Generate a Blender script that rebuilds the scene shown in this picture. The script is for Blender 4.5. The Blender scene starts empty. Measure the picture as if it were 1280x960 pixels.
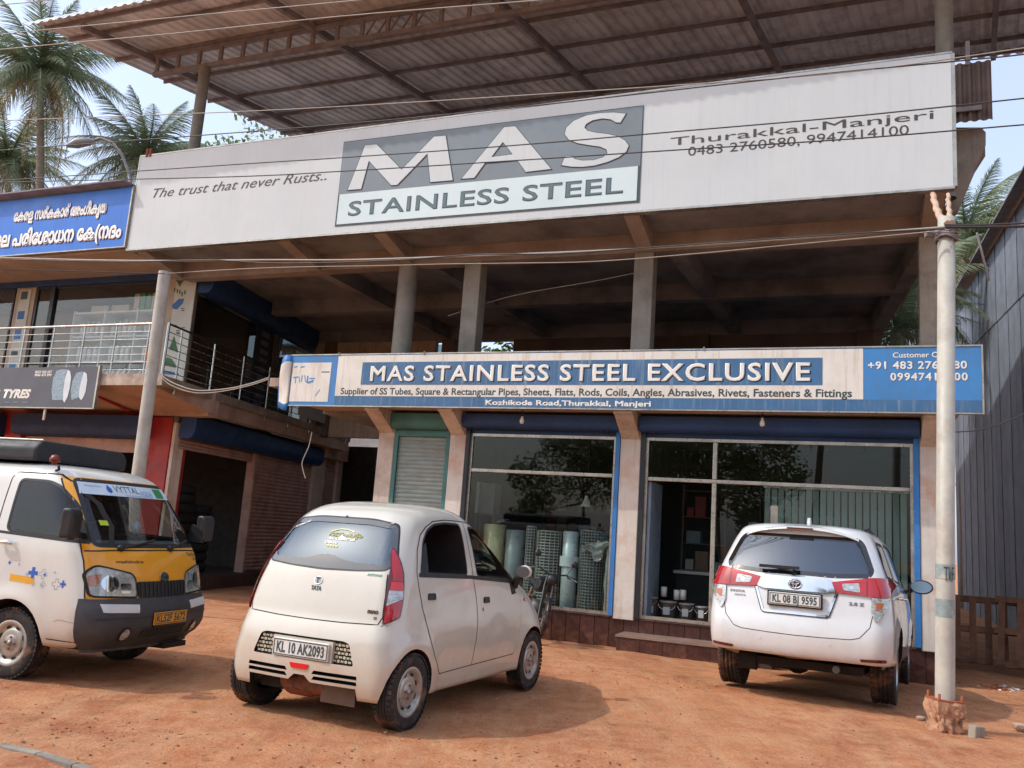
import bpy, bmesh, math, random
from math import sin, cos, pi, radians
from mathutils import Vector, Matrix, noise
from mathutils.bvhtree import BVHTree
random.seed(7)
S = bpy.context.scene
COL = S.collection

# ---------------------------------------------------------------- camera
FPX, PITCH, ROLL, CAMH = 1068.4, 0.1709, 0.0697, 1.4706
_fw = Vector((0, cos(PITCH), sin(PITCH))); _up = Vector((0, -sin(PITCH), cos(PITCH))); _rt = Vector((1, 0, 0))
_R = _rt*cos(ROLL) + _up*sin(ROLL); _U = _up*cos(ROLL) - _rt*sin(ROLL)
CAM = Vector((0, 0, CAMH))
cd = bpy.data.cameras.new('camera'); co = bpy.data.objects.new('camera', cd); COL.objects.link(co)
cd.sensor_fit = 'HORIZONTAL'; cd.sensor_width = 36; cd.lens = 36*FPX/1280; cd.clip_start = .1; cd.clip_end = 3000
m = Matrix((_R, _U, -_fw)).transposed().to_4x4(); m.translation = CAM; co.matrix_world = m
S.camera = co
# ---------------------------------------------------------------- sky, sun, exposure
SUN = Vector((-1.29, -.20, 1.45)).normalized()          # towards the sun
el = math.asin(SUN.z); az = math.atan2(SUN.x, SUN.y)
W = bpy.data.worlds.new('World'); S.world = W; W.use_nodes = True
nt = W.node_tree; bg = nt.nodes['Background']
sky = nt.nodes.new('ShaderNodeTexSky'); sky.sky_type = 'NISHITA'; sky.sun_disc = False
sky.sun_elevation = el; sky.sun_rotation = az; sky.altitude = 0; sky.air_density = 1.3; sky.dust_density = 3.0; sky.ozone_density = 2.0
veil = nt.nodes.new('ShaderNodeMix'); veil.data_type = 'RGBA'; veil.blend_type = 'ADD'; veil.inputs[0].default_value = 1      # thin bright haze over the clear-sky model, the same all round
veil.inputs[7].default_value = (2.55, 2.68, 3.25, 1); nt.links.new(sky.outputs[0], veil.inputs[6]); nt.links.new(veil.outputs[2], bg.inputs[0]); bg.inputs[1].default_value = .142
sd = bpy.data.lights.new('sun', 'SUN'); so = bpy.data.objects.new('sun', sd); COL.objects.link(so)
sd.energy = 2.1; sd.angle = radians(.6); sd.color = (1, .965, .91)
so.rotation_euler = SUN.to_track_quat('Z', 'Y').to_euler()
S.view_settings.view_transform = 'Standard'; S.view_settings.look = 'None'; S.view_settings.gamma = 1
S.view_settings.exposure = .24
S.cycles.max_bounces = 8; S.cycles.diffuse_bounces = 4; S.cycles.glossy_bounces = 4; S.cycles.transparent_max_bounces = 24; S.cycles.transmission_bounces = 4
S.cycles.caustics_reflective = False; S.cycles.caustics_refractive = False
S.cycles.sample_clamp_indirect = 6

# ---------------------------------------------------------------- frames
FA = -0.38636
Ux = Vector((cos(FA), sin(FA), 0)); Nf = Vector((sin(FA), -cos(FA), 0)); OF = Vector((.36853, 15.084, 0))
def ray(px, py): return (_fw + _R*((px-640)/FPX) - _U*((py-480)/FPX)).normalized()
def at(px, py, d):                      # photo point seen on the plane d metres in front of the shop front -> (u, z)
    r = ray(px, py); t = ((OF + Nf*d - CAM).dot(Nf))/r.dot(Nf); P = CAM + r*t
    return (P-OF).dot(Ux), P.z
def gw(px, py, z=0):
    r = ray(px, py); return CAM + r*((z-CAM.z)/r.z)
def atY(px, py, Y):
    r = ray(px, py); return CAM + r*(Y/r.y)
def F(u, y, z): return OF + Ux*u - Nf*y + Vector((0, 0, z))     # facade frame: y grows towards the back
def gh(x, y):                           # height of the yard: it falls towards the shops
    d = (Vector((x, y, 0))-OF).dot(Nf); t = min(1, max(0, (5.0-d)/5.0)); return -.26*t*t*(3-2*t)
def to_uy(P): return (P-OF).dot(Ux), -(P-OF).dot(Nf)

# ---------------------------------------------------------------- materials
def hexc(h):
    h = h.lstrip('#'); f = lambda v: (v/12.92 if v <= .04045 else ((v+.055)/1.055)**2.4)
    return tuple(f(int(h[i:i+2], 16)/255) for i in (0, 2, 4)) + (1,)
def N(nt, t, **k):
    n = nt.nodes.new(t)
    for a, b in k.items(): setattr(n, a, b)
    return n
def ramp(nt, fac, stops):
    r = N(nt, 'ShaderNodeValToRGB'); e = r.color_ramp.elements
    while len(e) < len(stops): e.new(.5)
    for i, (p, c) in enumerate(stops): e[i].position = p; e[i].color = c if len(c) == 4 else (*c, 1)
    nt.links.new(fac, r.inputs[0]); return r.outputs[0]
def mixc(nt, fac, a, b, mode='MIX'):
    n = N(nt, 'ShaderNodeMix', data_type='RGBA', blend_type=mode)
    for i, v in ((0, fac), (6, a), (7, b)):
        if hasattr(v, 'links') or hasattr(v, 'is_linked'): nt.links.new(v, n.inputs[i])
        else: n.inputs[i].default_value = v
    return n.outputs[2]
def noi(nt, vec, scale, detail=4, rough=.6, dist=0):
    n = N(nt, 'ShaderNodeTexNoise'); n.inputs['Scale'].default_value = scale; n.inputs['Detail'].default_value = detail
    n.inputs['Roughness'].default_value = rough; n.inputs['Distortion'].default_value = dist
    nt.links.new(vec, n.inputs['Vector']); return n.outputs[0]
def mapv(nt, vec, sc):
    n = N(nt, 'ShaderNodeMapping'); n.inputs['Scale'].default_value = sc; nt.links.new(vec, n.inputs[0]); return n.outputs[0]
MATS = {}
def M(name, c, c2=None, rough=.7, metal=0, ns=4, bump=0, bs=60, coat=0, dirt=None, dirt_amt=.5, ds=2.5, streak=0, streak_c=None, spec=.5, sheen=0, rv=.15, c2amt=1., dscale=(1, 1, 1)):
    """base colour varied by noise to c2, optional dirt patches, vertical streaks, bump"""
    if name in MATS: return MATS[name]
    m = bpy.data.materials.new(name); m.use_nodes = True; nt = m.node_tree; p = nt.nodes['Principled BSDF']
    tc = N(nt, 'ShaderNodeTexCoord'); v = tc.outputs['Object']
    c = hexc(c) if isinstance(c, str) else (*c, 1)[:4]
    out = None
    if c2 is None: c2 = tuple(x*.86 for x in c[:3]) + (1,)
    else: c2 = hexc(c2) if isinstance(c2, str) else (*c2, 1)[:4]
    n1 = noi(nt, mapv(nt, v, dscale), ns, 6)
    out = ramp(nt, n1, [(.38, c), (.38+.3/max(.3, c2amt), c2)])
    if streak:
        sn = noi(nt, mapv(nt, v, (7, 7, .35)), 1.6, 5, .65)
        f = ramp(nt, sn, [(.52, (0, 0, 0)), (.75, (streak, streak, streak))])
        out = mixc(nt, f, out, hexc(streak_c or '#5a4a3c'))
    if dirt:
        dn = noi(nt, v, ds, 8, .68)
        f = ramp(nt, dn, [(.5, (0, 0, 0)), (.72, (dirt_amt,)*3)])
        out = mixc(nt, f, out, hexc(dirt))
    nt.links.new(out, p.inputs['Base Color'])
    p.inputs['Metallic'].default_value = metal; p.inputs['Specular IOR Level'].default_value = spec
    rn = ramp(nt, noi(nt, v, ns*2.3, 5), [(.3, (max(0, rough-rv),)*3), (.7, (min(1, rough+rv*.6),)*3)])
    nt.links.new(rn, p.inputs['Roughness'])
    if coat: p.inputs['Coat Weight'].default_value = coat; p.inputs['Coat Roughness'].default_value = .06
    if bump:
        b = N(nt, 'ShaderNodeBump'); b.inputs['Strength'].default_value = bump; b.inputs['Distance'].default_value = .02
        nt.links.new(noi(nt, v, bs, 6, .65), b.inputs['Height']); nt.links.new(b.outputs[0], p.inputs['Normal'])
    MATS[name] = m; return m
def GLASS(name, tint, refl=.10, rough=.0, dustc=None, dust=0, base=None, gcol=(1, 1, 1, 1)):
    if name in MATS: return MATS[name]
    m = bpy.data.materials.new(name); m.use_nodes = True; nt = m.node_tree; nt.nodes.clear()
    o = N(nt, 'ShaderNodeOutputMaterial'); tr = N(nt, 'ShaderNodeBsdfTransparent'); tr.inputs[0].default_value = (*tint, 1)
    g = N(nt, 'ShaderNodeBsdfGlossy'); g.inputs['Roughness'].default_value = rough; g.inputs[0].default_value = gcol
    fr = N(nt, 'ShaderNodeLayerWeight'); fr.inputs[0].default_value = .5      # Schlick reflectance, the same from both faces
    pw = N(nt, 'ShaderNodeMath', operation='POWER'); pw.inputs[1].default_value = 5; nt.links.new(fr.outputs[1], pw.inputs[0])
    mr = N(nt, 'ShaderNodeMapRange'); mr.inputs[1].default_value = 0; mr.inputs[2].default_value = 1; mr.inputs[3].default_value = refl; mr.inputs[4].default_value = 1
    nt.links.new(pw.outputs[0], mr.inputs[0])
    mx = N(nt, 'ShaderNodeMixShader'); nt.links.new(mr.outputs[0], mx.inputs[0]); nt.links.new(tr.outputs[0], mx.inputs[1]); nt.links.new(g.outputs[0], mx.inputs[2])
    out = mx.outputs[0]
    if dust:
        d = N(nt, 'ShaderNodeBsdfDiffuse'); d.inputs[0].default_value = hexc(dustc or '#b8a890')
        tc = N(nt, 'ShaderNodeTexCoord'); f = ramp(nt, noi(nt, tc.outputs['Object'], 2.2, 7, .7), [(.3, (dust*.4,)*3), (.75, (dust*1.4,)*3)])
        m2 = N(nt, 'ShaderNodeMixShader'); nt.links.new(f, m2.inputs[0]); nt.links.new(out, m2.inputs[1]); nt.links.new(d.outputs[0], m2.inputs[2]); out = m2.outputs[0]
    nt.links.new(out, o.inputs[0]); MATS[name] = m; return m

plaster = M('plaster_pink', '#cfc3b6', '#b9aa9b', ns=1.5, rough=.85, dirt='#8a6a52', dirt_amt=.55, ds=1.4, bump=.25, bs=30, streak=.5, streak_c='#7a6455')
pillar_m = M('pillar_plaster', '#d2cbc0', '#c4b8aa', ns=1.7, rough=.8, dirt='#b8754a', dirt_amt=.7, ds=1.3, bump=.25, bs=25, streak=.35, streak_c='#7d6a58')
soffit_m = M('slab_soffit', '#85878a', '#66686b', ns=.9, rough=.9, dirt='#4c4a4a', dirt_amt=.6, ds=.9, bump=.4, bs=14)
concrete = M('weathered_concrete', '#9c9284', '#7d7468', ns=2, rough=.9, dirt='#5d564e', dirt_amt=.7, ds=3, bump=.5, bs=20, streak=.5, streak_c='#4b453f')
conc_orange = M('edge_concrete_orange', '#b59c8b', '#9b8678', ns=1.3, rough=.9, dirt='#6e5547', dirt_amt=.5, ds=2, bump=.4, bs=22)
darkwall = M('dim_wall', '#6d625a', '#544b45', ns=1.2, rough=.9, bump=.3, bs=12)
roof_m = M('roof_sheet_metal', '#e4e7ea', '#d6dadd', ns=2.5, rough=.62, metal=0, dirt='#8a7f7a', dirt_amt=.7, ds=1.6, bump=.05, bs=8, dscale=(1, .15, 1))
roof_top = M('roof_sheet_edge', '#7fa0b0', '#6b8a99', ns=3, rough=.6)
steel_dark = M('roof_truss_steel', '#8d8789', '#6f696b', ns=3, rough=.7, dirt='#6f554c', dirt_amt=.6, bump=.1, bs=40)
pole_m = M('galvanised_pole', '#b9b5a8', '#a19d93', ns=3, rough=.55, dirt='#8f6a4c', dirt_amt=.55, ds=2.2, streak=.4, streak_c='#8c8577', bump=.06, bs=20)
post_m = M('concrete_post', '#8f8b80', '#77736a', ns=2, rough=.8, dirt='#5a564f', dirt_amt=.5, bump=.2, bs=30, streak=.4)
white_sign = M('sign_white', '#cbd0cf', '#c3c9c8', ns=.7, rough=.45, streak=.2, streak_c='#a8a195', dirt='#bfc0ba', dirt_amt=.3, ds=.8)
white_sign2 = M('sign_cream', '#dedad0', '#d3cec2', ns=1, rough=.6, streak=.6, streak_c='#a5866b', dirt='#bda88e', dirt_amt=.4)
logo_grey = M('logo_grey', '#78838a', '#6f7a80', ns=1.2, rough=.5)
logo_pale = M('logo_pale_blue', '#d2e2e2', '#c8dada', ns=1, rough=.5)
ink = M('lettering_slate', '#3d4b4f', rough=.6)
ink_brown = M('lettering_brown', '#4a403a', rough=.6)
ink_mid = M('lettering_teal', '#5a7377', rough=.6)
white_ink = M('lettering_white', '#e6e3da', '#ddd9ce', rough=.5, ns=2)
blue_sign = M('banner_blue', '#3f83c0', '#3a76ab', ns=1.2, rough=.55, streak=.7, streak_c='#5d6f80', dirt='#4e6d88', dirt_amt=.4)
blue_deep = M('banner_deep_blue', '#3d6b94', '#365d82', ns=1.4, rough=.55, streak=.75, streak_c='#8fa0ac', dirt='#5b6b7a', dirt_amt=.4)
sign_blue2 = M('water_sign_blue', '#2f78d8', '#2a6cc6', ns=1, rough=.45, streak=.35, streak_c='#2a5a9c')
blue_paint = M('shutter_blue_paint', '#204577', '#1b3a66', ns=2, rough=.6, dirt='#1c3558', dirt_amt=.5, bump=.06)
blue_trim = M('jamb_blue_paint', '#2f78bd', '#2a6aa5', ns=3, rough=.55, dirt='#59626b', dirt_amt=.5)
green_paint = M('shutter_green_paint', '#447a75', '#386661', ns=2, rough=.6)
shutter_m = M('shutter_slats_grey', '#8d9a94', '#77847d', ns=2.4, rough=.55, dirt='#7a5a45', dirt_amt=.6, ds=2, dscale=(1, 1, 6))
shutter_b = M('shutter_slats_brown', '#c2a499', '#a98c82', ns=2.4, rough=.6, dirt='#5c4640', dirt_amt=.6, ds=1.6)
ss = M('stainless_steel', '#c9c9c6', '#a8a8a4', ns=3, rough=.28, metal=.9)
alu = M('aluminium_frame', '#b9b4a8', '#98938a', ns=4, rough=.35, metal=.7)
alu_dk = M('dark_frame', '#2c2f33', rough=.45, metal=.3)
tile_m = M('granite_tile_brown', '#503430', '#3f2926', ns=9, rough=.22, dirt='#8a5b45', dirt_amt=.6, ds=3, rv=.1)
tile_red = M('porch_tile', '#493531', '#3c2b27', ns=6, rough=.4, dirt='#8a6149', dirt_amt=.6)
red_paint = M('red_paint', '#a92b2b', '#8f2424', ns=2, rough=.5, dirt='#6d2a28', dirt_amt=.4)
black = M('matt_black', '#141414', '#1c1c1c', rough=.7)
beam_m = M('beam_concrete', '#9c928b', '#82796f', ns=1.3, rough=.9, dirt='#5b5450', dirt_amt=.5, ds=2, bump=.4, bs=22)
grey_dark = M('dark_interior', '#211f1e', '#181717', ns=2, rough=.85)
shopglass = GLASS('shop_glass', (.84, .89, .88), .022)
shopglass2 = GLASS('upper_shop_glass', (.92, .94, .94), .04)
rust = M('rust', '#9a5536', '#7a3f27', ns=5, rough=.85)

def vary(m, amt):
    """each sheet, tile or board its own slightly different tone"""
    nt = m.node_tree; p = nt.nodes['Principled BSDF']; src = p.inputs['Base Color'].links[0].from_socket; oi = N(nt, 'ShaderNodeObjectInfo')
    f = ramp(nt, oi.outputs['Random'], [(0, (1-amt,)*3), (1, (1+amt*.5,)*3)]); nt.links.new(mixc(nt, 1.0, src, f, 'MULTIPLY'), p.inputs['Base Color']); return m
vary(roof_m, .22); vary(tile_m, .3); vary(tile_red, .15)

# ---------------------------------------------------------------- mesh helpers
class MB:
    def __init__(s): s.v = []; s.f = []; s.mi = []; s.sm = []
    def add(s, vs, fs, mi=0, sm=False):
        o = len(s.v); s.v += [tuple(v) for v in vs]
        for f in fs: s.f.append(tuple(i+o for i in f)); s.mi.append(mi); s.sm.append(sm)
        return s
    def box(s, x0, x1, y0, y1, z0, z1, mi=0):
        if x0 > x1: x0, x1 = x1, x0
        if y0 > y1: y0, y1 = y1, y0
        if z0 > z1: z0, z1 = z1, z0
        return s.add([(x0, y0, z0), (x1, y0, z0), (x1, y1, z0), (x0, y1, z0), (x0, y0, z1), (x1, y0, z1), (x1, y1, z1), (x0, y1, z1)],
              [(0, 3, 2, 1), (4, 5, 6, 7), (0, 1, 5, 4), (1, 2, 6, 5), (2, 3, 7, 6), (3, 0, 4, 7)], mi)
    def beam(s, a, b, w, h, mi=0, up=(0, 0, 1)):
        a = Vector(a); b = Vector(b); d = (b-a).normalized(); up = Vector(up)
        r = d.cross(up)
        r = (r.normalized() if r.length > 1e-4 else Vector((1, 0, 0))); u = r.cross(d)
        vs = [p + r*(w/2*i) + u*(h/2*j) for p in (a, b) for i, j in ((-1, -1), (1, -1), (1, 1), (-1, 1))]
        return s.add(vs, [(0, 1, 2, 3), (7, 6, 5, 4), (0, 4, 5, 1), (1, 5, 6, 2), (2, 6, 7, 3), (3, 7, 4, 0)], mi)
    def tube(s, pts, r, n=8, mi=0, cap=True, sm=True):
        pts = [Vector(p) for p in pts]; k = len(pts); rs = r if isinstance(r, (list, tuple)) else [r]*k
        rings = []; ref = None
        for i, p in enumerate(pts):
            t = (pts[min(i+1, k-1)]-pts[max(i-1, 0)]).normalized()
            if ref is None: ref = t.orthogonal().normalized()
            ref = (ref - t*ref.dot(t)); ref = ref.normalized() if ref.length > 1e-6 else t.orthogonal().normalized()
            b = t.cross(ref); rings.append([p + (ref*cos(2*pi*j/n)+b*sin(2*pi*j/n))*rs[i] for j in range(n)])
        vs = [v for rg in rings for v in rg]; fs = []
        for i in range(k-1):
            for j in range(n): fs.append((i*n+j, i*n+(j+1) % n, (i+1)*n+(j+1) % n, (i+1)*n+j))
        s.add(vs, fs, mi, sm)
        if cap: s.add(rings[0], [tuple(range(n))[::-1]], mi); s.add(rings[-1], [tuple(range(n))], mi)
        return s
    def rev(s, prof, c, ax='z', n=24, mi=0, sm=True):
        c = Vector(c); vs = []
        for r, h in prof:
            for j in range(n):
                a = 2*pi*j/n; p = {'z': (r*cos(a), r*sin(a), h), 'y': (r*cos(a), h, r*sin(a)), 'x': (h, r*cos(a), r*sin(a))}[ax]; vs.append(c+Vector(p))
        fs = []
        for i in range(len(prof)-1):
            for j in range(n): fs.append((i*n+j, i*n+(j+1) % n, (i+1)*n+(j+1) % n, (i+1)*n+j))
        return s.add(vs, fs, mi, sm)
    def prism(s, poly, axis, a0, a1, mi=0):
        """poly 2-D in the two other axes, extruded along axis from a0 to a1"""
        def P(p, a): return {'x': (a, p[0], p[1]), 'y': (p[0], a, p[1]), 'z': (p[0], p[1], a)}[axis]
        n = len(poly); vs = [P(p, a0) for p in poly]+[P(p, a1) for p in poly]
        fs = [tuple(range(n))[::-1], tuple(range(n, 2*n))]+[(i, (i+1) % n, (i+1) % n+n, i+n) for i in range(n)]
        return s.add(vs, fs, mi)
    def mesh(s, name, mats, off=(0, 0, 0)):
        o = Vector(off); me = bpy.data.meshes.new(name); me.from_pydata([Vector(v)-o for v in s.v], [], s.f)
        for m in (mats if isinstance(mats, (list, tuple)) else [mats]): me.materials.append(m)
        me.polygons.foreach_set('material_index', s.mi); me.polygons.foreach_set('use_smooth', s.sm)
        bm = bmesh.new(); bm.from_mesh(me); bmesh.ops.recalc_face_normals(bm, faces=bm.faces); bm.to_mesh(me); bm.free()
        me.update(); return me
    def build(s, name, mats, parent=None, off=(0, 0, 0), **k):
        me = s.mesh(name, mats, off if parent is None or 'base' not in parent else tuple(parent['base']))
        return link(name, me, parent, **k)
def link(name, me, parent=None, **k):
    o = bpy.data.objects.new(name, me); COL.objects.link(o); o.parent = parent
    for a, b in k.items(): o[a] = b
    return o
def bevel(o, w=.01, seg=2, ang=40):
    me = o.data; bm = bmesh.new(); bm.from_mesh(me)
    bmesh.ops.remove_doubles(bm, verts=bm.verts, dist=1e-5)
    es = [e for e in bm.edges if len(e.link_faces) == 2 and e.calc_face_angle(0) > radians(ang)]
    bmesh.ops.bevel(bm, geom=es, offset=w, segments=seg, affect='EDGES', profile=.5, clamp_overlap=True)
    bm.to_mesh(me); bm.free(); return o
def thing(name, label, cat, loc=(0, 0, 0), rz=0, group=None, base=None):
    o = bpy.data.objects.new(name, None); COL.objects.link(o); o.location = loc; o.rotation_euler = (0, 0, rz); o.empty_display_size = .2
    o['label'] = label; o['category'] = cat
    if group: o['group'] = group
    if base is not None: o['base'] = tuple(base)
    return o
def fthing(name, label, cat, u, y, z, group=None):      # thing in the facade frame; its parts are written in facade coordinates
    return thing(name, label, cat, F(u, y, z), FA, group, (u, y, z))
def tag(o, label, cat, group=None):
    o['label'] = label; o['category'] = cat
    if group: o['group'] = group
    return o
def struct(o): o['kind'] = 'structure'; return o
def stuff(o): o['kind'] = 'stuff'; return o
def fobj(mb, name, mats, u, y, z):      # one-mesh thing in facade coordinates
    me = mb.mesh(name, mats, (u, y, z)); o = link(name, me); o.location = F(u, y, z); o.rotation_euler = (0, 0, FA); return o
def copyobj(o, parent=None, loc=None, rot=None):
    c = o.copy(); COL.objects.link(c)
    if parent is not None: c.parent = parent
    if loc is not None: c.location = loc
    if rot is not None: c.rotation_euler = rot
    return c
def copy_tree(o, parent=None):
    c = copyobj(o, parent)
    for ch in list(o.children): copy_tree(ch, c)
    return c

# lettering -------------------------------------------------------
def text_mesh(body, bold=0, shear=0, outline=0, spacing=1.0, res=3):
    cu = bpy.data.curves.new('lettering', 'FONT'); cu.body = body; cu.size = 1; cu.shear = shear; cu.offset = bold; cu.space_character = spacing
    cu.resolution_u = res; cu.bevel_depth = outline; cu.bevel_resolution = 0
    o = bpy.data.objects.new('tmp', cu); COL.objects.link(o)
    dg = bpy.context.evaluated_depsgraph_get(); dg.update()
    me = bpy.data.meshes.new_from_object(o.evaluated_get(dg)); bpy.data.objects.remove(o); bpy.data.curves.remove(cu); return me
CAPH = None
def text_fit(body, a0, a1, b0, caph, put, mat, parent, bold=0, shear=0, outline=0, spacing=1.0, label=None, slope=0, descale=None, relief=None):
    """width a0..a1, baseline b0, cap height caph; put(a, b) -> local point"""
    global CAPH
    if CAPH is None:
        t = text_mesh('H'); CAPH = max(v.co.y for v in t.vertices); bpy.data.meshes.remove(t)
    me = text_mesh(body, bold, shear, outline, spacing)
    xs = [v.co.x for v in me.vertices]; x0, x1 = min(xs), max(xs); sx = (a1-a0)/(x1-x0); sy = caph/CAPH
    for v in me.vertices:
        a = a0+(v.co.x-x0)*sx; zz = v.co.z; v.co = Vector(put(a, b0+v.co.y*sy+slope*(a-a0)))
        if relief: v.co += Vector(relief)*zz
    me.materials.clear(); me.materials.append(mat)
    for p in me.polygons: p.material_index = 0
    o = link('lettering', me, parent)
    return o
# ================================================================ GROUND
def ground():
    def axis(pts):      # (limit, step) pieces
        out = [pts[0][0]]
        for (a, _), (b, st) in zip(pts, pts[1:]):
            n = max(1, round((b-a)/st)); out += [a+(b-a)*(i+1)/n for i in range(n)]
        return out
    xs = axis([(-900, 0), (-60, 120), (-12, 6), (-6.5, .35), (8.5, .055), (14, .35), (60, 6), (900, 120)])
    ys = axis([(-900, 0), (-40, 120), (2, 4), (4.6, .3), (11.5, .05), (20, .16), (60, 5), (900, 120)])
    nx, ny = len(xs), len(ys); V = []
    for y in ys:
        for x in xs:
            z = gh(x, y)
            if -14 < x < 16 and 1 < y < 24:
                p = Vector((x, y, 0)); z += .030*noise.noise(p*.55)+.012*noise.noise(p*2.1+Vector((3, 1, 0)))+.007*noise.noise(p*7)
                t = abs(((x*.90-y*.43)*1.0+20) % 1.45-.72)       # wheel ruts
                z -= .010*math.exp(-(t/.10)**2)*(.5+.5*noise.noise(p*.4+Vector((9, 9, 0))))
            V.append((x, y, z))
    Fc = [(j*nx+i, j*nx+i+1, (j+1)*nx+i+1, (j+1)*nx+i) for j in range(ny-1) for i in range(nx-1)]
    me = bpy.data.meshes.new('ground'); me.from_pydata(V, [], Fc); me.polygons.foreach_set('use_smooth', [True]*len(Fc))
    m = bpy.data.materials.new('laterite_earth'); m.use_nodes = True; nt = m.node_tree; p = nt.nodes['Principled BSDF']
    v = N(nt, 'ShaderNodeTexCoord').outputs['Object']
    big = ramp(nt, noi(nt, v, .42, 7, .62), [(.30, hexc('#cc8960')), (.48, hexc('#be7850')), (.60, hexc('#a96546')), (.74, hexc('#93533a'))])
    med = ramp(nt, noi(nt, v, 2.6, 9, .74), [(.36, (0, 0, 0)), (.60, (.85, .85, .85))])
    c = mixc(nt, med, big, hexc('#cf9a70'))
    md2 = ramp(nt, noi(nt, v, 7.5, 8, .8, .4), [(.52, (0, 0, 0)), (.66, (.45, .45, .45))])
    c = mixc(nt, md2, c, hexc('#8d5a40'))
    for ang, sc_ in ((.5, 1.5), (-.75, 1.1)):      # wheel tracks swept across the yard
        mp = N(nt, 'ShaderNodeMapping'); mp.inputs['Rotation'].default_value = (0, 0, ang); mp.inputs['Scale'].default_value = (1.0, .16, 1); nt.links.new(v, mp.inputs[0])
        tr = ramp(nt, noi(nt, mp.outputs[0], sc_*2, 6, .72, .5), [(.50, (0, 0, 0)), (.70, (.42, .42, .42))])
        c = mixc(nt, tr, c, hexc('#94623f'))
        tr2 = ramp(nt, noi(nt, mp.outputs[0], sc_*2.7, 6, .72, .5), [(.52, (0, 0, 0)), (.70, (.45, .45, .45))])
        c = mixc(nt, tr2, c, hexc('#cfa27c'))
    fine = ramp(nt, noi(nt, v, 55, 5, .8), [(.3, (.70, .68, .66)), (.7, (1.2, 1.2, 1.2))])
    c = mixc(nt, 1.0, c, fine, 'MULTIPLY')
    vo = N(nt, 'ShaderNodeTexVoronoi'); vo.inputs['Scale'].default_value = 38; nt.links.new(v, vo.inputs['Vector'])
    peb = ramp(nt, vo.outputs['Distance'], [(.12, (1, 1, 1)), (.20, (0, 0, 0))])
    sel = ramp(nt, noi(nt, v, 5, 5, .7), [(.48, (0, 0, 0)), (.58, (.8, .8, .8))])
    pf = mixc(nt, 1.0, peb, sel, 'MULTIPLY')
    c = mixc(nt, pf, c, hexc('#6e4230'))
    nt.links.new(c, p.inputs['Base Color']); p.inputs['Roughness'].default_value = .93; p.inputs['Specular IOR Level'].default_value = .25
    b = N(nt, 'ShaderNodeBump'); b.inputs['Strength'].default_value = .9; b.inputs['Distance'].default_value = .03
    h = mixc(nt, .35, ramp(nt, noi(nt, v, 24, 9, .75), [(.2, (0, 0, 0)), (.8, (1, 1, 1))]), ramp(nt, noi(nt, v, 5, 6, .6), [(.2, (0, 0, 0)), (.8, (1, 1, 1))]))
    h = mixc(nt, pf, h, (1, 1, 1, 1))
    nt.links.new(h, b.inputs['Height']); nt.links.new(b.outputs[0], p.inputs['Normal'])
    me.materials.append(m); me.update(); struct(link('ground', me))
ground()
# road behind the photographer
rb = MB(); rb.add([(-900, -9, .03), (900, -9, .03), (900, .2, .03), (-900, .2, .03)], [(0, 1, 2, 3)])
struct(rb.build('road', M('asphalt', '#4b4845', '#3f3c3a', ns=3, rough=.9, dirt='#7c5a44', dirt_amt=.5, bump=.3)))
lm = MB()
for k in range(-20, 20): lm.box(k*9-1.5, k*9+1.5, -4.5, -4.35, .034, .038)
struct(lm.build('road_marking', M('road_paint', '#d8d4c8', rough=.7)))

def rock_mesh(seed, r=1):
    rnd = random.Random(seed); bm = bmesh.new(); bmesh.ops.create_icosphere(bm, subdivisions=1, radius=r)
    for v in bm.verts: v.co *= rnd.uniform(.65, 1.2); v.co.z *= .62
    V = [tuple(v.co) for v in bm.verts]; Fc = [tuple(v.index for v in f.verts) for f in bm.faces]; bm.free(); return V, Fc
ROCKS = [rock_mesh(i) for i in range(6)]
def pebbles(name, n, region, smin, smax, mats, seed):
    rnd = random.Random(seed); mb = MB()
    for i in range(n):
        x, y = region(rnd); s = smin*(smax/smin)**(rnd.random()**2.2); V, Fc = rnd.choice(ROCKS); a = rnd.random()*6.28
        z = gh(x, y)+.030*noise.noise(Vector((x, y, 0))*.55)+.012*noise.noise(Vector((x, y, 0))*2.1+Vector((3, 1, 0)))
        mb.add([(x+(p[0]*cos(a)-p[1]*sin(a))*s, y+(p[0]*sin(a)+p[1]*cos(a))*s, z+p[2]*s+s*.15) for p in V], Fc, rnd.randrange(len(mats)))
    return stuff(mb.build(name, mats))
laterite = M('laterite_stone', '#a05a3a', '#7f4530', ns=8, rough=.95, bump=.4, bs=40)
greystone = M('grey_gravel', '#a08268', '#80654f', ns=8, rough=.95)
def reg(x0, x1, y0, y1): return lambda r: (r.uniform(x0, x1), r.uniform(y0, y1))
pebbles('gravel', 3400, reg(-5.5, 8.5, 4.8, 12.5), .003, .011, [laterite, laterite, laterite, greystone], 1)
def clumps(r):
    c = [(1.9, 9.6), (-.2, 10.6), (5.6, 6.6), (-1.4, 5.6), (3.4, 5.7), (.6, 5.9), (6.4, 9.5), (-3.0, 5.8)][r.randrange(8)]
    return c[0]+r.gauss(0, .55), c[1]+r.gauss(0, .28)
pebbles('gravel', 1500, clumps, .004, .016, [laterite, greystone], 2)
leaf_m = M('dry_leaf', '#9a7448', '#70502e', ns=6, rough=.9)
mb = MB(); rnd = random.Random(5)
for i in range(150):
    x = rnd.uniform(-5, 8.5); y = rnd.uniform(5, 12.5); s = rnd.uniform(.015, .04); a = rnd.random()*6.28; z = gh(x, y)+.02+.02*noise.noise(Vector((x, y, 0))*.55)
    P = lambda p, q, h: (x+(p*cos(a)-q*sin(a))*s, y+(p*sin(a)+q*cos(a))*s, z+h*s)
    mb.add([P(-1, 0, .2), P(0, -.4, 0), P(1, 0, .35), P(0, .4, .1)], [(0, 1, 2), (0, 2, 3)])
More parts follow.
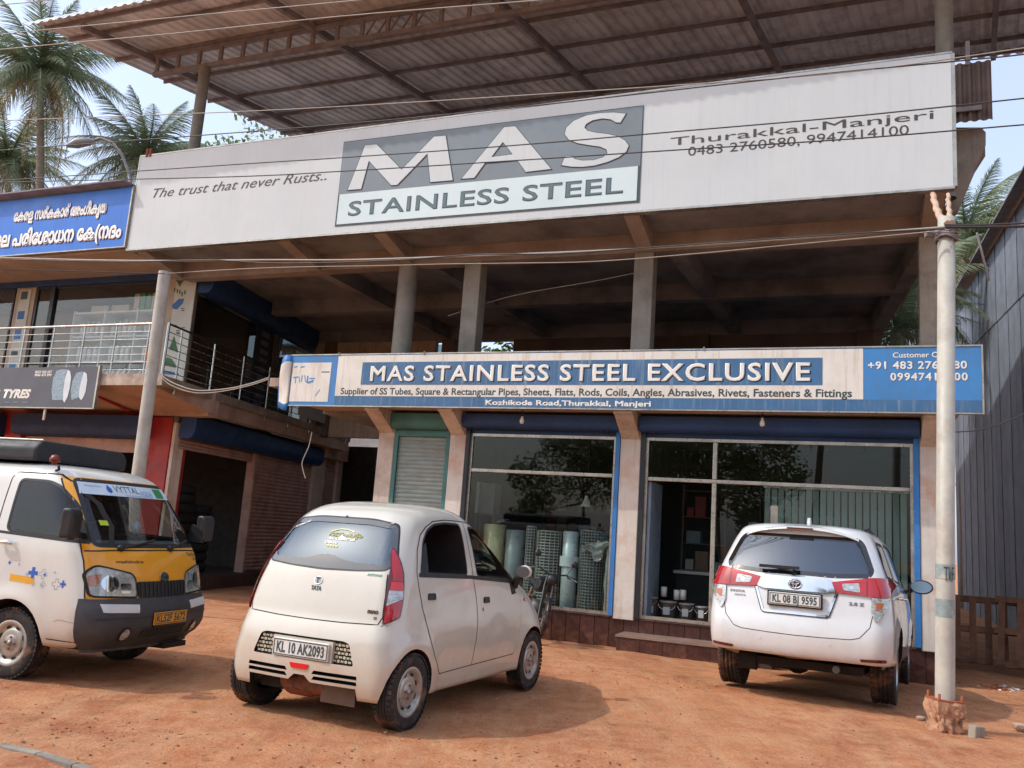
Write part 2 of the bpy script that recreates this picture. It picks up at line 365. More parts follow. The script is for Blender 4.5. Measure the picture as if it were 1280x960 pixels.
stuff(mb.build('dry_leaves', leaf_m))

# edging strips of an old paved shoulder in the near left corner
ks = [((0, 936), (50, 947)), ((50, 947), (95, 961)), ((95, 961), (170, 985))]
kt = thing('path_edging', 'low grey concrete edging strip half buried in red earth at the near left corner', 'edging', gw(50, 947), 0)
kt['base'] = tuple(gw(50, 947))
for a, b in ks:
    A = gw(*a); B = gw(*b); mk = MB(); mk.beam(A+Vector((0, 0, -.02)), B+(A-B)*.02+Vector((0, 0, -.02)), .06, .10); bevel(mk.build('kerb_block', concrete, kt), .008)
for (a, b), lb in ((((-60, 931), (78, 919)), 'upper thin line of a buried slab edge, left of the white hatchback'), (((50, 947), (140, 935)), 'lower thin line of a buried slab edge nearest the camera at left')):
    A = gw(*a); B = gw(*b); mk = MB(); mk.beam(A+Vector((0, 0, -.012)), B+Vector((0, 0, -.03)), .035, .06)
    tag(mk.build('slab_edge', conc_orange), lb, 'slab edge')

# ================================================================ SHOP BUILDING (facade frame: u right, y back, z up)
B = fthing('shop_building', 'two storey concrete shop building with glazed ground floor and open upper floor', 'building', 2, 0, -.3)
GZ = -.34
# plinth clad in tiles
MB().box(-3.05, 6.66, 0.02, 6.4, GZ, .19).build('plinth', tile_red, B)
tmesh = None
for i in range(32):
    u = -1.35+i*.247
    if 1.9 < u+.12 < 3.15: pass
    mk = MB().box(u+.003, u+.244, -.012, .018, GZ, .205); 
    if tmesh is None: t0 = mk.build('tile', tile_m, B); bevel(t0, .004, 1); tmesh = t0.data; t0u = u
    else:
        t = copyobj(t0, B, (u-t0u, 0, 0))
MB().box(-1.4, 6.64, -.03, .3, .207, .235).build('plinth_coping', tile_red, B)
# entrance steps
uA, uB = at(775, 790, .35)[0], at(890, 800, .35)[0]
MB().box(uA, uB+.9, -.56, -.014, GZ, -.03).build('step', tile_red, B)
for k in range(6): MB().box(uA+.02+k*.36, uA+.37+k*.36, -.568, -.561, GZ, -.034).build('tile', tile_m, B)
MB().box(uA-.015, uB+.92, -.585, -.014, -.028, .004).build('step_tread', M('step_tread', '#8a7469', '#756257', ns=6, rough=.5, dirt='#a8795c', dirt_amt=.6), B)
# ground floor pillars
PIL = [(-3.02, -2.68), (-1.52, -1.20), (1.68, 2.03), (6.25, 6.62)]
for a, b in PIL:
    mk = MB().box(a, b, -.06, .34, -.30 if a < -2 else .19, 3.5); bevel(mk.build('pillar', pillar_m if a > -3 else plaster, B), .012)
for a, b in PIL:      # haunched brackets carrying the front ledge
    m_ = (a+b)/2
    mk = MB().prism([(-.061, 3.14), (-.061, 3.56), (-.70, 3.56), (-.70, 3.49), (-.62, 3.47)], 'x', a+.02, b-.02); mk.build('bracket', plaster, B)
MB().box(-4.35, 6.75, -.72, -.02, 3.562, 3.70).build('ledge', conc_orange, B)
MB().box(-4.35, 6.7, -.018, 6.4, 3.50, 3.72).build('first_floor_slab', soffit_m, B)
MB().box(-3.1, 6.9, -.015, .28, 3.722, 4.0).build('parapet', concrete, B)
# shutter boxes over the bays
def shutter_box(a, b, mat, z0=3.26, z1=3.5, y0=-.30):
    n = 8; pts = [(-.02, z0), (-.02, z1), (y0, z1)]+[(y0+.14*(1-cos(t*pi/2/n)), z1-(z1-z0)*.55-(z1-z0)*.45*sin(t*pi/2/n)) for t in range(n+1)]
    return MB().prism(pts, 'x', a, b).build('shutter_box', mat, B)
shutter_box(-2.675, -1.525, green_paint, 3.22, 3.5, -.26)
shutter_box(-1.195, 1.675, blue_paint, 3.26, 3.5); shutter_box(2.035, 6.245, blue_paint, 3.26, 3.5)
for a, b in ((-1.195, 1.675), (2.035, 6.245)):
    MB().box(a, b, .0, .05, 3.19, 3.255).build('shutter_bottom_rail', blue_paint, B)
    for s in (a+.0, b-.075): MB().box(s, s+.075, -.075, .06, .236, 3.26).build('shutter_guide', blue_trim if (s > 1 and s < 2) or s > 6 else alu_dk, B)
# the closed green-framed roller shutter
G = MB(); 
for s in (-2.675, -1.60): G.box(s, s+.072, -.05, .06, -.28, 3.22)
G.box(-2.60, -1.602, -.05, .06, 3.10, 3.216); gs = G.build('roller_shutter_frame', green_paint, B)
def slat_profile(n, z0, z1, y, amp=.012):
    out = []; h = (z1-z0)/n
    for i in range(n):
        for t in range(4): out.append((y-amp*sin(pi*t/4), z0+h*(i+t/4)))
    out.append((y, z1)); return out
def shutter(a, b, z0, z1, y, mat, parent, n=40):
    mk = MB(); pr = slat_profile(n, z0, z1, y); vs = [(a, p[0], p[1]) for p in pr]+[(b, p[0], p[1]) for p in pr]; k = len(pr)
    mk.add(vs, [(i, i+1, i+1+k, i+k) for i in range(k-1)]); return mk.build('shutter_curtain', mat, parent)
shutter(-2.60, -1.60, -.26, 3.1, .01, shutter_m, B, 44)
MB().box(-2.66, -1.55, .05, .3, -.3, 3.5).build('shutter_backing', black, B)
# glazing, left bay
def glazing(a, b, z0, z1, bars_z, bars_u, y=.02, top=3.03):
    w = thing('window', '', '', (0, 0, 0)); del w['label']; del w['category']
    w.parent = B; w['base'] = B['base']
    fr = MB(); fr.box(a, b, y-.03, y+.03, z0, z0+.05); fr.box(a, b, y-.03, y+.03, z1-.05, z1)
    for s in (a, b-.045): fr.box(s, s+.045, y-.03, y+.03, z0+.052, z1-.052)
    fr.build('frame', alu, w)
    for z in bars_z: bevel(MB().box(a+.047, b-.047, y-.035, y+.035, z-.03, z+.03).build('transom', alu, w), .008)
    for u, zz0, zz1 in bars_u: bevel(MB().box(u-.035, u+.035, y-.04, y+.04, zz0, zz1).build('mullion', alu, w), .008)
    return w
z1t = at(676, 591, 0)[1]; w1 = glazing(-1.12, 1.60, .236, 3.185, [z1t], [])
for z0, z1 in ((.29, z1t-.032), (z1t+.032, 3.13)): MB().box(-1.073, 1.553, .016, .024, z0, z1).build('pane', shopglass, w1)
zt = at(893, 602, 0)[1]; um = 3.25
w2 = glazing(2.11, 6.17, .236, 3.185, [zt], [(um, .29, zt-.032), (um, zt+.032, 3.13)])
MB().box(2.157, um-.037, .016, .024, zt+.032, 3.13).build('pane', shopglass, w2)
MB().box(um+.037, 6.123, .016, .024, zt+.032, 3.13).build('pane', shopglass, w2)
MB().box(um+.037, 6.123, .016, .024, .29, zt-.032).build('pane', shopglass, w2)
# open entrance door: leaf swung inwards, light edge seen
dl = MB().box(2.16, 2.21, .06, .95, .24, zt-.04).build('door', M('door_grey_blue', '#8a98a6', '#76838f', rough=.5), B)
MB().box(2.13, 2.24, -.02, .05, .24, zt-.04).build('door_frame', alu, dl)
MB().box(2.212, 2.25, .1, .14, 1.15, 1.4).build('door_handle', ss, dl)
# interior
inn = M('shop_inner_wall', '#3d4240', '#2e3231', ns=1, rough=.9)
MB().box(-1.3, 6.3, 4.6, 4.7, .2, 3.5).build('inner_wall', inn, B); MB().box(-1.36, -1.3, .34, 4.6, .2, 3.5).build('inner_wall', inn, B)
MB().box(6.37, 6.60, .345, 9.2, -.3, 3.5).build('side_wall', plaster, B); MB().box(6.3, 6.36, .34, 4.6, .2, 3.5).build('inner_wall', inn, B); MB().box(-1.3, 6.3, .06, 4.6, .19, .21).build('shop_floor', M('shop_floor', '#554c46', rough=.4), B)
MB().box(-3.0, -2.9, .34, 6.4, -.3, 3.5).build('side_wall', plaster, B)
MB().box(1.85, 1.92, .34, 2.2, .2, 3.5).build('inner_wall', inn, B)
# ---- upper floor
CZ = 6.42
rc = MB().rev([(.19, 3.72), (.19, CZ)], (-2.74, .0, 0), 'z', 20).build('round_column', post_m, B)
for a, b in ((-1.49, -1.15), (1.78, 2.12), (6.28, 6.60)):
    bevel(MB().box(a, b, -.1, .22, 3.72, CZ).build('column', post_m if a < 6 else concrete, B), .015)
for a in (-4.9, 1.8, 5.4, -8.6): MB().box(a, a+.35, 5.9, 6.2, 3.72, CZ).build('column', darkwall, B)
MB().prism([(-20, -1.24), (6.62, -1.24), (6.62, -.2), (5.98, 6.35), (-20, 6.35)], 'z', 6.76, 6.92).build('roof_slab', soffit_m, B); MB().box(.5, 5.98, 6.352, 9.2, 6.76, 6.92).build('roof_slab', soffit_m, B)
MB().box(-8.3, 6.62, -.11, .18, CZ, 6.757).build('front_beam', beam_m, B)
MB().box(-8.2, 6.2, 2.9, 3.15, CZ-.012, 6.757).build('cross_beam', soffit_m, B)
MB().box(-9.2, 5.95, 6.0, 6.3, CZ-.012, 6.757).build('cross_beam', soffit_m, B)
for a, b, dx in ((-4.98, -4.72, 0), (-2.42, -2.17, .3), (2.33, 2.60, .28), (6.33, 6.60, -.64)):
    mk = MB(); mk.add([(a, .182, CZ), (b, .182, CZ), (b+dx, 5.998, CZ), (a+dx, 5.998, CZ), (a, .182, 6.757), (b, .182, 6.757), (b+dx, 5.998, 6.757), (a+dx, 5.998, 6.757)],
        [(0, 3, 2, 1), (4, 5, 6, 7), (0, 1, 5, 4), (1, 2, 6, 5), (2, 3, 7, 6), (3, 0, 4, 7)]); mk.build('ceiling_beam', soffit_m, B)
for a in (-8.55, -4.98, -2.85, 1.85, 6.30):
    MB().prism([(-.112, CZ-.0), (-.112, 6.757), (-1.2, 6.757), (-1.2, 6.66)], 'x', a, a+.26).build('cantilever_bracket', beam_m, B)
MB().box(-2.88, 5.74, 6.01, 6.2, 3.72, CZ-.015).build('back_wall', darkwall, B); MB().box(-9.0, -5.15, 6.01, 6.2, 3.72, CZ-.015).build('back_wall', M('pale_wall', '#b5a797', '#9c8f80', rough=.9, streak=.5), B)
MB().box(-5.148, -2.882, 6.02, 6.2, 3.72, 5.95).build('back_parapet', M('pale_wall', '#b5a797'), B)
MB().prism([(.4, 3.72), (.4, 4.0), (5.9, 4.0), (5.9, 3.72)], 'x', 6.45, 6.58).build('side_kerb', concrete, B)
# right end of the roof slab: upturned fin
uf = at(1215, 200, 1.25)[0]
fp = [at(1188, 160, .1), at(1226, 160, .1), at(1232, 166, .1), at(1232, 182, .1), at(1198, 262, .1), at(1188, 268, .1)]
MB().prism(fp, 'y', -.12, .12).build('slab_end_fin', concrete, B)
MB().add([(6.6, .13, 6.65), (7.25, .13, 7.75), (6.9, 1.3, 7.4), (6.0, 6.3, 6.65), (6.6, .13, 6.85), (7.25, .13, 7.95), (6.9, 1.3, 7.6), (6.0, 6.3, 6.85)],
    [(0, 3, 2, 1), (4, 5, 6, 7), (0, 1, 5, 4), (1, 2, 6, 5), (2, 3, 7, 6), (3, 0, 4, 7)]).build('sloping_sunshade', concrete, B)

# ---- metal roof over the terrace
RF = fthing('terrace_roof', 'wide corrugated metal canopy roof on a steel truss above the white signboard', 'roof', 0, 0, 7)
def rz(y): return 11.826+.123*y        # underside height; y=-d
def sk(u, y): return u+.125*(y+2.65)   # the sheets run slightly askew
YF, YB = -2.36, 5.5
prof = [(0, 0), (.05, 0), (.09, .035), (.15, .035), (.19, 0), (.25, 0)]
def sheet_mesh(u0):
    mk = MB(); pts = []
    for k in range(4):
        for q, (a, h) in enumerate(prof if k == 3 else prof[:-1]): pts.append((u0+k*.25+a, h))
    rows = [YF-.35, YF-.25, YF-.1]+[YF+(YB-YF)*i/2 for i in range(3)]; drop = [-.22, -.10, -.02, 0, 0, 0]
    for y, dz in zip(rows, drop):
        for a, h in pts: mk.v.append((sk(a, y), y, rz(y)+h+dz))
    n = len(pts)
    for r in range(len(rows)-1):
        for i in range(n-1): mk.f.append((r*n+i, r*n+i+1, (r+1)*n+i+1, (r+1)*n+i)); mk.mi.append(0); mk.sm.append(False)
    return mk
s0 = sheet_mesh(-11.05).build('roof_sheet', roof_m, RF); md = s0.modifiers.new('thickness', 'SOLIDIFY'); md.thickness = .004; md.offset = 1
s0.location = (0, -.06, -.007)
for k in range(1, 25): copyobj(s0, RF, (k*1.0, -.06+k*.0155, -.007+k*.0019+(k % 3)*.003))
for y in (-2.3, -1.75, -.6, .74, 2.1, 3.5, 4.72, 5.38):
    bevel(MB().beam((sk(-11, y), y, rz(y)-.05), (sk(13.8, y), y, rz(y)-.05), .05, .09).build('purlin', steel_dark, RF), .006, 1)
for u in (-9.75, -5.3, -1.22, 3.05, 7.35, 11.6):
    for s in (-.03,): MB().beam((sk(u, -2.3)-.13, -2.3, rz(-2.3)-.17), (sk(u, 5.35)-.2, 5.35, rz(5.35)-.17), .10, .14).build('rafter', steel_dark, RF)
# added sheeting at the back, unseen, sized to shade the lower shed wall
mk = MB()
for k in range(27):
    for q, (a, h) in enumerate(prof[:-1]):
        for y in (5.52, 31.0): mk.v.append((-10-.0+k*.566+a*2.2, y, 12.52-.12*(y-5.5)+h))
nq = len(mk.v)//2
mk.f = [(2*i, 2*i+2, 2*i+3, 2*i+1) for i in range(nq-1)]; mk.mi = [0]*len(mk.f); mk.sm = [False]*len(mk.f)
o = mk.build('unseen_shade_sheeting', roof_m, RF); md = o.modifiers.new('thickness', 'SOLIDIFY'); md.thickness = .006
for yy in (12, 30):
    for uu in (-9, -2, 4.9): MB().rev([(.1, -.3), (.1, 12.5-.12*(yy-5.5))], (uu, yy, 0), 'z', 10).build('post', steel_dark, RF)  # posts added to carry the unseen sheeting
# lattice truss in front
yT = -.62; zb, zt_ = 11.13, 11.56
for z, w in ((zb, .10), (zt_, .08)): MB().beam((-9.45, yT, z), (13.5, yT, z), .09, w).build('truss_chord', steel_dark, RF)
st0 = MB().box(-9.42, -9.34, yT-.03, yT+.03, zb+.052, zt_-.042).build('truss_strut', steel_dark, RF)
for k in range(1, 39): copyobj(st0, RF, (k*.6, 0, 0))
for k in range(5): MB().beam((-3.9+k*.28, yT+.01, zb+.06), (-3.7+k*.28, yT+.01, zt_-.05), .03, .03).build('truss_brace', steel_dark, RF)
for u, m_ in ((-7.95, post_m), (6.27, post_m), (-1.2, post_m), (2.6, post_m)):
    if u in (-7.95,): MB().rev([(.12, 6.92), (.12, zb-.05)], (u-.02, yT, 0), 'z', 16).build('post', m_, RF)
    elif u > 6: MB().rev([(.13, 6.92), (.13, 12.1)], (at(1180, 30, .3)[0], -.3, 0), 'z', 16).build('post', m_, RF)
for yy, uu in ((5.0, -9), (5.0, -1.2), (5.0, 5.0)): MB().rev([(.1, 6.92), (.1, rz(5)-.2)], (uu, yy, 0), 'z', 12).build('post', steel_dark, RF)
# hanging offcut of sheet at the right end
q = [at(1196, 80, .4), at(1239, 75, .4), at(1239, 149, .4), at(1196, 153, .4)]
hs = fthing('hanging_sheet', 'short brown corrugated metal sheet hanging below the roof right of the white signboard', 'metal sheet', q[0][0], -.4, q[3][1])
mk = MB(); n = 24; u0, u1 = q[0][0]-.3, q[1][0]
for i in range(n+1):
    u = u0+(u1-u0)*i/n; y = -.4+.02*(1 if i % 4 < 2 else -1)
    mk.v += [(u, y, q[2][1]), (u, y, q[1][1])]
mk.f = [(2*i, 2*i+2, 2*i+3, 2*i+1) for i in range(n)]; mk.mi = [0]*n; mk.sm = [False]*n
o = mk.build('sheet', M('weathered_sheet', '#6c5a52', '#54463f', ns=3, rough=.7, streak=.5), hs); md = o.modifiers.new('t', 'SOLIDIFY'); md.thickness = .006
MB().box(u0, u1-.15, -.46, -.43, q[2][1]+.15, q[2][1]+.22).build('batten', steel_dark, hs)
MB().box(u1-.35, u1-.29, -.44, -.36, q[1][1]-.05, q[1][1]+.35).build('hanger', steel_dark, hs)

# ================================================================ BIG WHITE SIGN
d1 = 1.3
BS = fthing('large_signboard', 'long white shop signboard with grey logo box along the top of the building', 'signboard', -1, -d1, 6.73)
def putd(T, d, e=0):
    b = Vector(T['base']); return lambda a, z: Vector((a, -d-e, z))-b
sl, sr, sb, st = -8.72, 6.65, 6.71, 8.76
MB().box(sl, sr, -d1, -d1+.10, sb, st).build('panel', white_sign, BS)
fr = MB(); fr.box(sl-.02, sr+.02, -d1-.006, -d1+.12, sb-.035, sb-.002); fr.box(sl-.02, sr+.02, -d1-.006, -d1+.12, st+.002, st+.03); fr.box(sr+.002, sr+.05, -d1-.004, -d1+.12, sb, st); fr.box(sl-.03, sl-.002, -d1-.004, -d1+.12, sb, st)
fr.build('frame', alu, BS)
for u in (at(186, 200, d1)[0], at(165, 312, d1)[0]): MB().box(u, u+.05, -d1-.02, -d1+.02, (st-.02 if u < -8.4 and u > -8.62 else sb-.22), (st+.16 if u < -8.4 and u > -8.62 else sb+.03)).build('fixing_strap', rust, BS)
x0, z0 = at(418.6, 284.5, d1); x1, z1 = at(805, 130.5, d1)
zm = (at(424, 244.5, d1)[1]+at(800, 206.6, d1)[1])/2; z0 = (z0+at(798.3, 251.9, d1)[1])/2; z1 = (z1+at(430.6, 178.6, d1)[1])/2
MB().box(x0, x1, -d1-.010, -d1-.005, z0, z1).build('logo_border', ink, BS)
MB().box(x0+.035, x1-.05, -d1-.014, -d1-.010, z0+.035, zm).build('logo_pale_field', logo_pale, BS)
MB().box(x0+.012, x1-.012, -d1-.0145, -d1-.0105, zm+.001, z1-.015).build('logo_grey_field', logo_grey, BS)
def crop(pts, ox, oy, s): return [(ox+x*s, oy+y*s) for x, y in pts]
c1 = lambda p: crop(p, 415, 150, .15625); c2 = lambda p: crop(p, 610, 125, .15625)
LM = c1([(272, 207), (362, 199), (562, 402), (822, 138), (914, 130), (970, 486), (792, 501), (770, 272), (527, 523), (480, 526), (300, 330), (238, 556), (132, 564)])
LAo = c1([(1042, 474), (1142, 468)])+c2([(-20, 508), (95, 498), (238, 484), (306, 580), (508, 556), (222, 216), (134, 222)])
LAi = c2([(124, 340), (202, 440), (30, 462)])
def spl(p, n=5):      # smooth closed curve through the points
    out = []; k = len(p)
    for i in range(k):
        a, b, c_, d_ = (Vector(p[(i+j-1) % k]) for j in range(4))
        for t in range(n):
            s_ = t/n; out.append(tuple(.5*((2*b)+(c_-a)*s_+(2*a-5*b+4*c_-d_)*s_*s_+(3*b-a-3*c_+d_)*s_**3)))
    return out
LS = c2([(1105, 116), (1062, 186), (1026, 184), (985, 160), (920, 152), (840, 168), (790, 196), (774, 226), (800, 252), (860, 266), (960, 278), (1040, 296), (1100, 330), (1128, 370), (1110, 416), (1050, 462), (960, 500), (860, 528), (760, 540), (670, 538), (592, 526), (622, 456), (668, 452), (700, 478), (760, 490), (850, 486), (925, 464), (960, 430), (950, 400), (900, 378), (800, 364), (720, 350), (650, 322), (618, 280), (630, 228), (690, 172), (790, 130), (900, 110), (1010, 106)])
def poly_sign(outer, inner, d, e, mat, name, grow=0):
    bm = bmesh.new(); b = Vector(BS['base'])
    def P(p): u, z = at(p[0], p[1], d); return Vector((u, -d-e, z))-b
    es = []
    for loop in ([outer]+([inner] if inner else [])):
        vs = [bm.verts.new(P(p)) for p in loop]; 
        for i in range(len(vs)): es.append(bm.edges.new((vs[i], vs[(i+1) % len(vs)])))
    bmesh.ops.triangle_fill(bm, use_beauty=True, use_dissolve=False, edges=es)
    r = bmesh.ops.extrude_face_region(bm, geom=bm.faces[:])
    for v in [g for g in r['geom'] if isinstance(g, bmesh.types.BMVert)]: v.co.y -= .006
    bmesh.ops.recalc_face_normals(bm, faces=bm.faces)
    me = bpy.data.meshes.new(name); bm.to_mesh(me); bm.free(); me.materials.append(mat); return link(name, me, BS)
def grow(poly, w):      # offset outline outwards in photo pixels
    n = len(poly); A = sum(poly[i][0]*poly[(i+1) % n][1]-poly[(i+1) % n][0]*poly[i][1] for i in range(n)); s = 1 if A > 0 else -1; out = []
    for i in range(n):
        a, b, c_ = Vector(poly[i-1]), Vector(poly[i]), Vector(poly[(i+1) % n]); e1 = (b-a).normalized(); e2 = (c_-b).normalized()
        n1 = Vector((e1.y, -e1.x))*s; n2 = Vector((e2.y, -e2.x))*s; mm = (n1+n2); k = w/max(.35, mm.dot(n1)); out.append(tuple(b+mm*k))
    return out
for L, I in ((LM, None), (LAo, LAi), (LS, None)):
    poly_sign(grow(L, .9), grow(I, -.9) if I else None, d1, .0150, ink, 'letter_outline'); poly_sign(L, I, d1, .0215, white_sign, 'letter')
text_fit('STAINLESS STEEL', at(435, 271, d1)[0], at(779, 240, d1)[0], (at(462, 269, d1)[1]+at(761, 242, d1)[1])/2, .275, putd(BS, d1, .0165), ink, BS, bold=.018, spacing=1.06)
text_fit('STAINLESS STEEL', at(435, 271, d1)[0]+.012, at(779, 240, d1)[0]-.012, (at(462, 269, d1)[1]+at(761, 242, d1)[1])/2+.010, .252, putd(BS, d1, .019), ink_mid, BS, bold=.0, spacing=1.09)
text_fit('The trust that never Rusts..', at(191, 247, d1)[0], at(407, 233, d1)[0], at(205, 246, d1)[1], .20, putd(BS, d1, .004), ink_brown, BS, shear=.35)
text_fit('Thurakkal-Manjeri', at(838, 182, d1)[0], at(1167, 140, d1)[0], at(845, 181.5, d1)[1], .135, putd(BS, d1, .004), ink_brown, BS)
text_fit('0483 2760580, 9947414100', at(860, 195, d1)[0], at(1136, 163, d1)[0], at(865, 194.5, d1)[1], .15, putd(BS, d1, .004), ink_brown, BS)

# ================================================================ LOWER SIGN
d2 = .78
LSg = fthing('shop_banner_sign', 'long blue and cream shop name board above the ground floor windows', 'signboard', 1, -d2, 3.6)
def A2(x, y): return at(x, y, d2)
b0 = (A2(425, 509)[1]+A2(1227, 513)[1])/2; b1 = (A2(425, 446)[1]+A2(1227, 430)[1])/2; ul, ur = A2(362, 478)[0], A2(1227, 470)[0]
MB().box(ul, ur, -d2+.001, -d2+.06, b0, b1).build('panel', blue_sign, LSg)
fr = MB(); fr.box(ul, ur, -d2-.01, -d2+.07, b1+.001, b1+.022); fr.box(ul, ur, -d2-.01, -d2+.07, b0-.022, b0-.001); fr.box(ur+.001, ur+.025, -d2-.01, -d2+.07, b0-.022, b1+.022); fr.build('frame', alu, LSg)
ucl, ucr = A2(421, 470)[0], A2(1079, 470)[0]; zc = (A2(425, 497)[1]+A2(1075, 496.5)[1])/2
MB().box(ucl, ucr, -d2-.004, -d2-.0005, zc, b1-.012).build('cream_field', white_sign2, LSg)
MB().box(ul+.03, A2(412, 480)[0], -d2-.004, -d2-.0005, A2(380, 502)[1], A2(380, 453.5)[1]).build('cream_field', white_sign2, LSg)
nb = (A2(453, 482)[1]+A2(1027, 480)[1])/2; nt_ = (A2(453, 456)[1]+A2(1027, 443.5)[1])/2
MB().box(A2(452, 470)[0]-.0, A2(1028, 470)[0], -d2-.008, -d2-.0045, nb, nt_).build('name_field', blue_deep, LSg)
MB().box(ucl, ur-.0, -d2-.0035, -d2-.0005, b0+.004, zc-.003).build('lower_band', blue_deep, LSg)
sh_m = M('lettering_shadow', '#22323f', rough=.6)
nbz = A2(500, 477)[1]; nbz2 = A2(1005, 474.5)[1]
for dx, dz, e, mt, bo in ((.018, -.016, .009, sh_m, .022), (0, 0, .0115, white_ink, .022)):
    text_fit('MAS STAINLESS STEEL EXCLUSIVE', A2(463, 470)[0]+dx, A2(1013, 470)[0]+dx, (nbz+nbz2)/2+dz, .265, putd(LSg, d2, e), mt, LSg, outline=.026, relief=(0, -.04, 0), spacing=1.12)
text_fit('Supplier of SS Tubes, Square & Rectangular Pipes, Sheets, Flats, Rods, Coils, Angles, Abrasives, Rivets, Fasteners & Fittings', A2(426, 490)[0], A2(1065, 490)[0], (A2(430, 494.5)[1]+A2(1060, 494)[1])/2, .115, putd(LSg, d2, .006), ink, LSg, outline=.022, relief=(0, -.03, 0))
text_fit('Kozhikode Road,Thurakkal, Manjeri', A2(607, 505)[0], A2(814, 505)[0], A2(700, 507)[1], .082, putd(LSg, d2, .006), white_ink, LSg, outline=.035, relief=(0, -.03, 0))
text_fit('Customer Care', A2(1116, 445)[0], A2(1187, 445)[0], A2(1130, 447)[1], .075, putd(LSg, d2, .003), white_ink, LSg, outline=.02, relief=(0, -.03, 0))
text_fit('+91 483 2760580', A2(1085, 457)[0], A2(1209, 457)[0], A2(1140, 461)[1], .105, putd(LSg, d2, .003), white_ink, LSg, outline=.03, relief=(0, -.03, 0), spacing=1.1)
text_fit('09947414100', A2(1113, 471)[0], A2(1210, 471)[0], A2(1150, 475.5)[1], .105, putd(LSg, d2, .003), white_ink, LSg, outline=.03, relief=(0, -.03, 0), spacing=1.15)
# faded blue scrawl in the left box and the torn, curling end
scr = MB(); 
for (x, y), (xx, yy), w in (((368, 459), (372, 458), .02), ((376, 459), (381, 458), .02), ((367, 472), (373, 471), .02), ((370, 472), (369, 479), .015), ((374, 471), (375, 478), .015), ((378, 469), (377, 477), .02), ((381, 469), (382, 477), .015), ((385, 470), (384, 478), .03), ((386, 478), (392, 476), .04), ((387, 473), (394, 473), .02), ((394, 495), (400, 487), .012), ((383, 477), (386, 479), .025)):
    a, b = A2(x, y), A2(xx, yy); scr.beam((a[0], -d2-.006, a[1]), (b[0], -d2-.006, b[1]), .004, w, up=(0, 0, 1))
scr.build('faded_lettering', M('faded_blue', '#4f8fc0', rough=.6), LSg)
a, b = A2(402, 465), A2(412, 465); MB().beam((a[0], -d2-.006, a[1]), (b[0], -d2-.006, b[1]), .004, .015).build('tear', black, LSg)
fl = MB(); rows = 9; cols = 10
ztop, zbot = A2(350, 447)[1]+.02, A2(350, 510)[1]-.02
for r in range(rows):
    t = r/(rows-1)
    for c_ in range(cols):
        s_ = c_/(cols-1); u = ul+.02-s_*(.36+.06*sin(t*3.0)); y = -d2-.02-.10*sin(s_*pi)*(.5+.5*sin(t*5+1))+.22*s_*s_; z = ztop+(zbot-ztop)*(t+.04*s_*(1-t))+.03*sin(s_*6+t*4)
        fl.v.append((u, y, z))
for r in range(rows-1):
    for c_ in range(cols-1):
        blue = r in (0, rows-2) or c_ > 6
        fl.f.append((r*cols+c_, r*cols+c_+1, (r+1)*cols+c_+1, (r+1)*cols+c_)); fl.mi.append(1 if blue else 0); fl.sm.append(True)
o = fl.build('curled_flap', [white_sign2, blue_trim], LSg); md = o.modifiers.new('t', 'SOLIDIFY'); md.thickness = .006
MB().tube([(ul-.42, -d2+.2, ztop+.05), (ul+.1, -d2+.02, ztop+.03)], .014, 6).build('stay_rod', steel_dark, LSg)
MB().box(ul-.62, ul-.38, -d2+.2, -d2+.45, A2(333, 473)[1]-.12, A2(333, 473)[1]+.05).build('bracket_end', conc_orange, LSg)
for x in (425, 531, 880): 
    a = A2(x, 440); MB().box(a[0]-.012, a[0]+.012, -d2-.02, -d2, b1-.01, b1+.05).build('hook', steel_dark, LSg)
# ================================================================ LEFT BUILDING
LB = fthing('corner_shop_building', 'two storey shop building at left with steel balcony railings and roller shutters round its corner', 'building', -10, 0, -.3)
yF = .3          # its front wall plane
def sidex(y, off=0): return -8.25-.187*(y-.3)+off      # side wall, running back and away
def outx(y): return -7.32-.187*(y-.17)                 # outer edge of the side balcony
SB = 3.80
# balcony slab with sloping (haunched) underside, front part
MB().prism([(-1.55, SB), (-1.55, SB+.19), (yF+.02, SB+.19), (yF+.02, 3.50)], 'x', -20.5, -7.33).build('balcony_slab', conc_orange, LB)
MB().box(-20.5, -7.0, -1.585, -1.552, SB-.02, SB+.205).build('slab_edge', M('edge_plaster', '#bfae9e', '#8f7c6e', ns=4, rough=.9, dirt='#5d5048', dirt_amt=.7), LB)
def quadstrip(name, pts, z0, z1, w, mat):   # vertical band following plan points
    mk = MB()
    for (a, b) in zip(pts, pts[1:]): mk.beam((a[0], a[1], (z0+z1)/2), (b[0], b[1], (z0+z1)/2), w, z1-z0)
    return mk.build(name, mat, LB)
mk = MB(); Y0, Y1 = -1.55, 8.0
mk.add([(-7.0, Y0, SB), (outx(Y1), Y1, SB), (sidex(Y1, -.3), Y1, SB), (-8.9, Y0, SB), (-7.0, Y0, SB+.18), (outx(Y1), Y1, SB+.18), (sidex(Y1, -.3), Y1, SB+.18), (-8.9, Y0, SB+.18)],
    [(0, 3, 2, 1), (4, 5, 6, 7), (0, 1, 5, 4), (1, 2, 6, 5), (2, 3, 7, 6), (3, 0, 4, 7)]); mk.build('balcony_slab', concrete, LB)
MB().box(-8.9, -7.36, .18, .48, 3.44, SB-.002).build('corner_beam', conc_orange, LB)
quadstrip('edge_beam', [(outx(.5)-.16, .5), (outx(8)-.16, 8)], 3.5, SB-.003, .2, conc_orange)
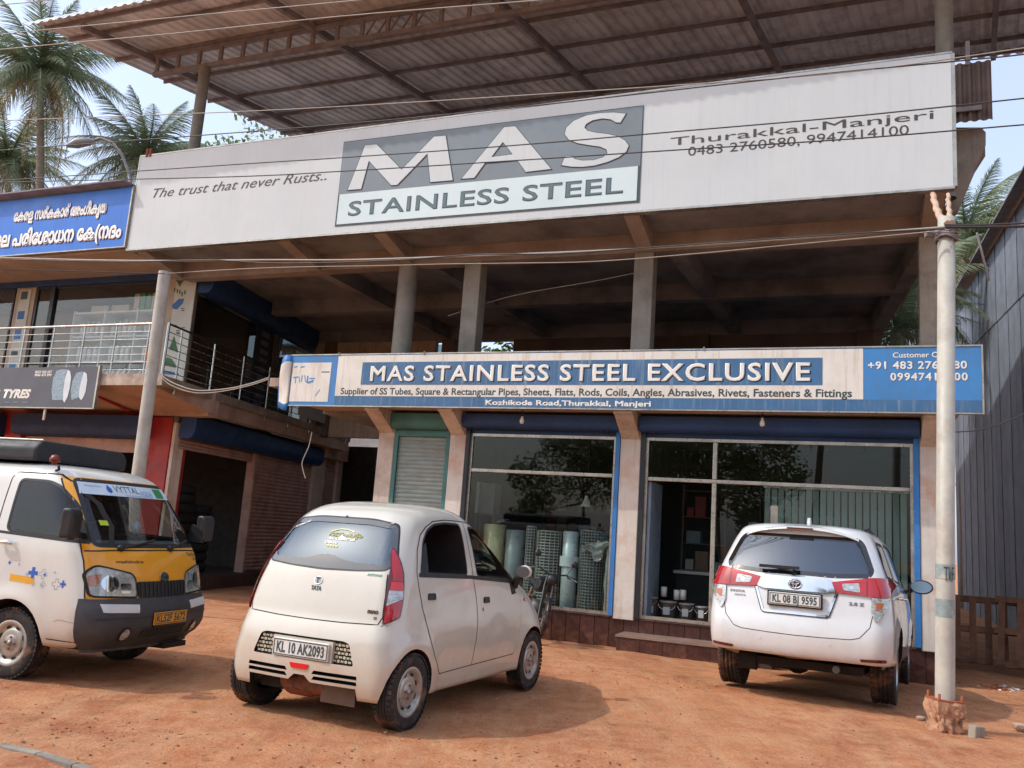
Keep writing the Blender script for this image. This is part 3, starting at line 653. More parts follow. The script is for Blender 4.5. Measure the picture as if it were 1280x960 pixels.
# front wall ground floor
for a, b in ((-8.95, -8.38), (-13.45, -12.9)): bevel(MB().box(a, b, yF-.02, yF+.5, -.3, 3.42).build('pillar', red_paint, LB), .012)
MB().box(-8.36, -8.28, yF+.0, yF+.3, -.3, 3.42).build('pillar_edge', pillar_m, LB)
MB().box(-20.5, -8.96, yF-.0, yF+.3, 3.40, 3.52).build('lintel', red_paint, LB)
MB().prism([(-1.40, SB-.045), (-1.36, SB-.012), (yF-.01, 3.475), (yF-.01, 3.43)], 'x', -9.42, -9.36).build('red_trim', red_paint, LB)
def bx(a, b): 
    n = 8; z0, z1, y0 = 2.92, 3.395, yF-.34; pts = [(yF, z0), (yF, z1), (y0, z1)]+[(y0+.16*(1-cos(t*pi/2/n)), z1-(z1-z0)*.55-(z1-z0)*.45*sin(t*pi/2/n)) for t in range(n+1)]
    return MB().prism(pts, 'x', a, b).build('shutter_box', blue_paint, LB)
bx(-12.88, -8.97); bx(-20.5, -13.47)
MB().box(-12.88, -8.97, yF+.1, yF+.15, 2.62, 2.915).build('raised_shutter', shutter_b, LB)
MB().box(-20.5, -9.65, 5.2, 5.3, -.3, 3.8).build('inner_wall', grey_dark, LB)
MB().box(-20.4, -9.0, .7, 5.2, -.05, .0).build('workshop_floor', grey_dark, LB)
# side wall: local axis along the wall
def sp(t, off, z): return (sidex(.3+t)+off, .3+t+off*.187, z)
def sbox(mk, t0, t1, o0, o1, z0, z1):
    vs = [sp(t, o, z) for z in (z0, z1) for t, o in ((t0, o0), (t1, o0), (t1, o1), (t0, o1))]
    return mk.add(vs, [(0, 3, 2, 1), (4, 5, 6, 7), (0, 1, 5, 4), (1, 2, 6, 5), (2, 3, 7, 6), (3, 0, 4, 7)])
def tside(px, py, off=0):       # photo point on the side wall plane -> (t, z)
    r = ray(px, py); p0 = F(*sp(0, off, 0)); d = (F(*sp(1, off, 0))-p0).normalized(); n = Vector((-d.y, d.x, 0)); t = ((p0-CAM).dot(n))/r.dot(n); P = CAM+r*t; return (P-p0).dot(d), P.z
def sobj(name, mat, t0, t1, o0, o1, z0, z1, parent=None): return sbox(MB(), t0, t1, o0, o1, z0, z1).build(name, mat, parent or LB)
tA = tside(306, 640)[0]; tB = tside(384, 600)[0]; tC = tside(398, 600)[0]
sobj('plinth', M('dark_step', '#54423a', '#453630', ns=3, rough=.7), -.2, 9, -.35, .42, -.45, .02)
sobj('pillar', shutter_b, tA-.06, tA+.04, -.1, .12, .02, 3.4); sobj('pillar', pillar_m, tB, tC, -.1, .14, .02, 3.4)
sobj('pillar', pillar_m, 8.6, 9, -.1, .14, .02, 3.4)
sobj('lintel', darkwall, 0, 9, -.1, .0, 3.3, 3.6)
def ssh(t0, t1, z0, z1, off, mat, n):
    mk = MB(); h = (z1-z0)/n; rows = []
    for i in range(n):
        for k in range(4): rows.append((off+.026*sin(pi*k/4), z0+h*(i+k/4)))
    rows.append((off, z1)); k = len(rows)
    mk.add([sp(t0, o, z) for o, z in rows]+[sp(t1, o, z) for o, z in rows], [(i, i+1, i+1+k, i+k) for i in range(k-1)]); return mk.build('shutter_curtain', mat, LB)
ssh(tA+.04, tB, .03, 3.3, .03, shutter_b, 34); ssh(tC, 8.6, .03, 3.3, .03, shutter_b, 34)
ssh(.1, tA-.07, 2.75, 3.2, .03, shutter_b, 6)
for a, b in ((.05, tB-.02), ):
    n = 8; mk = MB(); pts = [(.04, 2.98), (.04, 3.46), (.40, 3.46)]+[(.40-.16*(1-cos(t*pi/2/n)), 3.46-.26-.22*sin(t*pi/2/n)) for t in range(n+1)]
    k = len(pts); vs = [sp(a, p[0], p[1]) for p in pts]+[sp(b, p[0], p[1]) for p in pts]
    mk.add(vs, [tuple(range(k))[::-1], tuple(range(k, 2*k))]+[(i, (i+1) % k, (i+1) % k+k, i+k) for i in range(k)]); mk.build('shutter_box', blue_paint, LB)
sobj('beam_end', conc_orange, tB, tC+.5, .05, .5, 3.25, 3.79); sobj('beam_end', conc_orange, 6.2, 9, .05, .3, 3.3, 3.79)
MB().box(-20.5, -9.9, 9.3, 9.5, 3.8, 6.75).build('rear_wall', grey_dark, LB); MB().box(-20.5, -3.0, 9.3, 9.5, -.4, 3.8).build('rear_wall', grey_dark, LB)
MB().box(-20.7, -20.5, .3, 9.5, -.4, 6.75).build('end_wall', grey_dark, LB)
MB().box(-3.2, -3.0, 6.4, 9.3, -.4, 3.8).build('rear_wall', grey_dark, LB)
# first floor: corner column with printed panel, glass fronts
MB().box(-9.02, -8.36, yF-.02, yF+.45, 3.99, 6.76).build('column', M('column_beige', '#b3a594', '#a19484', ns=2, rough=.8), LB)
MB().box(-13.85, -13.2, yF-.02, yF+.4, 3.99, 6.76).build('column', M('column_beige', '#b3a594'), LB)
PAN = M('panel_print_pale', '#c3c4b8', '#b4b5aa', ns=2, rough=.6)
def A3(x, y): return at(x, y, -.28)
pp = MB().box(A3(215, 400)[0], A3(240, 400)[0], yF-.045, yF-.022, 4.15, 6.5).build('poster', PAN, LB)
pr = MB(); g_ = M('print_green', '#3f6b46', rough=.7); b_ = M('print_blue', '#3f6fa5', rough=.7)
def tri(mk, p, e=.05):
    n = len(p); vs = [(A3(*q)[0], yF-e, A3(*q)[1]) for q in p]+[(A3(*q)[0], yF-e+.004, A3(*q)[1]) for q in p]
    mk.add(vs, [tuple(range(n)), tuple(range(n, 2*n))[::-1]])
k4 = lambda p: [(200+x*.1979, 330+y*.1979) for x, y in p]
mk = MB(); tri(mk, k4([(105, 98), (125, 108), (155, 106), (140, 128), (130, 148), (118, 122)])); tri(mk, k4([(62, 540), (85, 480), (95, 455), (120, 560)])); tri(mk, k4([(25, 640), (50, 590), (80, 600), (118, 660)]))
for x, y in ((95, 165), (112, 172), (128, 178), (142, 190), (160, 180)): tri(mk, k4([(x, y-12), (x+8, y-10), (x+6, y+14), (x-2, y+12)]))
mk.build('poster_print', g_, LB)
mk = MB(); tri(mk, k4([(82, 262), (125, 222), (158, 222), (150, 250), (112, 290), (86, 284)])); tri(mk, k4([(30, 672), (120, 690), (126, 704), (30, 696)])); mk.build('poster_print', b_, LB)
mk = MB()
for x, y in ((140, 280), (140, 292), (108, 420), (108, 432), (112, 438), (145, 400), (92, 385)): tri(mk, k4([(x, y), (x+20, y+2), (x+19, y+8), (x-1, y+6)]))
mk.build('poster_print', ink, LB)
# poster strip on the left column
ap = MB().box(A3(22, 380)[0]+.05, A3(22, 380)[0]+.42, yF-.04, yF-.022, 4.1, 6.5).build('poster', PAN, LB)
uL = A3(22, 380)[0]+.1
for z0, z1, mt in ((6.25, 6.45, ink), (5.75, 5.95, b_), (5.25, 5.5, blue_trim), (4.85, 4.95, ink), (4.4, 4.62, blue_trim), (4.2, 4.3, g_)):
    MB().box(uL, uL+.22, yF-.045, yF-.041, z0, z1).build('poster_print', mt, LB)
MB().box(-20.5, -9.03, yF-.06, yF+.25, 6.55, 6.755).build('blue_lintel', blue_paint, LB)
def shopwin(a, b):
    w = thing('window', '', ''); del w['label']; del w['category']; w.parent = LB; w['base'] = LB['base']
    fr = MB(); fr.box(a, b, yF-.02, yF+.04, 3.99, 4.05); fr.box(a, b, yF-.02, yF+.04, 6.49, 6.545)
    for s in (a, b-.05): fr.box(s, s+.05, yF-.02, yF+.04, 4.052, 6.488)
    fr.build('frame', alu_dk, w); MB().box(a+.052, b-.052, yF+.006, yF+.014, 4.052, 6.488).build('pane', shopglass2, w)
shopwin(-13.15, -12.62); shopwin(-12.6, -9.05); shopwin(-20.5, -13.9)
MB().box(-12.64, -12.52, yF-.05, yF+.06, 3.99, 6.54).build('dark_post', alu_dk, LB)
MB().box(-20.5, -9.2, 3.3, 3.4, 3.99, 6.76).build('inner_wall', M('inner_beige', '#c4bcb0', rough=.9), LB)
MB().box(-20.5, -9.0, yF+.3, 3.3, 3.98, 4.0).build('shop_floor', darkwall, LB)
# side glass, first floor
t1, t2 = .12, tside(316, 440)[0]
SG = MB(); sbox(SG, t1, t2, -.004, .004, 4.0, 6.2)
SG.build('pane', GLASS('side_glass', (.35, .38, .38), .10), LB)
t3 = tside(338, 440)[0]
sobj('poster', M('dark_poster', '#2a3346', '#232a38', ns=3, rough=.5), t2, t3, -.01, .03, 4.0, 6.25)
mk = MB()
for i in range(9): sbox(mk, t2+.25, t2+.65, .031, .034, 4.15+i*.23, 4.28+i*.23)
mk.build('poster_print', M('poster_pale', '#6c7488', rough=.6), LB)
t4 = tside(428, 440)[0]; t4 = min(max(t4, 6), 9)
for a, b, z0 in ((0, t3+.1, 6.22), (t3+.12, 6.9, 6.18)):
    n = 8; mk = MB(); pts = [(.04, z0), (.04, 6.74), (.40, 6.74)]+[(.40-.16*(1-cos(t*pi/2/n)), 6.74-.28-(6.46-z0)*sin(t*pi/2/n)) for t in range(n+1)]
    k = len(pts); vs = [sp(a, p[0], p[1]) for p in pts]+[sp(b, p[0], p[1]) for p in pts]
    mk.add(vs, [tuple(range(k))[::-1], tuple(range(k, 2*k))]+[(i, (i+1) % k, (i+1) % k+k, i+k) for i in range(k)]); mk.build('shutter_box', blue_paint, LB)
SG = MB(); sbox(SG, t3+.2, 8.4, -.004, .004, 4.0, 6.2); SG.build('pane', GLASS('side_glass', (.35, .38, .38), .10), LB)
sobj('column', pillar_m, 8.4, 8.8, -.1, .14, 3.99, 6.7); sobj('column', darkwall, t3, t3+.2, -.1, .05, 3.99, 6.7)
# the roof slab of this wing: soffit towards the front
MB().box(-20.5, -8.74, -1.24, yF+.02, 6.70, 6.752).build('roof_soffit', M('soffit_beige', '#b09a86', '#9a8675', ns=1, rough=.9), LB)
MB().box(-15.6, sl-.12, -1.55, -1.05, 8.14, 8.17).build('roof_sheet_edge', steel_dark, LB)
mk = MB()
for k in range(40): mk.prism([(-20.5+k*.17, 8.171), (-20.5+k*.17+.04, 8.215), (-20.5+k*.17+.09, 8.215), (-20.5+k*.17+.13, 8.171)], 'y', -1.56, -1.0)
mk.build('roof_ribs', steel_dark, LB)

# railings: front and side are separate runs but one welded balustrade
RL = fthing('balcony_railing', 'stainless steel balustrade around the balcony of the left building', 'railing', -7.4, -1.5, 3.99)
yR = -1.5; uend = at(196, 400, 1.5)[0]+.2
topz = 5.03; rails = [topz-.155*k for k in range(1, 7)]
def tube(a, b, r, name, n=8, mat=ss): return MB().tube([a, b], r, n).build(name, mat, RL)
tube((-20.5, yR, topz), (uend, yR, topz), .028, 'top_rail')
for z in rails: tube((-20.5, yR, z), (uend, yR, z), .010, 'rail', 6)
ps = None
for k in range(9): 
    u = uend-.35-k*.86
    if ps is None: ps = tube((u, yR+.0, 3.95), (u, yR, topz-.02), .018, 'post'); pu = u
    else: copyobj(ps, RL, (u-pu, 0, 0))
e0 = Vector((at(211, 400, 1.45)[0]+.02, -1.45, 0)); dirb = Vector((-.187, 1, 0))
# match the run back from the corner
e1 = Vector((outx(7.6)+.02, 7.6, 0)); dd = (e1-e0)
tube(e0+Vector((0, 0, 3.95)), e0+Vector((0, 0, topz+.02)), .032, 'post')
tube(e0+Vector((0, 0, topz)), e1+Vector((0, 0, topz)), .022, 'top_rail', 8, alu_dk)
for z in rails: tube(e0+Vector((0, 0, z)), e1+Vector((0, 0, z)), .010, 'rail', 6)
for k in range(8):
    p = e0+dd*(.05+k*.135); tube(p+Vector((0, 0, 3.7)), p+Vector((0, 0, topz-.02)), .020, 'post')
wb = fthing('white_board', 'pale grey board tied to the balcony railing behind the end of the blue banner', 'board', outx(5), 5, 4.1)
bp = [outx(4.2)+.06, outx(6.6)+.06]; mk = MB(); mk.beam((bp[0], 4.2, 4.45), (bp[1], 6.6, 4.45), .03, .75); mk.build('board', M('board_grey', '#a9b0b4', rough=.6), wb)

# ---- TYRES sign
TS = fthing('tyre_shop_sign', 'dark grey tyre shop sign with two tyre pictures below the left balcony railing', 'signboard', -11, -1.65, 3.45)
d3 = 1.66; A4 = lambda x, y: at(x, y, d3)
tz1 = A4(60, 459)[1]; tz0 = A4(60, 509)[1]; tr_ = A4(120, 480)[0]
MB().box(-20.5, tr_, -d3, -d3+.06, tz0, tz1).build('panel', M('sign_grey', '#56585f', '#4d4f56', ns=1, rough=.45), TS)
fr = MB(); fr.box(tr_+.001, tr_+.04, -d3-.005, -d3+.07, tz0-.02, tz1+.02); fr.box(-20.5, tr_, -d3-.005, -d3+.07, tz0-.022, tz0-.001); fr.build('frame', alu, TS)
text_fit('& TYRES', A4(-8, 495)[0], A4(38, 495)[0], A4(20, 497)[1], .165, putd(TS, d3, .003), white_ink, TS, bold=.05, shear=.25)
for i, s_ in enumerate(('9633 350 357', '9846 475 899')): text_fit(s_, A4(44, 466)[0], A4(65, 466)[0], A4(50, 466.5+i*3.8)[1], .05, putd(TS, d3, .003), white_ink, TS, bold=.03, shear=.2)
mk = MB()
for a, b, z in ((5, 12, 503), (16, 24, 503), (28, 36, 503)): p, q_ = A4(a, z), A4(b, z); mk.box(p[0], q_[0], -d3-.004, -d3-.001, p[1]-.012, p[1]+.018)
mk.build('small_print', M('poster_pale', '#6c7488'), TS)
k5 = lambda p: [(x*.15625, 400+y*.15625) for x, y in p]
def flat(p, e, mat, name, T, A, d):
    p = k5(p); n = len(p); b = Vector(T['base']); vs = [Vector((A(*q)[0], -d-e, A(*q)[1])) for q in p]+[Vector((A(*q)[0], -d-e+.003, A(*q)[1])) for q in p]
    return MB().add(vs, [tuple(range(n)), tuple(range(n, 2*n))[::-1]]+[(i, (i+1) % n, (i+1) % n+n, i+n) for i in range(n)]).build(name, mat, T)
ty_m = M('tyre_print', '#9fb3bd', '#5f7682', ns=22, rough=.6, dscale=(3, 1, 1)); tw_m = M('tyre_print_white', '#d5dcdf', rough=.6)
for sx, ox in ((1, 0), (.86, 0)):
    if sx == 1: t_ = [(418, 640), (414, 560), (425, 470), (455, 405), (500, 394), (545, 398), (520, 470), (508, 560), (505, 640)]; w_ = [(505, 640), (508, 560), (522, 470), (545, 398), (562, 410), (570, 460), (560, 540), (540, 620), (515, 662)]
    else: t_ = [(572, 640), (566, 570), (580, 490), (610, 425), (650, 412), (672, 416), (650, 480), (636, 560), (634, 620)]; w_ = [(634, 620), (636, 560), (652, 480), (674, 414), (695, 430), (700, 480), (686, 570), (668, 620), (650, 642)]
    flat(t_, .003, ty_m, 'tyre_picture', TS, A4, d3); flat(w_, .005, tw_m, 'tyre_picture_sidewall', TS, A4, d3)
MB().box(A4(54, 510)[0], A4(56, 510)[0], -d3+.02, -d3+.05, tz0-.26, tz0-.01).build('hook', plaster, TS)
# ---- blue water-testing sign in Malayalam
d4 = 1.34; A5 = lambda x, y: at(x, y, d4)
WS_ = fthing('blue_signboard', 'blue signboard with white Malayalam lettering at the upper left', 'signboard', -11, -d4, 6.8)
wz0 = (A5(0, 318)[1]+A5(160, 309)[1])/2; wz1 = (A5(0, 250)[1]+A5(168, 236)[1])/2; wr = sl-.06
MB().box(-20.5, wr, -d4, -d4+.06, wz0, wz1).build('panel', sign_blue2, WS_)
fr = MB(); fr.box(wr+.001, wr+.03, -d4-.006, -d4+.07, wz0-.02, wz1+.02); fr.box(-20.5, wr, -d4-.006, -d4+.07, wz0-.022, wz0-.001); fr.build('frame', alu, WS_)
for dx, dz, e, mt, ol in ((.014, -.014, .003, M('sign_shadow_blue', '#173a78'), .040), (0, 0, .012, M('lettering_bright_white', '#f2f1ec', '#ecebe6', rough=.5), .062)):
    text_fit('\u0d47\u0d15\u0d30\u0d33 \u0d38\u0d30\u0d4d\u200c\u0d15\u0d15\u0d3e\u0d30\u0d4d\u200c \u0d05\u0d02\u0d17\u0d40\u0d15\u0d43\u0d24'.replace('\u200c', ''), A5(18.5, 270)[0]+dx, A5(134, 262)[0]+dx, A5(30, 276)[1]+dz, .235, putd(WS_, d4, e), mt, WS_, outline=ol, relief=(0, -.05, 0))
    text_fit('\u0d1c\u0d32 \u0d2a\u0d30\u0d3f\u0d47\u0d36\u0d3e\u0d27\u0d28 \u0d47\u0d15(\u0d28\u0d26\u0d02', A5(-9, 300)[0]+dx, A5(152, 295)[0]+dx, A5(30, 306.5)[1]+dz, .30, putd(WS_, d4, e), mt, WS_, outline=ol, relief=(0, -.05, 0))

# ---- goods seen behind the upper glass
rnd = random.Random(11)
SH = fthing('display_shelf', 'white display shelving full of bottles and cartons behind the upper left shop window', 'shelf', -11, 1.2, 3.99)
for z in (4.15, 4.75, 5.35, 5.95): MB().box(-12.2, -9.35, .62, 1.07, z-.02, z+.02).build('shelf_board', M('shelf_white', '#eceeed', rough=.5), SH)
for u in (-12.2, -11.2, -10.2, -9.37): MB().box(u, u+.04, .60, 1.08, 4.0, 6.0).build('upright', M('shelf_white', '#eceeed'), SH)
MB().box(-12.2, -9.35, 1.08, 1.10, 4.0, 6.0).build('back_panel', M('shelf_back', '#d5e0e4', rough=.6), SH)
goods = [M('bottle_white', '#f0f1ee', rough=.4), M('bottle_blue', '#7fa9cf', rough=.4), M('carton_cream', '#cdc3ae', rough=.7), M('carton_green', '#4e9a4e', rough=.6)]
def bottle_mesh(r, h, mat): return MB().rev([(0, 0), (r, 0), (r, h*.78), (r*.45, h*.88), (r*.45, h), (0, h)], (0, 0, 0), 'z', 10).mesh('bottle', mat)
bms = [bottle_mesh(.06, .40, goods[0]), bottle_mesh(.055, .36, goods[1]), bottle_mesh(.07, .44, goods[0])]
ORD = ['first', 'second', 'third', 'fourth', 'fifth', 'sixth', 'seventh', 'eighth', 'ninth', 'tenth', 'eleventh', 'twelfth', 'thirteenth', 'fourteenth', 'fifteenth', 'sixteenth', 'seventeenth', 'eighteenth', 'nineteenth', 'twentieth']
rows_ = {4.17: 'bottom', 4.77: 'middle', 5.37: 'top'}
for z in (4.17, 4.77, 5.37):
    u = -12.05; nb_ = 0
    while u < -9.5:
        if min(abs(u-x) for x in (-12.18, -11.18, -10.18, -9.35)) > .10:
            o = link('bottle', bms[0 if rnd.random() < .6 else rnd.randrange(3)]); o.location = F(u, .80, z); tag(o, '%s bottle from the left on the %s row of the upstairs white shelving' % (ORD[nb_], rows_[z]), 'bottle', 'bottles on the white shelving upstairs'); nb_ += 1
        u += rnd.uniform(.15, .19)
for u, w, h, mt, lb in ((-11.75, .55, .16, 2, 'flat cream carton on top of the upstairs shelving, leftmost of two'), (-11.1, .55, .16, 2, 'flat cream carton on the upstairs shelving, right one of two, beside the packets'), (-10.42, .16, .42, 2, 'narrow pale packet standing at the left of the green ones upstairs'), (-10.22, .13, .42, 3, 'left one of two green packets standing on the upstairs shelving'), (-10.05, .13, .42, 3, 'right one of two green packets standing on the upstairs shelving'), (-9.88, .13, .42, 2, 'narrow pale packet standing right of the green ones upstairs')):
    o = fobj(MB().box(u, u+w, .68, 1.0, 5.972, 5.972+h), 'carton', goods[mt], u, 1.1, 5.972); bevel(o, .006, 1); tag(o, lb, 'carton')
o = fobj(MB().box(-15, -13.95, .6, 1.1, 4.0, 5.05), 'cupboard', M('cupboard_wood', '#a5622f', '#8d5226', ns=4, rough=.5, dscale=(1, 1, 6)), -14.5, .8, 4); tag(o, 'orange brown wooden cupboard behind the railing at the far left upstairs', 'cupboard')

# ================================================================ SHED AT THE RIGHT
uS = 9.3
def on_u(px, py, u0):
    r = ray(px, py); P0 = OF+Ux*u0; t = ((P0-CAM).dot(Ux))/r.dot(Ux); P = CAM+r*t; return to_uy(P)[1], P.z
ya, za = on_u(1194, 386, uS); yb, zb_ = on_u(1280, 249, uS)
SHD = fthing('metal_shed', 'tall shed with grey corrugated metal wall at the right edge', 'shed', uS, 0, -.3)
shed_m = M('shed_sheet', '#858d9a', '#727a87', ns=1.5, rough=.55, metal=.15, dirt='#5f6167', dirt_amt=.4, ds=1.2, streak=.3, streak_c='#6b6763')
slope = (zb_-za)/(yb-ya)
def ztop(y): return za+slope*(y-ya)
yl0, zl0 = on_u(1223, 425, uS); yl1, zl1 = on_u(1280, 366, uS); lsl = (zl1-zl0)/(yl1-yl0)
ymin, ymax = yb-9, ya+1.0
vary(shed_m, .18); y = ymin; k = 0
while y < ymax:
    y2 = min(y+.92, ymax); 
    for lower in (1, 0):
        mk = MB(); nn = max(2, int(round((y2-y)/.092))); 
        for i in range(nn+1):
            yy = y+(y2-y)*i/nn; x = uS+(.020 if i % 2 else -.020)+(.0 if lower else -.03)-.006*(k % 2)
            zl = zl0+lsl*(yy-yl0)
            zA, zB = (-.3, zl+.06) if lower else (zl-.05, ztop(yy))
            mk.v += [(x, yy, zA), (x, yy, zB)]
        mk.f = [(2*i, 2*i+2, 2*i+3, 2*i+1) for i in range(nn)]; mk.mi = [0]*nn; mk.sm = [False]*nn
        mk.build('wall_sheet', shed_m, SHD)
    k += 1
    if y2 >= ymax: break
    y = y2-.02
mk = MB(); mk.add([(uS-.42, ymin, ztop(ymin)-.02), (uS-.42, ymax, ztop(ymax)-.02), (uS+6, ymax, ztop(ymax)+1.2), (uS+6, ymin, ztop(ymin)+1.2), (uS-.42, ymin, ztop(ymin)+.03), (uS-.42, ymax, ztop(ymax)+.03), (uS+6, ymax, ztop(ymax)+1.25), (uS+6, ymin, ztop(ymin)+1.25)],
    [(0, 3, 2, 1), (4, 5, 6, 7), (0, 1, 5, 4), (1, 2, 6, 5), (2, 3, 7, 6), (3, 0, 4, 7)]); mk.build('roof', steel_dark, SHD)
MB().box(uS+.03, uS+6, ymax-.05, ymax, -.3, ztop(ymax)-.05).build('rear_wall', shed_m, SHD)

# pallets leaning on the shed wall
wood = M('pallet_wood', '#7d5a43', '#5f4232', ns=6, rough=.85, dirt='#8f5a3d', dirt_amt=.5, dscale=(1, 1, 1), bump=.2, bs=40)
vary(wood, .3)
def pallet(label, c, L, Hh, lean, rzz, n):
    T = thing('wooden_pallet', label, 'pallet', c, rzz, 'pallets leaning by the shed')
    def tf(o): o.rotation_euler = (lean, 0, 0); return o
    for z in (.04, Hh*.5, Hh-.05): tf(MB().box(-L/2, L/2, .0, .05, z-.05, z+.05).build('rail', wood, T))
    rr = random.Random(int(L*100)+n)
    for i in range(n):
        x = -L/2+.05+(L-.16)*i/(n-1); w = .1
        tf(MB().box(x, x+w, -.022, -.002, .0+rr.uniform(0, .03), Hh-rr.uniform(0, .04)).build('slat', wood, T))
        tf(MB().box(x+.03, x+w-.02, .052, .072, .0, Hh).build('slat', wood, T))
    return T
P1 = F(*(lambda p: (p[0], p[1], 0))(to_uy(gw(1228, 829, -.12)))); P1.z = -.12
pallet('long dark wooden pallet leaning behind the pole at the shed wall', P1+Vector((-.35, .15, 0)), 2.0, 1.1, radians(-16), FA-.12, 9)
P2 = gw(1275, 838, -.1)
pallet('wooden pallet leaning at the right edge of the picture by the shed', P2+Vector((.45, .0, 0)), 1.5, 1.15, radians(-20), FA-.25, 6)
# rubble near the pallets
o = pebbles('rubble', 60, lambda r: (gw(1262, 838, 0).x+r.gauss(0, .25), gw(1262, 838, 0).y+r.gauss(0, .15)), .02, .06, [greystone, white_sign, laterite], 9)

# ================================================================ POLES, WIRES, BULBS
PR = gw(1181, 913, 0.0)
UP = thing('utility_pole', 'pale steel utility pole on a crumbling concrete footing in front of the white people carrier', 'pole', PR)
topP = 4.80
UP.rotation_euler = (0, .0, 0); MB().rev([(.082, .26), (.082, 1.2), (.080, 1.21), (.078, topP), (.0, topP+.01)], (0, 0, 0), 'z', 24).build('shaft', pole_m, UP)
UP.rotation_euler = (0, .021, 0)
MB().box(-.12, .12, -.12, .12, .255, .27).build('base_plate', rust, UP)
for x, y in ((-.10, -.10), (.10, -.10), (.10, .10), (-.10, .10)): MB().rev([(.013, .27), (.013, .32), (0, .32)], (x, y, 0), 'z', 6).build('anchor_bolt', rust, UP)
bm = bmesh.new(); bmesh.ops.create_cube(bm, size=1); bmesh.ops.subdivide_edges(bm, edges=bm.edges, cuts=14, use_grid_fill=True)
for v in bm.verts:
    p = v.co.copy(); t = p.z+.5; s_ = .52-.10*(1-abs(t-.35)); sc = .116+.010*sin(t*9)
    nn = noise.noise(p*5+Vector((4, 2, 0)))*.055+noise.noise(p*13)*.03
    v.co = Vector((p.x*2*(sc+nn*(1-t*.8)), p.y*2*(sc+nn*(1-t*.8)), -.10+t*.355+(noise.noise(p*4)*.01 if t > .95 else 0)))
me = bpy.data.meshes.new('footing'); bm.to_mesh(me); bm.free(); me.materials.append(M('footing_concrete', '#b58a6c', '#94694f', ns=5, rough=.95, dirt='#7a4a35', dirt_amt=.8, ds=4, bump=.9, bs=18)); link('footing', me, UP)
mk = MB()
for zz in (1.02, 1.62-.02): 
    for a in range(9): mk.v += []
tp = M('painted_band', '#8d9a98', '#6f7f80', ns=9, rough=.6, dirt='#c4bda9', dirt_amt=.9, ds=12)
for z0, z1 in ((1.32, 1.45), (.98, 1.14)): MB().rev([(.0835, z0), (.0835, z1)], (0, 0, 0), 'z', 24).build('painted_band', tp, UP)
text_fit('TkF', -.05, .04, 1.30, .13, lambda a, z: (a, -math.sqrt(.0845**2-a*a)-.001, z), ink, UP, bold=.0)
mk = MB(); mk.box(-.17, .12, .04, .10, topP-.18, topP-.13)
mk.build('cross_bracket', steel_dark, UP)
cl = M('binding_cloth', '#cdb09a', '#b0917b', ns=9, rough=.95, bump=.4, bs=30)
pz = topP-.10
BC = thing('binding_strip', 'two pale cloth strips tying the corner of the white signboard to the pole top', 'cloth strip', PR+Vector((0, 0, pz)))
for (ax, ay), (bx2, by2), w_ in (((1166, 243), (1184, 280), .11), ((1185, 243), (1189, 278), .08)):
    ua_, za_ = at(ax, ay, 1.36); A_ = F(ua_, -1.36, za_)-BC.location; B_ = atY(bx2, by2, 7.86)-BC.location; mk = MB(); n_ = 14
    P_ = [A_+(B_-A_)*(i/n_)+Vector((.012*sin(i*2.3), 0, -.10*sin(pi*i/n_))) for i in range(n_+1)]
    mk.tube(P_, w_*.36, 6)
    mk.build('strip', cl, BC)
mk = MB()
for k in range(4): mk.tube([(.10*cos(a)+(.02*sin(k*3)), .11*sin(a), pz-.12+k*.025+.02*sin(a*2+k)) for a in [i*pi/6 for i in range(13)]], .014, 5)
mk.build('wire_binding', steel_dark, UP)
mk = MB().tube([(.3, 0, pz-.02), (.35, -.02, pz-.28), (.42, 0, pz-.5)], .012, 5); mk.build('hanging_wire_end', steel_dark, UP)
# small concrete block beside the footing
bo = MB().box(-.055, .055, -.04, .04, 0, .12).build('concrete_block', concrete); bevel(bo, .01); bo.location = gw(1220, 922, 0)+Vector((0, 0, -.02)); bo.rotation_euler = (0, .1, .3); tag(bo, 'small grey concrete block half sunk right of the pole footing', 'block')
for (x, y), s_, lb in (((1151, 900), .05, 'small pale stone left of the pole footing'), ((1276, 912), .08, 'broken orange brick end at the right edge of the ground')):
    V, Fc = ROCKS[2]; o = MB().add([(p[0]*s_, p[1]*s_, p[2]*s_) for p in V], Fc).build('stone', conc_orange); o.location = gw(x, y, 0)+Vector((0, 0, s_*.3)); tag(o, lb, 'stone')
# left pole, slightly leaning
dL = 4.45
a, b = at(206, 340, dL), at(172, 600, dL)
ub, zbb = a[0]+(b[0]-a[0])*(a[1]+.05)/(a[1]-b[1]), -.05
LP = fthing('utility_pole', 'round pale steel pole standing behind the white and yellow van', 'pole', ub, -dL, -.05)
LP['base'] = (ub, -dL, -.05)
MB().tube([(ub, -dL, -.05), (a[0], -dL, a[1])], [.098, .088], 20).build('shaft', pole_m, LP)
mk = MB().tube([(a[0]-.08, -dL, a[1]-.03), (a[0]+.1, -dL, a[1]-.03)], .02, 6); mk.build('cross_bracket', steel_dark, LP)
up_ = (a[0]-(a[0]-ub)*1.26/(a[1]+.05)); MB().box(up_-.11, up_-.085, -dL-.05, -dL-.02, a[1]-1.40, a[1]-1.16).build('rusty_clip', rust, LP)
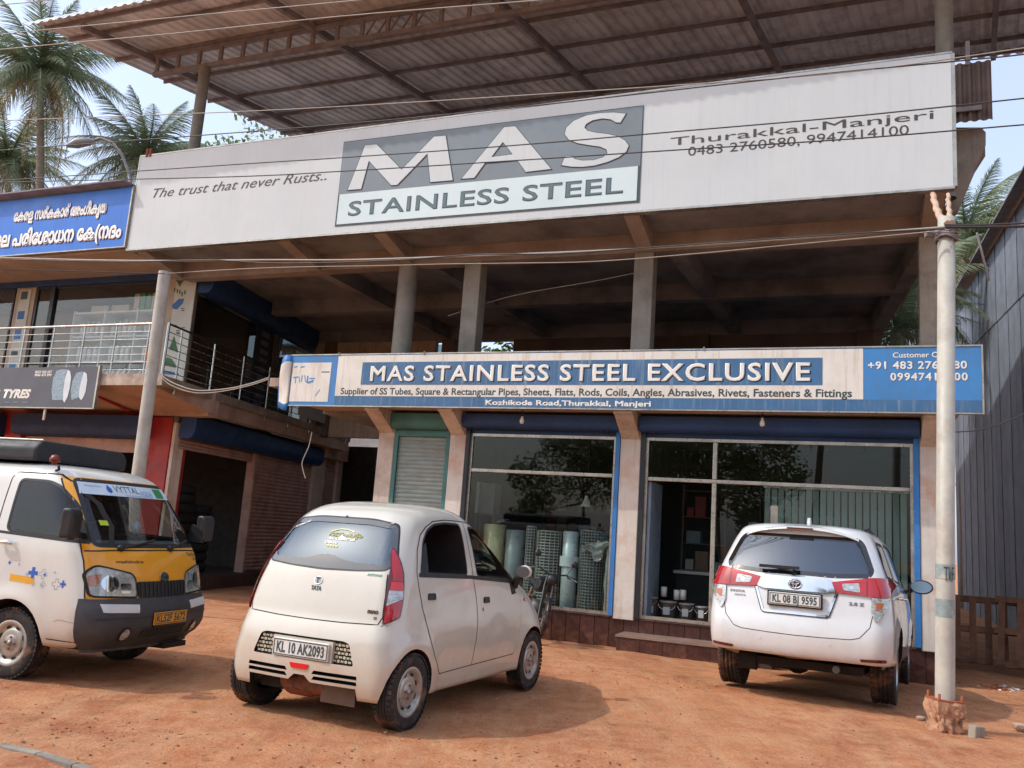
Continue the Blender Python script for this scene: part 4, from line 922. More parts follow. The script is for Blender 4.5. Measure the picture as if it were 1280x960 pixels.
# wires
wire_m = M('wire_black', '#3b3937', rough=.6); wire_l = M('wire_pale', '#a59c90', rough=.6)
def wire(pts, d, r, label, mat=wire_m, group='overhead wires', clamps=()):
    P = [at(x, y, d) for x, y in pts]; V = [Vector((u, -d, z)) for u, z in P]; out = []
    for i in range(len(V)-1):
        p0 = V[max(i-1, 0)]; p1 = V[i]; p2 = V[i+1]; p3 = V[min(i+2, len(V)-1)]
        for t in range(8):
            s_ = t/8; out.append(.5*((2*p1)+(p2-p0)*s_+(2*p0-5*p1+4*p2-p3)*s_*s_+(3*p1-p0-3*p2+p3)*s_**3))
    out.append(V[-1]); c0 = out[0]
    mk = MB().tube(out, r, 5)
    o = fobj(mk, 'overhead_wire', mat, *c0); tag(o, label, 'wire', group)
    return o
wire([(-120, 16), (0, 6), (69, -1), (200, -22)], 5.3, .008, 'overhead wire crossing only the top left corner of the sky', wire_l)
wire([(-120, 58), (0, 43), (215, 22), (430, 2), (620, -16)], 5.3, .008, 'upper of two wires running under the left front of the roof', wire_l)
wire([(-120, 77), (0, 62), (215, 42), (430, 20), (689, -1), (800, -12)], 5.3, .008, 'lower of two wires running under the left front of the roof', wire_l)
wire([(-120, 158), (0, 151), (215, 143), (430, 133), (840, 107), (1060, 90), (1280, 60), (1400, 40)], 5.3, .007, 'wire grazing the top edge of the white signboard, ending upper right', wire_l)
wire([(-120, 198), (0, 188), (215, 172), (430, 155), (640, 135), (984, 97), (1191, 77), (1280, 68), (1400, 52)], 5.3, .008, 'black wire running just under the top edge of the white signboard', wire_m)
wire([(-120, 236), (0, 226), (289, 206), (430, 197), (640, 182), (840, 165), (1060, 146), (1280, 123), (1400, 110)], 5.3, .008, 'black wire crossing the upper part of the big sign letters')
wire([(-120, 233), (0, 228), (289, 221), (430, 214), (640, 201), (840, 188), (1060, 174), (1280, 156), (1400, 147)], 5.3, .008, 'black wire crossing the lower part of the big sign letters')
wire([(-120, 318), (0, 322), (110, 325), (206, 326), (330, 325), (430, 325), (531, 322), (760, 313), (968, 300), (1181, 284)], 5.28, .012, 'thick pale bundled cable strung between the two poles, upper strand', wire_l)
wire([(-120, 320), (0, 324), (150, 327), (260, 325), (350, 329), (480, 326), (600, 318), (700, 317), (860, 306), (1050, 293), (1181, 286)], 5.34, .009, 'dark cable twisting around the thick pale one between the poles', wire_m)
wire([(206, 342), (330, 335), (480, 332), (560, 330), (640, 329), (740, 327), (860, 318), (1000, 305), (1181, 288)], 5.2, .006, 'thin pale wire sagging below the bundled cable', wire_l)
wire([(206, 342), (130, 340), (60, 338), (0, 336), (-100, 333)], 5.2, .007, 'thin wire running left from the leaning pole', wire_m)
wire([(1181, 284), (1230, 284), (1280, 283), (1420, 280)], 5.28, .014, 'thick cable leaving the right pole towards the right edge')
wire([(1181, 281), (1230, 281), (1280, 279), (1420, 275)], 5.32, .009, 'thinner cable just above the thick one right of the right pole')
wire([(1193, 540), (1220, 538), (1250, 530), (1290, 512), (1340, 480)], 2.2, .008, 'thin cable sagging across the shaded shed wall', wire_m, 'service cables')
wire([(199, 467), (215, 478), (240, 487), (262, 488), (290, 485), (315, 479), (336, 472)], 1.7, .012, 'white cable looping from the balcony corner to the blue banner, upper strand', wire_l, 'service cables')
wire([(199, 469), (213, 481), (238, 490), (262, 491), (290, 487), (315, 481), (336, 474)], 1.72, .009, 'white cable looping from the balcony corner to the blue banner, lower strand', wire_l, 'service cables')
wire([(390, 540), (386, 558), (378, 577), (379, 588), (382, 598)], .6, .010, 'short loose wire dangling in front of the shutter below the banner end', wire_l, 'service cables')
wire([(560, 395), (640, 370), (740, 352), (800, 340)], -.3, .008, 'thin pale wire hanging under the dim upper floor ceiling', wire_l, 'service cables')
wire([(500, 497), (520, 497), (540, 497)], -4, .006, 'x', wire_l) if False else None
bulb_g = GLASS('bulb_glass', (.9, .88, .82), .25)
for (x, y), lb in (((653, 519), 'bare light bulb hanging below the banner over the left window'), ((953, 521), 'bare light bulb hanging below the banner over the right window')):
    u, z = at(x, y, .55); T = fthing('light_bulb', lb, 'bulb', u, -.55, z)
    MB().rev([(.006, z+.16), (.006, z+.04), (.02, z+.04), (.02, z-.02), (.0, z-.02)], (u, -.55, 0), 'z', 10).build('holder', black, T)
    MB().rev([(.018, z-.02), (.025, z-.05), (.042, z-.10), (.036, z-.14), (.0, z-.155)], (u, -.55, 0), 'z', 14).build('glass', M('bulb_white', '#d8d4c4', rough=.15), T)
for (x, y), lb in (((759, 539), 'small black dome camera at the top right of the left window'), ((816, 539), 'small black dome camera at the top left of the right window')):
    u, z = at(x, y, .12); T = fthing('security_camera', lb, 'camera', u, -.12, z)
    MB().box(u-.05, u+.05, -.1, -.02, z+.02, z+.05).build('mount', alu_dk, T); MB().rev([(.0, z-.055), (.03, z-.045), (.05, z-.01), (.055, z+.02), (0, z+.02)], (u, -.12, 0), 'z', 14).build('dome', M('dome_black', '#0c0c0e', rough=.1), T)

# ================================================================ GOODS BEHIND THE SHOP GLASS
def mesh_roll(px0, px1, py0, py1, col, label, grid=True, y=.45, wires=22):
    d = -y; u0, u1 = at(px0, (py0+py1)/2, d)[0], at(px1, (py0+py1)/2, d)[0]; r = (u1-u0)/2; u = (u0+u1)/2; zt = at((px0+px1)/2, py0, d)[1]; z0 = .215
    T = fthing('mesh_roll', label, 'roll', u, y, z0, )
    core = MB().rev([(r*.9, z0), (r*.9, zt-.01), (r*.3, zt-.02), (r*.28, zt-.3)], (u, y, 0), 'z', 28).build('inner_layers', M('roll_core_dark', '#3e433f', '#2f3330', rough=.8) if grid else M('roll_core_'+col, col, rough=.8), T)
    if grid:
        mk = MB(); nz = int((zt-z0)/.05)
        for i in range(nz+1):
            z = z0+(zt-z0)*i/nz; mk.rev([(r*.975, z-.010), (r*1.0, z), (r*.975, z+.010)], (u, y, 0), 'z', 24)
        for j in range(wires): a = 2*pi*j/wires; mk.tube([(u+r*cos(a), y+r*sin(a), z0), (u+r*cos(a), y+r*sin(a), zt)], .008, 4)
        mk.build('wire_mesh', M('wire_'+col, col, rough=.5, metal=.3), T)
    else:
        MB().rev([(r*.93, z0), (r*.99, z0+.01), (r, zt-.01), (r*.8, zt+.0)], (u, y, 0), 'z', 32).build('outer_wrap', M('wrap_'+col, col, rough=.35, metal=.2), T)
    return T
mesh_roll(603, 629, 655, 745, '#c2b88c', 'buff coloured roll of netting at the left behind the small car roof', False)
mesh_roll(631, 654, 662, 745, '#8b9290', 'plain grey roll between the buff one and the thin mesh roll', False)
mesh_roll(656, 668, 658, 750, '#a5aaa6', 'thin upright roll of wire mesh left of the wide coiled one', True, .42, 10)
mesh_roll(670, 699, 664, 758, '#aeb2ab', 'wide coiled roll of wire mesh with dark band in the middle', True, .4, 16)
o = mesh_roll(702, 721, 664, 762, '#c3ccca', 'shiny silver roll wrapped with a white paper band', False, .36)
MB().rev([(.175, .95), (.175, 1.12)], (o['base'][0], .36, 0), 'z', 24).build('paper_band', M('paper', '#d3dad8', rough=.7), o)
mesh_roll(724, 756, 664, 766, '#8a908d', 'dark square-mesh roll at the right end of the left window', True, .42, 26)
u, z = at(758, 700, -.18); T = fthing('plastic_bundle', 'crumpled grey plastic sheeting draped beside the right jamb of the left window', 'plastic sheet', u, .18, .22)
mk = MB(); rr = random.Random(4)
mk.tube([(u+.02+rr.uniform(-.012, .012), .2, .22+i*.12) for i in range(11)], [.035+rr.uniform(-.010, .012) for i in range(11)], 7)
g = 9
for i in range(g):
    for j in range(g):
        a_, b_ = i/(g-1), j/(g-1); mk.v.append((u+.03-a_*.48, .16+.03*sin(a_*14+b_*5)+.02*sin(b_*17), 1.43-.12*a_*a_-b_*(.10+.26*max(0, sin(a_*4.2))**2)+.02*sin(a_*21)))
for i in range(g-1):
    for j in range(g-1): o0 = len(mk.v)-g*g; mk.f.append((o0+i*g+j, o0+i*g+j+1, o0+(i+1)*g+j+1, o0+(i+1)*g+j)); mk.mi.append(0); mk.sm.append(True)
mk.build('sheeting', M('sheeting_grey', '#a6aaa4', '#7f857f', ns=14, rough=.5, bump=.6, bs=10), T)
# white cabinet top left, hanging lamp shade
u0, z0_ = at(579, 640, -.8); u1, z1_ = at(599, 602, -.8)
o = fobj(MB().box(u0, u1, .8, 1.2, .21, z0_), 'filing_cabinet', M('cabinet_green', '#55635d', rough=.6), u0, .8, .21); tag(o, 'dull green cabinet standing at the left inside the shop window', 'cabinet'); bevel(o, .01)
o = fobj(MB().box(u0, u1, .8, 1.2, z0_+.002, z1_), 'white_box', M('box_white', '#c9cfcf', rough=.6), u0, .8, z0_); tag(o, 'plain white box on the green cabinet inside the shop', 'box'); bevel(o, .01)
u2, z2_ = at(616, 622, -.8)
o = fobj(MB().box(u1+.02, u2, .85, 1.2, z0_-.0, at(616, 604, -.8)[1]), 'microwave', M('micro', '#8c9190', rough=.4), u1, .8, z0_); bevel(o, .01); tag(o, 'small grey oven-like appliance right of the white box inside the shop', 'appliance')
tb = fthing('shop_table', 'narrow dark table carrying the grey appliance inside the left window', 'table', u1, .8, .21)
MB().box(u1+.01, u2+.05, .8, 1.25, z0_-.04, z0_-.002).build('table_top', darkwall, tb)
for s_ in (u1+.03, u2): MB().box(s_, s_+.04, .85, 1.2, .21, z0_-.042).build('leg', darkwall, tb)
u, z = at(733, 628, -1.0); T = fthing('hanging_lamp', 'white conical lamp shade hanging inside the left window', 'lamp', u, 1, z)
MB().rev([(.03, z+.12), (.04, z+.06), (.10, z-.06), (.11, z-.08)], (u, 1, 0), 'z', 16).build('lamp_shade', M('shade', '#c8c8bd', rough=.5), T); MB().tube([(u, 1, z+.12), (u, 1, 3.48)], .006, 5).build('cord', black, T)
# shelves with stock deeper inside
stock = [M('stock_a', '#8a6f5c', rough=.7), M('stock_b', '#6c7f86', rough=.7), M('stock_c', '#b5b0a3', rough=.7), M('stock_d', '#7d3b34', rough=.7)]
rr = random.Random(21)
for (ua, ub_, yy, lb) in ((-1.0, 1.5, 3.9, 'tall dark shelf unit along the back wall behind the left shop window'), (2.3, 3.1, 2.6, 'shelf unit with stock facing the open shop door'), (3.6, 6.0, 4.0, 'dark shelf unit along the back wall behind the white people carrier')):
    T = fthing('stock_shelf', lb, 'shelf', (ua+ub_)/2, yy, .21)
    for z in (.5, 1.0, 1.5, 2.0, 2.5): MB().box(ua, ub_, yy, yy+.4, z-.02, z).build('shelf_board', darkwall, T)
    for u in (ua, ub_): MB().box(u-.03, u, yy, yy+.4, .21, 2.6).build('upright', darkwall, T)
    zlast = 0; nk = 0; uname = 'left' if ua < 0 else 'middle' if ua < 3 else 'right'
    for z in (.5, 1.0, 1.5, 2.0):
        u = ua+.05
        while u < ub_-.25:
            w = rr.uniform(.12, .3); h = rr.uniform(.15, .4)
            if rr.random() < .8:
                nk = nk+1 if z == zlast else 0; zlast = z
                o = fobj(MB().box(u, u+w*.92, yy+.05, yy+.35, z+.001, z+h), 'stock_box', rr.choice(stock), u, yy, z); tag(o, '%s dim box from the left on the %s board of the %s stock shelf indoors' % (ORD[nk], {.5: 'lowest', 1.0: 'second', 1.5: 'third', 2.0: 'upper'}[z], uname), 'box', 'stock boxes on the inner shelves')
            u += w+.02
# buckets at the door
bk = M('bucket_plastic', '#8f8d88', '#77756f', ns=6, rough=.45)
for (x0, x1, y0), lb in (((808, 822, 745), 'dark grey bucket just inside the doorway, leftmost in the row'), ((824, 846, 750), 'second bucket from the door frame, with a label print'), ((848, 868, 753), 'third bucket from the door frame, holding white packets'), ((869, 886, 757), 'rightmost bucket of the doorway row, next to the people carrier')):
    d = -.55; u0 = at(x0, 765, d)[0]; u1 = at(x1, 765, d)[0]; u = (u0+u1)/2; r = (u1-u0)/2*.95; zt = at(x0, y0, d)[1]; 
    T = fthing('bucket', lb, 'bucket', u, .55, .21, 'buckets inside the doorway')
    MB().rev([(0, .212), (r*.82, .212), (r*.98, zt-.03), (r*1.05, zt-.03), (r*1.05, zt), (r*.95, zt), (r*.9, zt-.02), (r*.8, .24)], (u, .55, 0), 'z', 22).build('pail', bk, T)
    MB().tube([(u+r*1.02*cos(a), .55-r*.9, zt-.05-r*.7*sin(a)) for a in [i*pi/10 for i in range(11)]], .006, 5).build('handle', ss, T)
    MB().box(u-r*.4, u+r*.4, .55-r*1.03, .55-r*.93, .30, .42).build('label', M('label_pale', '#b8b8b2', rough=.7), T)
for x, y, lb in ((830, 738, 'white can standing on the second bucket'), (846, 742, 'left white packet in the third bucket'), (854, 742, 'right white packet in the third bucket')):
    u, z = at(x, y, -.55); o = fobj(MB().rev([(0, z-.1), (.05, z-.1), (.05, z+.06), (.0, z+.06)], (u, .55, 0), 'z', 12), 'can', M('can_white', '#bfc0ba', rough=.5), u, .55, z-.1); tag(o, lb, 'can')
# vertical blinds in the right bay
VB = fthing('vertical_blinds', 'grey green vertical strip blinds behind the right shop window', 'blinds', 5, .3, 2.4)
uu = at(955, 680, -.3)[0]
o = MB().box(uu, uu+.085, .29, .30, .6, 2.45).build('strip', M('blind_grey', '#7c8a84', '#6b7973', ns=1.5, rough=.8), VB)
k = 1
while uu+k*.105 < 6.1: copyobj(o, VB, (k*.105, (k % 2)*.012, 0)); k += 1
MB().box(uu-.02, 6.12, .27, .33, 2.452, 2.5).build('head_rail', alu, VB)
# counter and stock seen through the door
T = fthing('shop_counter', 'cluttered white-topped counter inside the open doorway', 'counter', 2.7, 1.6, .21)
MB().box(2.35, 3.1, 1.5, 2.1, .95, 1.0).build('counter_top', M('counter_top', '#a7a59c', rough=.5), T); MB().box(2.4, 3.05, 1.55, 2.05, .21, .949).build('counter_body', grey_dark, T)
# tyres stacked in the left workshop
tyr = MB().rev([(.19, -.10), (.29, -.11), (.33, -.07), (.335, 0), (.33, .07), (.29, .11), (.19, .10), (.19, -.10)], (0, 0, 0), 'z', 24).mesh('tyre', M('tyre_rubber_plain', '#1b1b1b', rough=.8))
for st_, (t, off) in enumerate(((.9, -.7), (1.7, -.75), (2.4, -.7))):
    for k in range(7 if st_ != 1 else 9):
        p = sp(t, off, .14+k*.225); o = link('tyre', tyr); o.location = F(*p); o.rotation_euler = (0, 0, k*.7)
        tag(o, '%s black tyre from the bottom of the %s stack in the open workshop' % (ORD[k], ['front', 'middle', 'rear'][st_]), 'tyre', 'stacked tyres in the workshop')

# ================================================================ TREES
bark = M('palm_bark', '#8a7c6a', '#6b5f50', ns=6, rough=.95, dscale=(1, 1, 4), bump=.4, bs=20)
def leafmat(name, c, c2, tr=.25):
    if name in MATS: return MATS[name]
    m = M(name, c, c2, ns=1.3, rough=.55); nt = m.node_tree; p = nt.nodes['Principled BSDF']; o = nt.nodes['Material Output']
    t = N(nt, 'ShaderNodeBsdfTranslucent'); src = p.inputs['Base Color'].links[0].from_socket; nt.links.new(src, t.inputs[0])
    mx = N(nt, 'ShaderNodeMixShader'); mx.inputs[0].default_value = tr; nt.links.new(p.outputs[0], mx.inputs[1]); nt.links.new(t.outputs[0], mx.inputs[2]); nt.links.new(mx.outputs[0], o.inputs[0]); return m
frond_m = leafmat('palm_leaf', '#808c68', '#5f6d4e', .3); frond_y = leafmat('palm_leaf_old', '#a09a68', '#857d55', .3); leaf_g = leafmat('tree_leaf', '#87925f', '#667349', .3)
def frond_mesh(L, droop, seed, mat, n=46):
    rr = random.Random(seed); mk = MB(); pts = []
    for i in range(n+1):
        t = i/n; pts.append(Vector((L*(t-.10*t*t), 0, L*(.18*t-droop*t*t*1.0))))
    mk.tube(pts[::3]+[pts[-1]], [.035*(1-.85*k/len(pts[::3]))+.004 for k in range(len(pts[::3])+1)], 5)
    for i in range(3, n+1):
        t = i/n; ll = L*.30*math.sin(pi*min(1, .12+t*.86))**.7*(1-.35*t); p = pts[i]; tg = (pts[min(i+1, n)]-pts[i-1]).normalized()
        for s in (-1, 1):
            for q in (0, .5):
                pp = p+tg*(q*L/n); sp_ = rr.uniform(.25, .7); dn = rr.uniform(.45, 1.15)+.4*t
                d = Vector((.55*sp_+.35, s*rr.uniform(.75, 1), -dn)).normalized(); w = .017+.010*rr.random()
                a = pp-tg*w; b = pp+tg*w; mid = pp+d*ll*.55; e = pp+d*ll*rr.uniform(.8, 1.05)+Vector((rr.uniform(-.06, .06), rr.uniform(-.06, .06), -ll*.38))
                mk.add([a, b, mid+tg*w*.8, mid-tg*w*.8, e], [(0, 1, 2, 3), (3, 2, 4)])
    return mk.mesh('frond', mat)
FR = [frond_mesh(4.2, .75, 1, frond_m), frond_mesh(4.0, 1.05, 2, frond_m), frond_mesh(4.3, .45, 3, frond_m), frond_mesh(3.4, 1.25, 4, frond_y)]
nutm = MB().rev([(0, -.13), (.08, -.1), (.12, 0), (.1, .09), (0, .14)], (0, 0, 0), 'z', 10).mesh('coconut', M('coconut', '#8d8a45', '#6f5f32', ns=5, rough=.6))
def palm(label, base, crown, scale, seed, n=26, group='coconut palms beyond the buildings', nuts=6):
    rr = random.Random(seed); base = Vector(base); crown = Vector(crown)
    T = thing('coconut_palm', label, 'palm tree', base, 0, group); c = crown-base
    pts = [Vector((c.x*(t**1.6), c.y*(t**1.6), c.z*t)) for t in [i/12 for i in range(13)]]
    MB().tube(pts, [.22-.10*i/12+(.08 if i == 0 else 0) for i in range(13)], 12).build('trunk', bark, T)
    for k in range(n):
        a = k*2.39996+rr.uniform(-.2, .2); lev = k/n
        fm = FR[2] if lev < .25 else FR[0] if lev < .6 else FR[1] if lev < .88 else FR[3]
        pitch = radians(68-95*lev+rr.uniform(-8, 8)); s_ = scale*rr.uniform(.85, 1.1)
        o = link('frond', fm, T); o.location = c+Vector((0, 0, .05*rr.random())); o.rotation_euler = (rr.uniform(-.25, .25), -pitch, a); o.scale = (s_, s_, s_)
    for k in range(nuts):
        a = k*1.3; o = link('coconut', nutm, T); o.location = c+Vector((.25*cos(a), .25*sin(a), -.35-.12*(k % 2))); o.scale = (scale,)*3
    return T
def tree(label, base, h, r, seed, n=5000, leaf=.14, group=None, name='leafy_tree', mat=None, flat=1.0):
    rr = random.Random(seed); T = thing(name, label, 'tree', base, 0, group); mk = MB(); cl = []
    mk.tube([(0, 0, -.2), (.1, .05, h*.3), (.15, -.1, h*.55)], [.05*h**.8*.5, .035*h**.8*.5, .022*h**.8*.5], 9)
    for k in range(9):
        a = k*2.4; rad = r*rr.uniform(.35, .8); e = Vector((rad*cos(a), rad*sin(a), h-r*flat*rr.uniform(.3, 1.3)))
        st_ = Vector((.12, 0, h*(.35+.02*k))); mid = (st_+e)/2+Vector((0, 0, -.1*r)); mk.tube([st_, mid, e], [.05+.01*r, .035, .012], 6)
        for q in range(4): cl.append((e+Vector((rr.gauss(0, .22*r), rr.gauss(0, .22*r), rr.gauss(0, .2*r*flat))), r*rr.uniform(.22, .4)))
    mk.build('trunk', bark, T); lf = MB()
    for i in range(n):
        c, cr = rr.choice(cl); v = Vector((rr.gauss(0, 1), rr.gauss(0, 1), rr.gauss(0, .8))); v = v.normalized()*cr*rr.random()**.33; p = c+v
        a = Vector((rr.gauss(0, 1), rr.gauss(0, 1), rr.gauss(0, .6))).normalized(); b = a.orthogonal().normalized(); s_ = leaf*rr.uniform(.6, 1.3)
        lf.add([p-a*s_, p+b*s_*.45, p+a*s_, p-b*s_*.45], [(0, 1, 2, 3)])
    lf.build('crown', mat or leaf_g, T); return T
def gpos(px, py, Y): p = atY(px, py, Y); return p
def pl(label, px, py, Y, sc, seed, bpx=None, **k):
    c = atY(px, py, Y); b = atY(bpx if bpx else px, 620, Y); b.z = -.3; return palm(label, b, c, sc, seed, **k)
pl('tall coconut palm with drooping grey green fronds nearest the roof corner at the upper left', 50, 92, 30, .80, 3, 28, n=38)
pl('lower coconut palm behind the blue sign at the left edge', 8, 205, 38, .9, 5, 0, n=30)
pl('windblown coconut palm between the street lamp and the roof post', 182, 200, 32, .78, 8, 186, n=30)
pl('coconut palm standing behind the shed right of the signboard', 1208, 300, 34, .95, 12, 1205, n=34)
pl('coconut palm behind the open upper floor beside the right concrete column', 1128, 372, 28, .8, 15, 1122, n=32)
pl('small coconut palm lower down between the slab edge and the right column', 1118, 415, 22, .5, 19, 1110, n=20)
b = atY(318, 600, 34); b.z = -.3; tree('feathery leafy tree behind the signboard right of the roof post', b, atY(310, 128, 34).z, 4.1, 31, 17000, .13)
b = atY(245, 600, 38); b.z = -.3; tree('low round tree behind the blue sign', b, atY(230, 218, 38).z, 3.0, 33, 3000, .16)
b = atY(1108, 640, 40); b.z = -.3; tree('dark bushy tree glimpsed behind the right column', b, 11.5, 4.0, 35, 3500, .2)
b = atY(1240, 640, 50); b.z = -.3; tree('distant leafy tree behind the shed roof', b, 14, 4.0, 37, 3000, .2)
b = atY(612, 640, 30); b.z = -.3; tree('small bright plant seen through the gap at the back of the upper floor', b, atY(612, 425, 30).z+.4, 1.1, 39, 900, .12, mat=leafmat('bright_leaf', '#7fa545', '#5f8435', .35))
# white house seen through the low gap
p = atY(590, 432, 38); HB = thing('far_house', 'white house glimpsed through the gap at the back of the upper floor', 'house', (p.x-4, p.y, -.3), FA*.6)
MB().box(-5, 9, 0, 6, 0, p.z-.2).build('wall', M('house_white', '#d8d8d2', rough=.8), HB)
mk = MB().prism([(-.6, p.z-.2), (3, p.z+.8), (6.6, p.z-.2)], 'x', -5.4, 1.8); mk.build('roof', roof_top, HB)
MB().box(2.6, 4.4, -.05, -.01, 4, 5.4).build('window', black, HB)
# street lamp with a curved arm
lp = atY(120, 190, 24); LMP = thing('street_lamp', 'street lamp with a curved arm among the palms at left', 'street lamp', (atY(160, 212, 24).x, 24, -.3))
bx_ = LMP.location
arc = [atY(x, y, 24)-Vector(bx_) for x, y in ((164, 240), (161, 215), (152, 192), (140, 178), (126, 173), (112, 177))]
MB().tube([Vector((0, 0, 0)), arc[0]]+arc, [.09, .06]+[.045]*6, 8).build('pole', steel_dark, LMP)
mk = MB(); q = arc[-1]; mk.tube([(q.x+.15, q.y, q.z+.02), (q.x, q.y, q.z), (q.x-.35, q.y-.05, q.z-.10), (q.x-.62, q.y-.08, q.z-.22)], [.05, .12, .16, .05], 10); mk.build('lamp_head', M('lamp_grey', '#8a8580', rough=.4), LMP)

# ---- what stands across the road, behind the photographer (seen in the glass)
gA = 'trees across the road'
def over(k, x, y):
    if k == 0: return palm('coconut palm across the road behind the photographer', (x, y, 0), (x+.8, y, 11+(x % 3)), 1.0, int(abs(x)*7)+1, 20, gA, 0)
T0 = palm('coconut palm across the road behind the photographer', (-9, -17, 0), (-8.2, -17, 11.5), 1.0, 51, 20, gA, 0)
WH = ['opposite the shop door', 'opposite the right shop window', 'farthest right', 'farthest left', 'tallest, in the second row']
for (x, y, s_), wl in zip(((4, -20, 1.05), (15, -16, .9), (27, -22, 1.1), (-24, -21, 1.0), (9, -27, 1.2)), WH):
    c = copy_tree(T0); c['label'] = 'coconut palm across the road, '+wl; c.location = (x, y, 0); c.scale = (s_,)*3; c.rotation_euler = (0, 0, x)
T1 = tree('broad leafy tree across the road behind the photographer', (1, -19, 0), 8.5, 4, 61, 9000, .15, gA)
for (x, y, s_), wl in zip(((-15, -18, 1.1), (10, -18, .9), (20, -20, 1.2), (33, -19, 1.1), (-30, -24, 1.2)), ['left of the low shop', 'right of the low shop', 'between two palms at right', 'farthest right', 'farthest left']):
    c = copy_tree(T1); c['label'] = 'broad leafy tree across the road, '+wl; c.location = (x, y, 0); c.scale = (s_,)*3; c.rotation_euler = (0, 0, x*.7)
H2 = thing('roadside_shop', 'low white shop across the road behind the photographer', 'building', (6, -15, 0))
MB().box(-5, 5, -4, 0, 0, 3.2).build('wall', M('house_white', '#d8d8d2'), H2); MB().box(-5.5, 5.5, -4.5, .9, 3.2, 3.4).build('roof', steel_dark, H2)
# ================================================================ VEHICLES
# body of horizontal slices, openings cut out, glass, lamps and trim draped on the curved surface
def interp(keys, z):
    n = len(keys)
    if z <= keys[0][0]: return keys[0][1:]
    for i in range(n-1):
        if z <= keys[i+1][0]:
            k0, k1 = keys[i], keys[i+1]; h = k1[0]-k0[0]; t = (z-k0[0])/h; out = []
            for j in range(1, len(k0)):
                d = (k1[j]-k0[j])/h
                def sl_(a):
                    if a == 0 or a == n-1: return d if a in (i, i+1) else 0
                    d0 = (keys[a][j]-keys[a-1][j])/(keys[a][0]-keys[a-1][0]); d1_ = (keys[a+1][j]-keys[a][j])/(keys[a+1][0]-keys[a][0])
                    return 0 if d0*d1_ <= 0 else 2*d0*d1_/(d0+d1_)
                m0, m1 = sl_(i), sl_(i+1)
                out.append((2*t**3-3*t*t+1)*k0[j]+(t**3-2*t*t+t)*h*m0+(-2*t**3+3*t*t)*k1[j]+(t**3-t*t)*h*m1)
            return tuple(out)
    return keys[-1][1:]
NR, NC, NS = 7, 8, 40
def outline(xr, xf, w, rr, rf, br, bf, bs):
    """half outline, rear centre -> side -> front centre"""
    rr = min(rr, w*.9); rf = min(rf, w*.9); P = []
    for i in range(NR): y = (w-rr)*i/NR; P.append((xr+br*(y/max(w, 1e-3))**2, y))
    x0 = xr+br*((w-rr)/max(w, 1e-3))**2; y0 = w-rr; xc = x0+rr*1.15
    for i in range(NC): a = pi/2*i/NC; P.append((xc-(xc-x0)*cos(a), y0+rr*sin(a)))
    x1 = xf-bf*((w-rf)/max(w, 1e-3))**2; xd = x1-rf*1.25
    for i in range(NS+1): P.append((xc+(xd-xc)*i/NS, w))
    for i in range(1, NC+1): a = pi/2*i/NC; P.append((xd+(x1-xd)*sin(a), w-rf*(1-cos(a))))
    for i in range(NR-1, -1, -1): y = (w-rf)*i/NR; P.append((xf-bf*(y/max(w, 1e-3))**2, y))
    L = (xf-xr)/2; xm = (xf+xr)/2
    return [(x, y*(1-bs*((x-xm)/L)**2)) for x, y in P]
def body_mesh(keys, zs, warp, flares=(), inset=0):
    V = []; n = None
    for z in zs:
        xr, xf, w, rr, rf, br, bf, bs = interp(keys, z)
        o = outline(xr+inset, xf-inset, max(.01, w-inset), rr, rf, br, bf, bs); full = o+[(x, -y) for x, y in o[-2:0:-1]]; n = len(full)
        for x, y in full:
            yy = y
            if not inset:
                for (wx, wz, R, amp) in flares:
                    d = math.hypot(x-wx, z-wz); s_ = 1 if y > 0 else -1
                    if abs(y) > .45: yy += s_*amp*math.exp(-((d-R-.03)/.07)**2)*(1 if d > R-.02 else .8)
            V.append((x, yy, z+warp(x, z)))
    Fc = []; k = len(zs)
    for i in range(k-1):
        for j in range(n): Fc.append((i*n+j, i*n+(j+1) % n, (i+1)*n+(j+1) % n, (i+1)*n+j))
    Fc.append(tuple(range(n))[::-1]); Fc.append(tuple(range((k-1)*n, k*n)))
    me = bpy.data.meshes.new('body'); me.from_pydata(V, [], Fc); me.polygons.foreach_set('use_smooth', [True]*len(Fc)); me.update(); return me
def tmpobj(me): o = bpy.data.objects.new('tmp', me); COL.objects.link(o); return o
def boolean(target, cutters):
    """subtract every cutter mesh from the target mesh"""
    t = tmpobj(target); cs = []
    for c in cutters:
        o = tmpobj(c); cs.append(o); md = t.modifiers.new('b', 'BOOLEAN'); md.operation = 'DIFFERENCE'; md.solver = 'EXACT'; md.object = o
    dg = bpy.context.evaluated_depsgraph_get(); dg.update(); me = bpy.data.meshes.new_from_object(t.evaluated_get(dg))
    for o in cs+[t]: bpy.data.objects.remove(o)
    return me
def fix_normals(me, orig):
    """shade the cut shell with the smooth normals of the uncut surface"""
    vs = [v.co.copy() for v in orig.vertices]; vn = [v.normal.copy() for v in orig.vertices]; ps = [tuple(p.vertices) for p in orig.polygons if len(p.vertices) <= 4]
    bv = BVHTree.FromPolygons(vs, ps); cache = {}; out = [None]*len(me.loops)
    for p in me.polygons:
        fn = p.normal
        for li in p.loop_indices:
            vi = me.loops[li].vertex_index; nn = fn
            if p.material_index not in (1,):
                if vi not in cache:
                    h = bv.find_nearest(me.vertices[vi].co)
                    if h[0] is not None and h[3] < .004:
                        f = ps[h[2]]; w = [1/((vs[k]-h[0]).length+1e-5) for k in f]; q = Vector((0, 0, 0))
                        for k, ww in zip(f, w): q += vn[k]*ww
                        cache[vi] = q.normalized()
                    else: cache[vi] = None
                q = cache[vi]
                if q is not None and abs(q.dot(fn)) > .75: nn = q if q.dot(fn) > 0 else -q
            out[li] = tuple(nn)
    me.normals_split_custom_set(out)
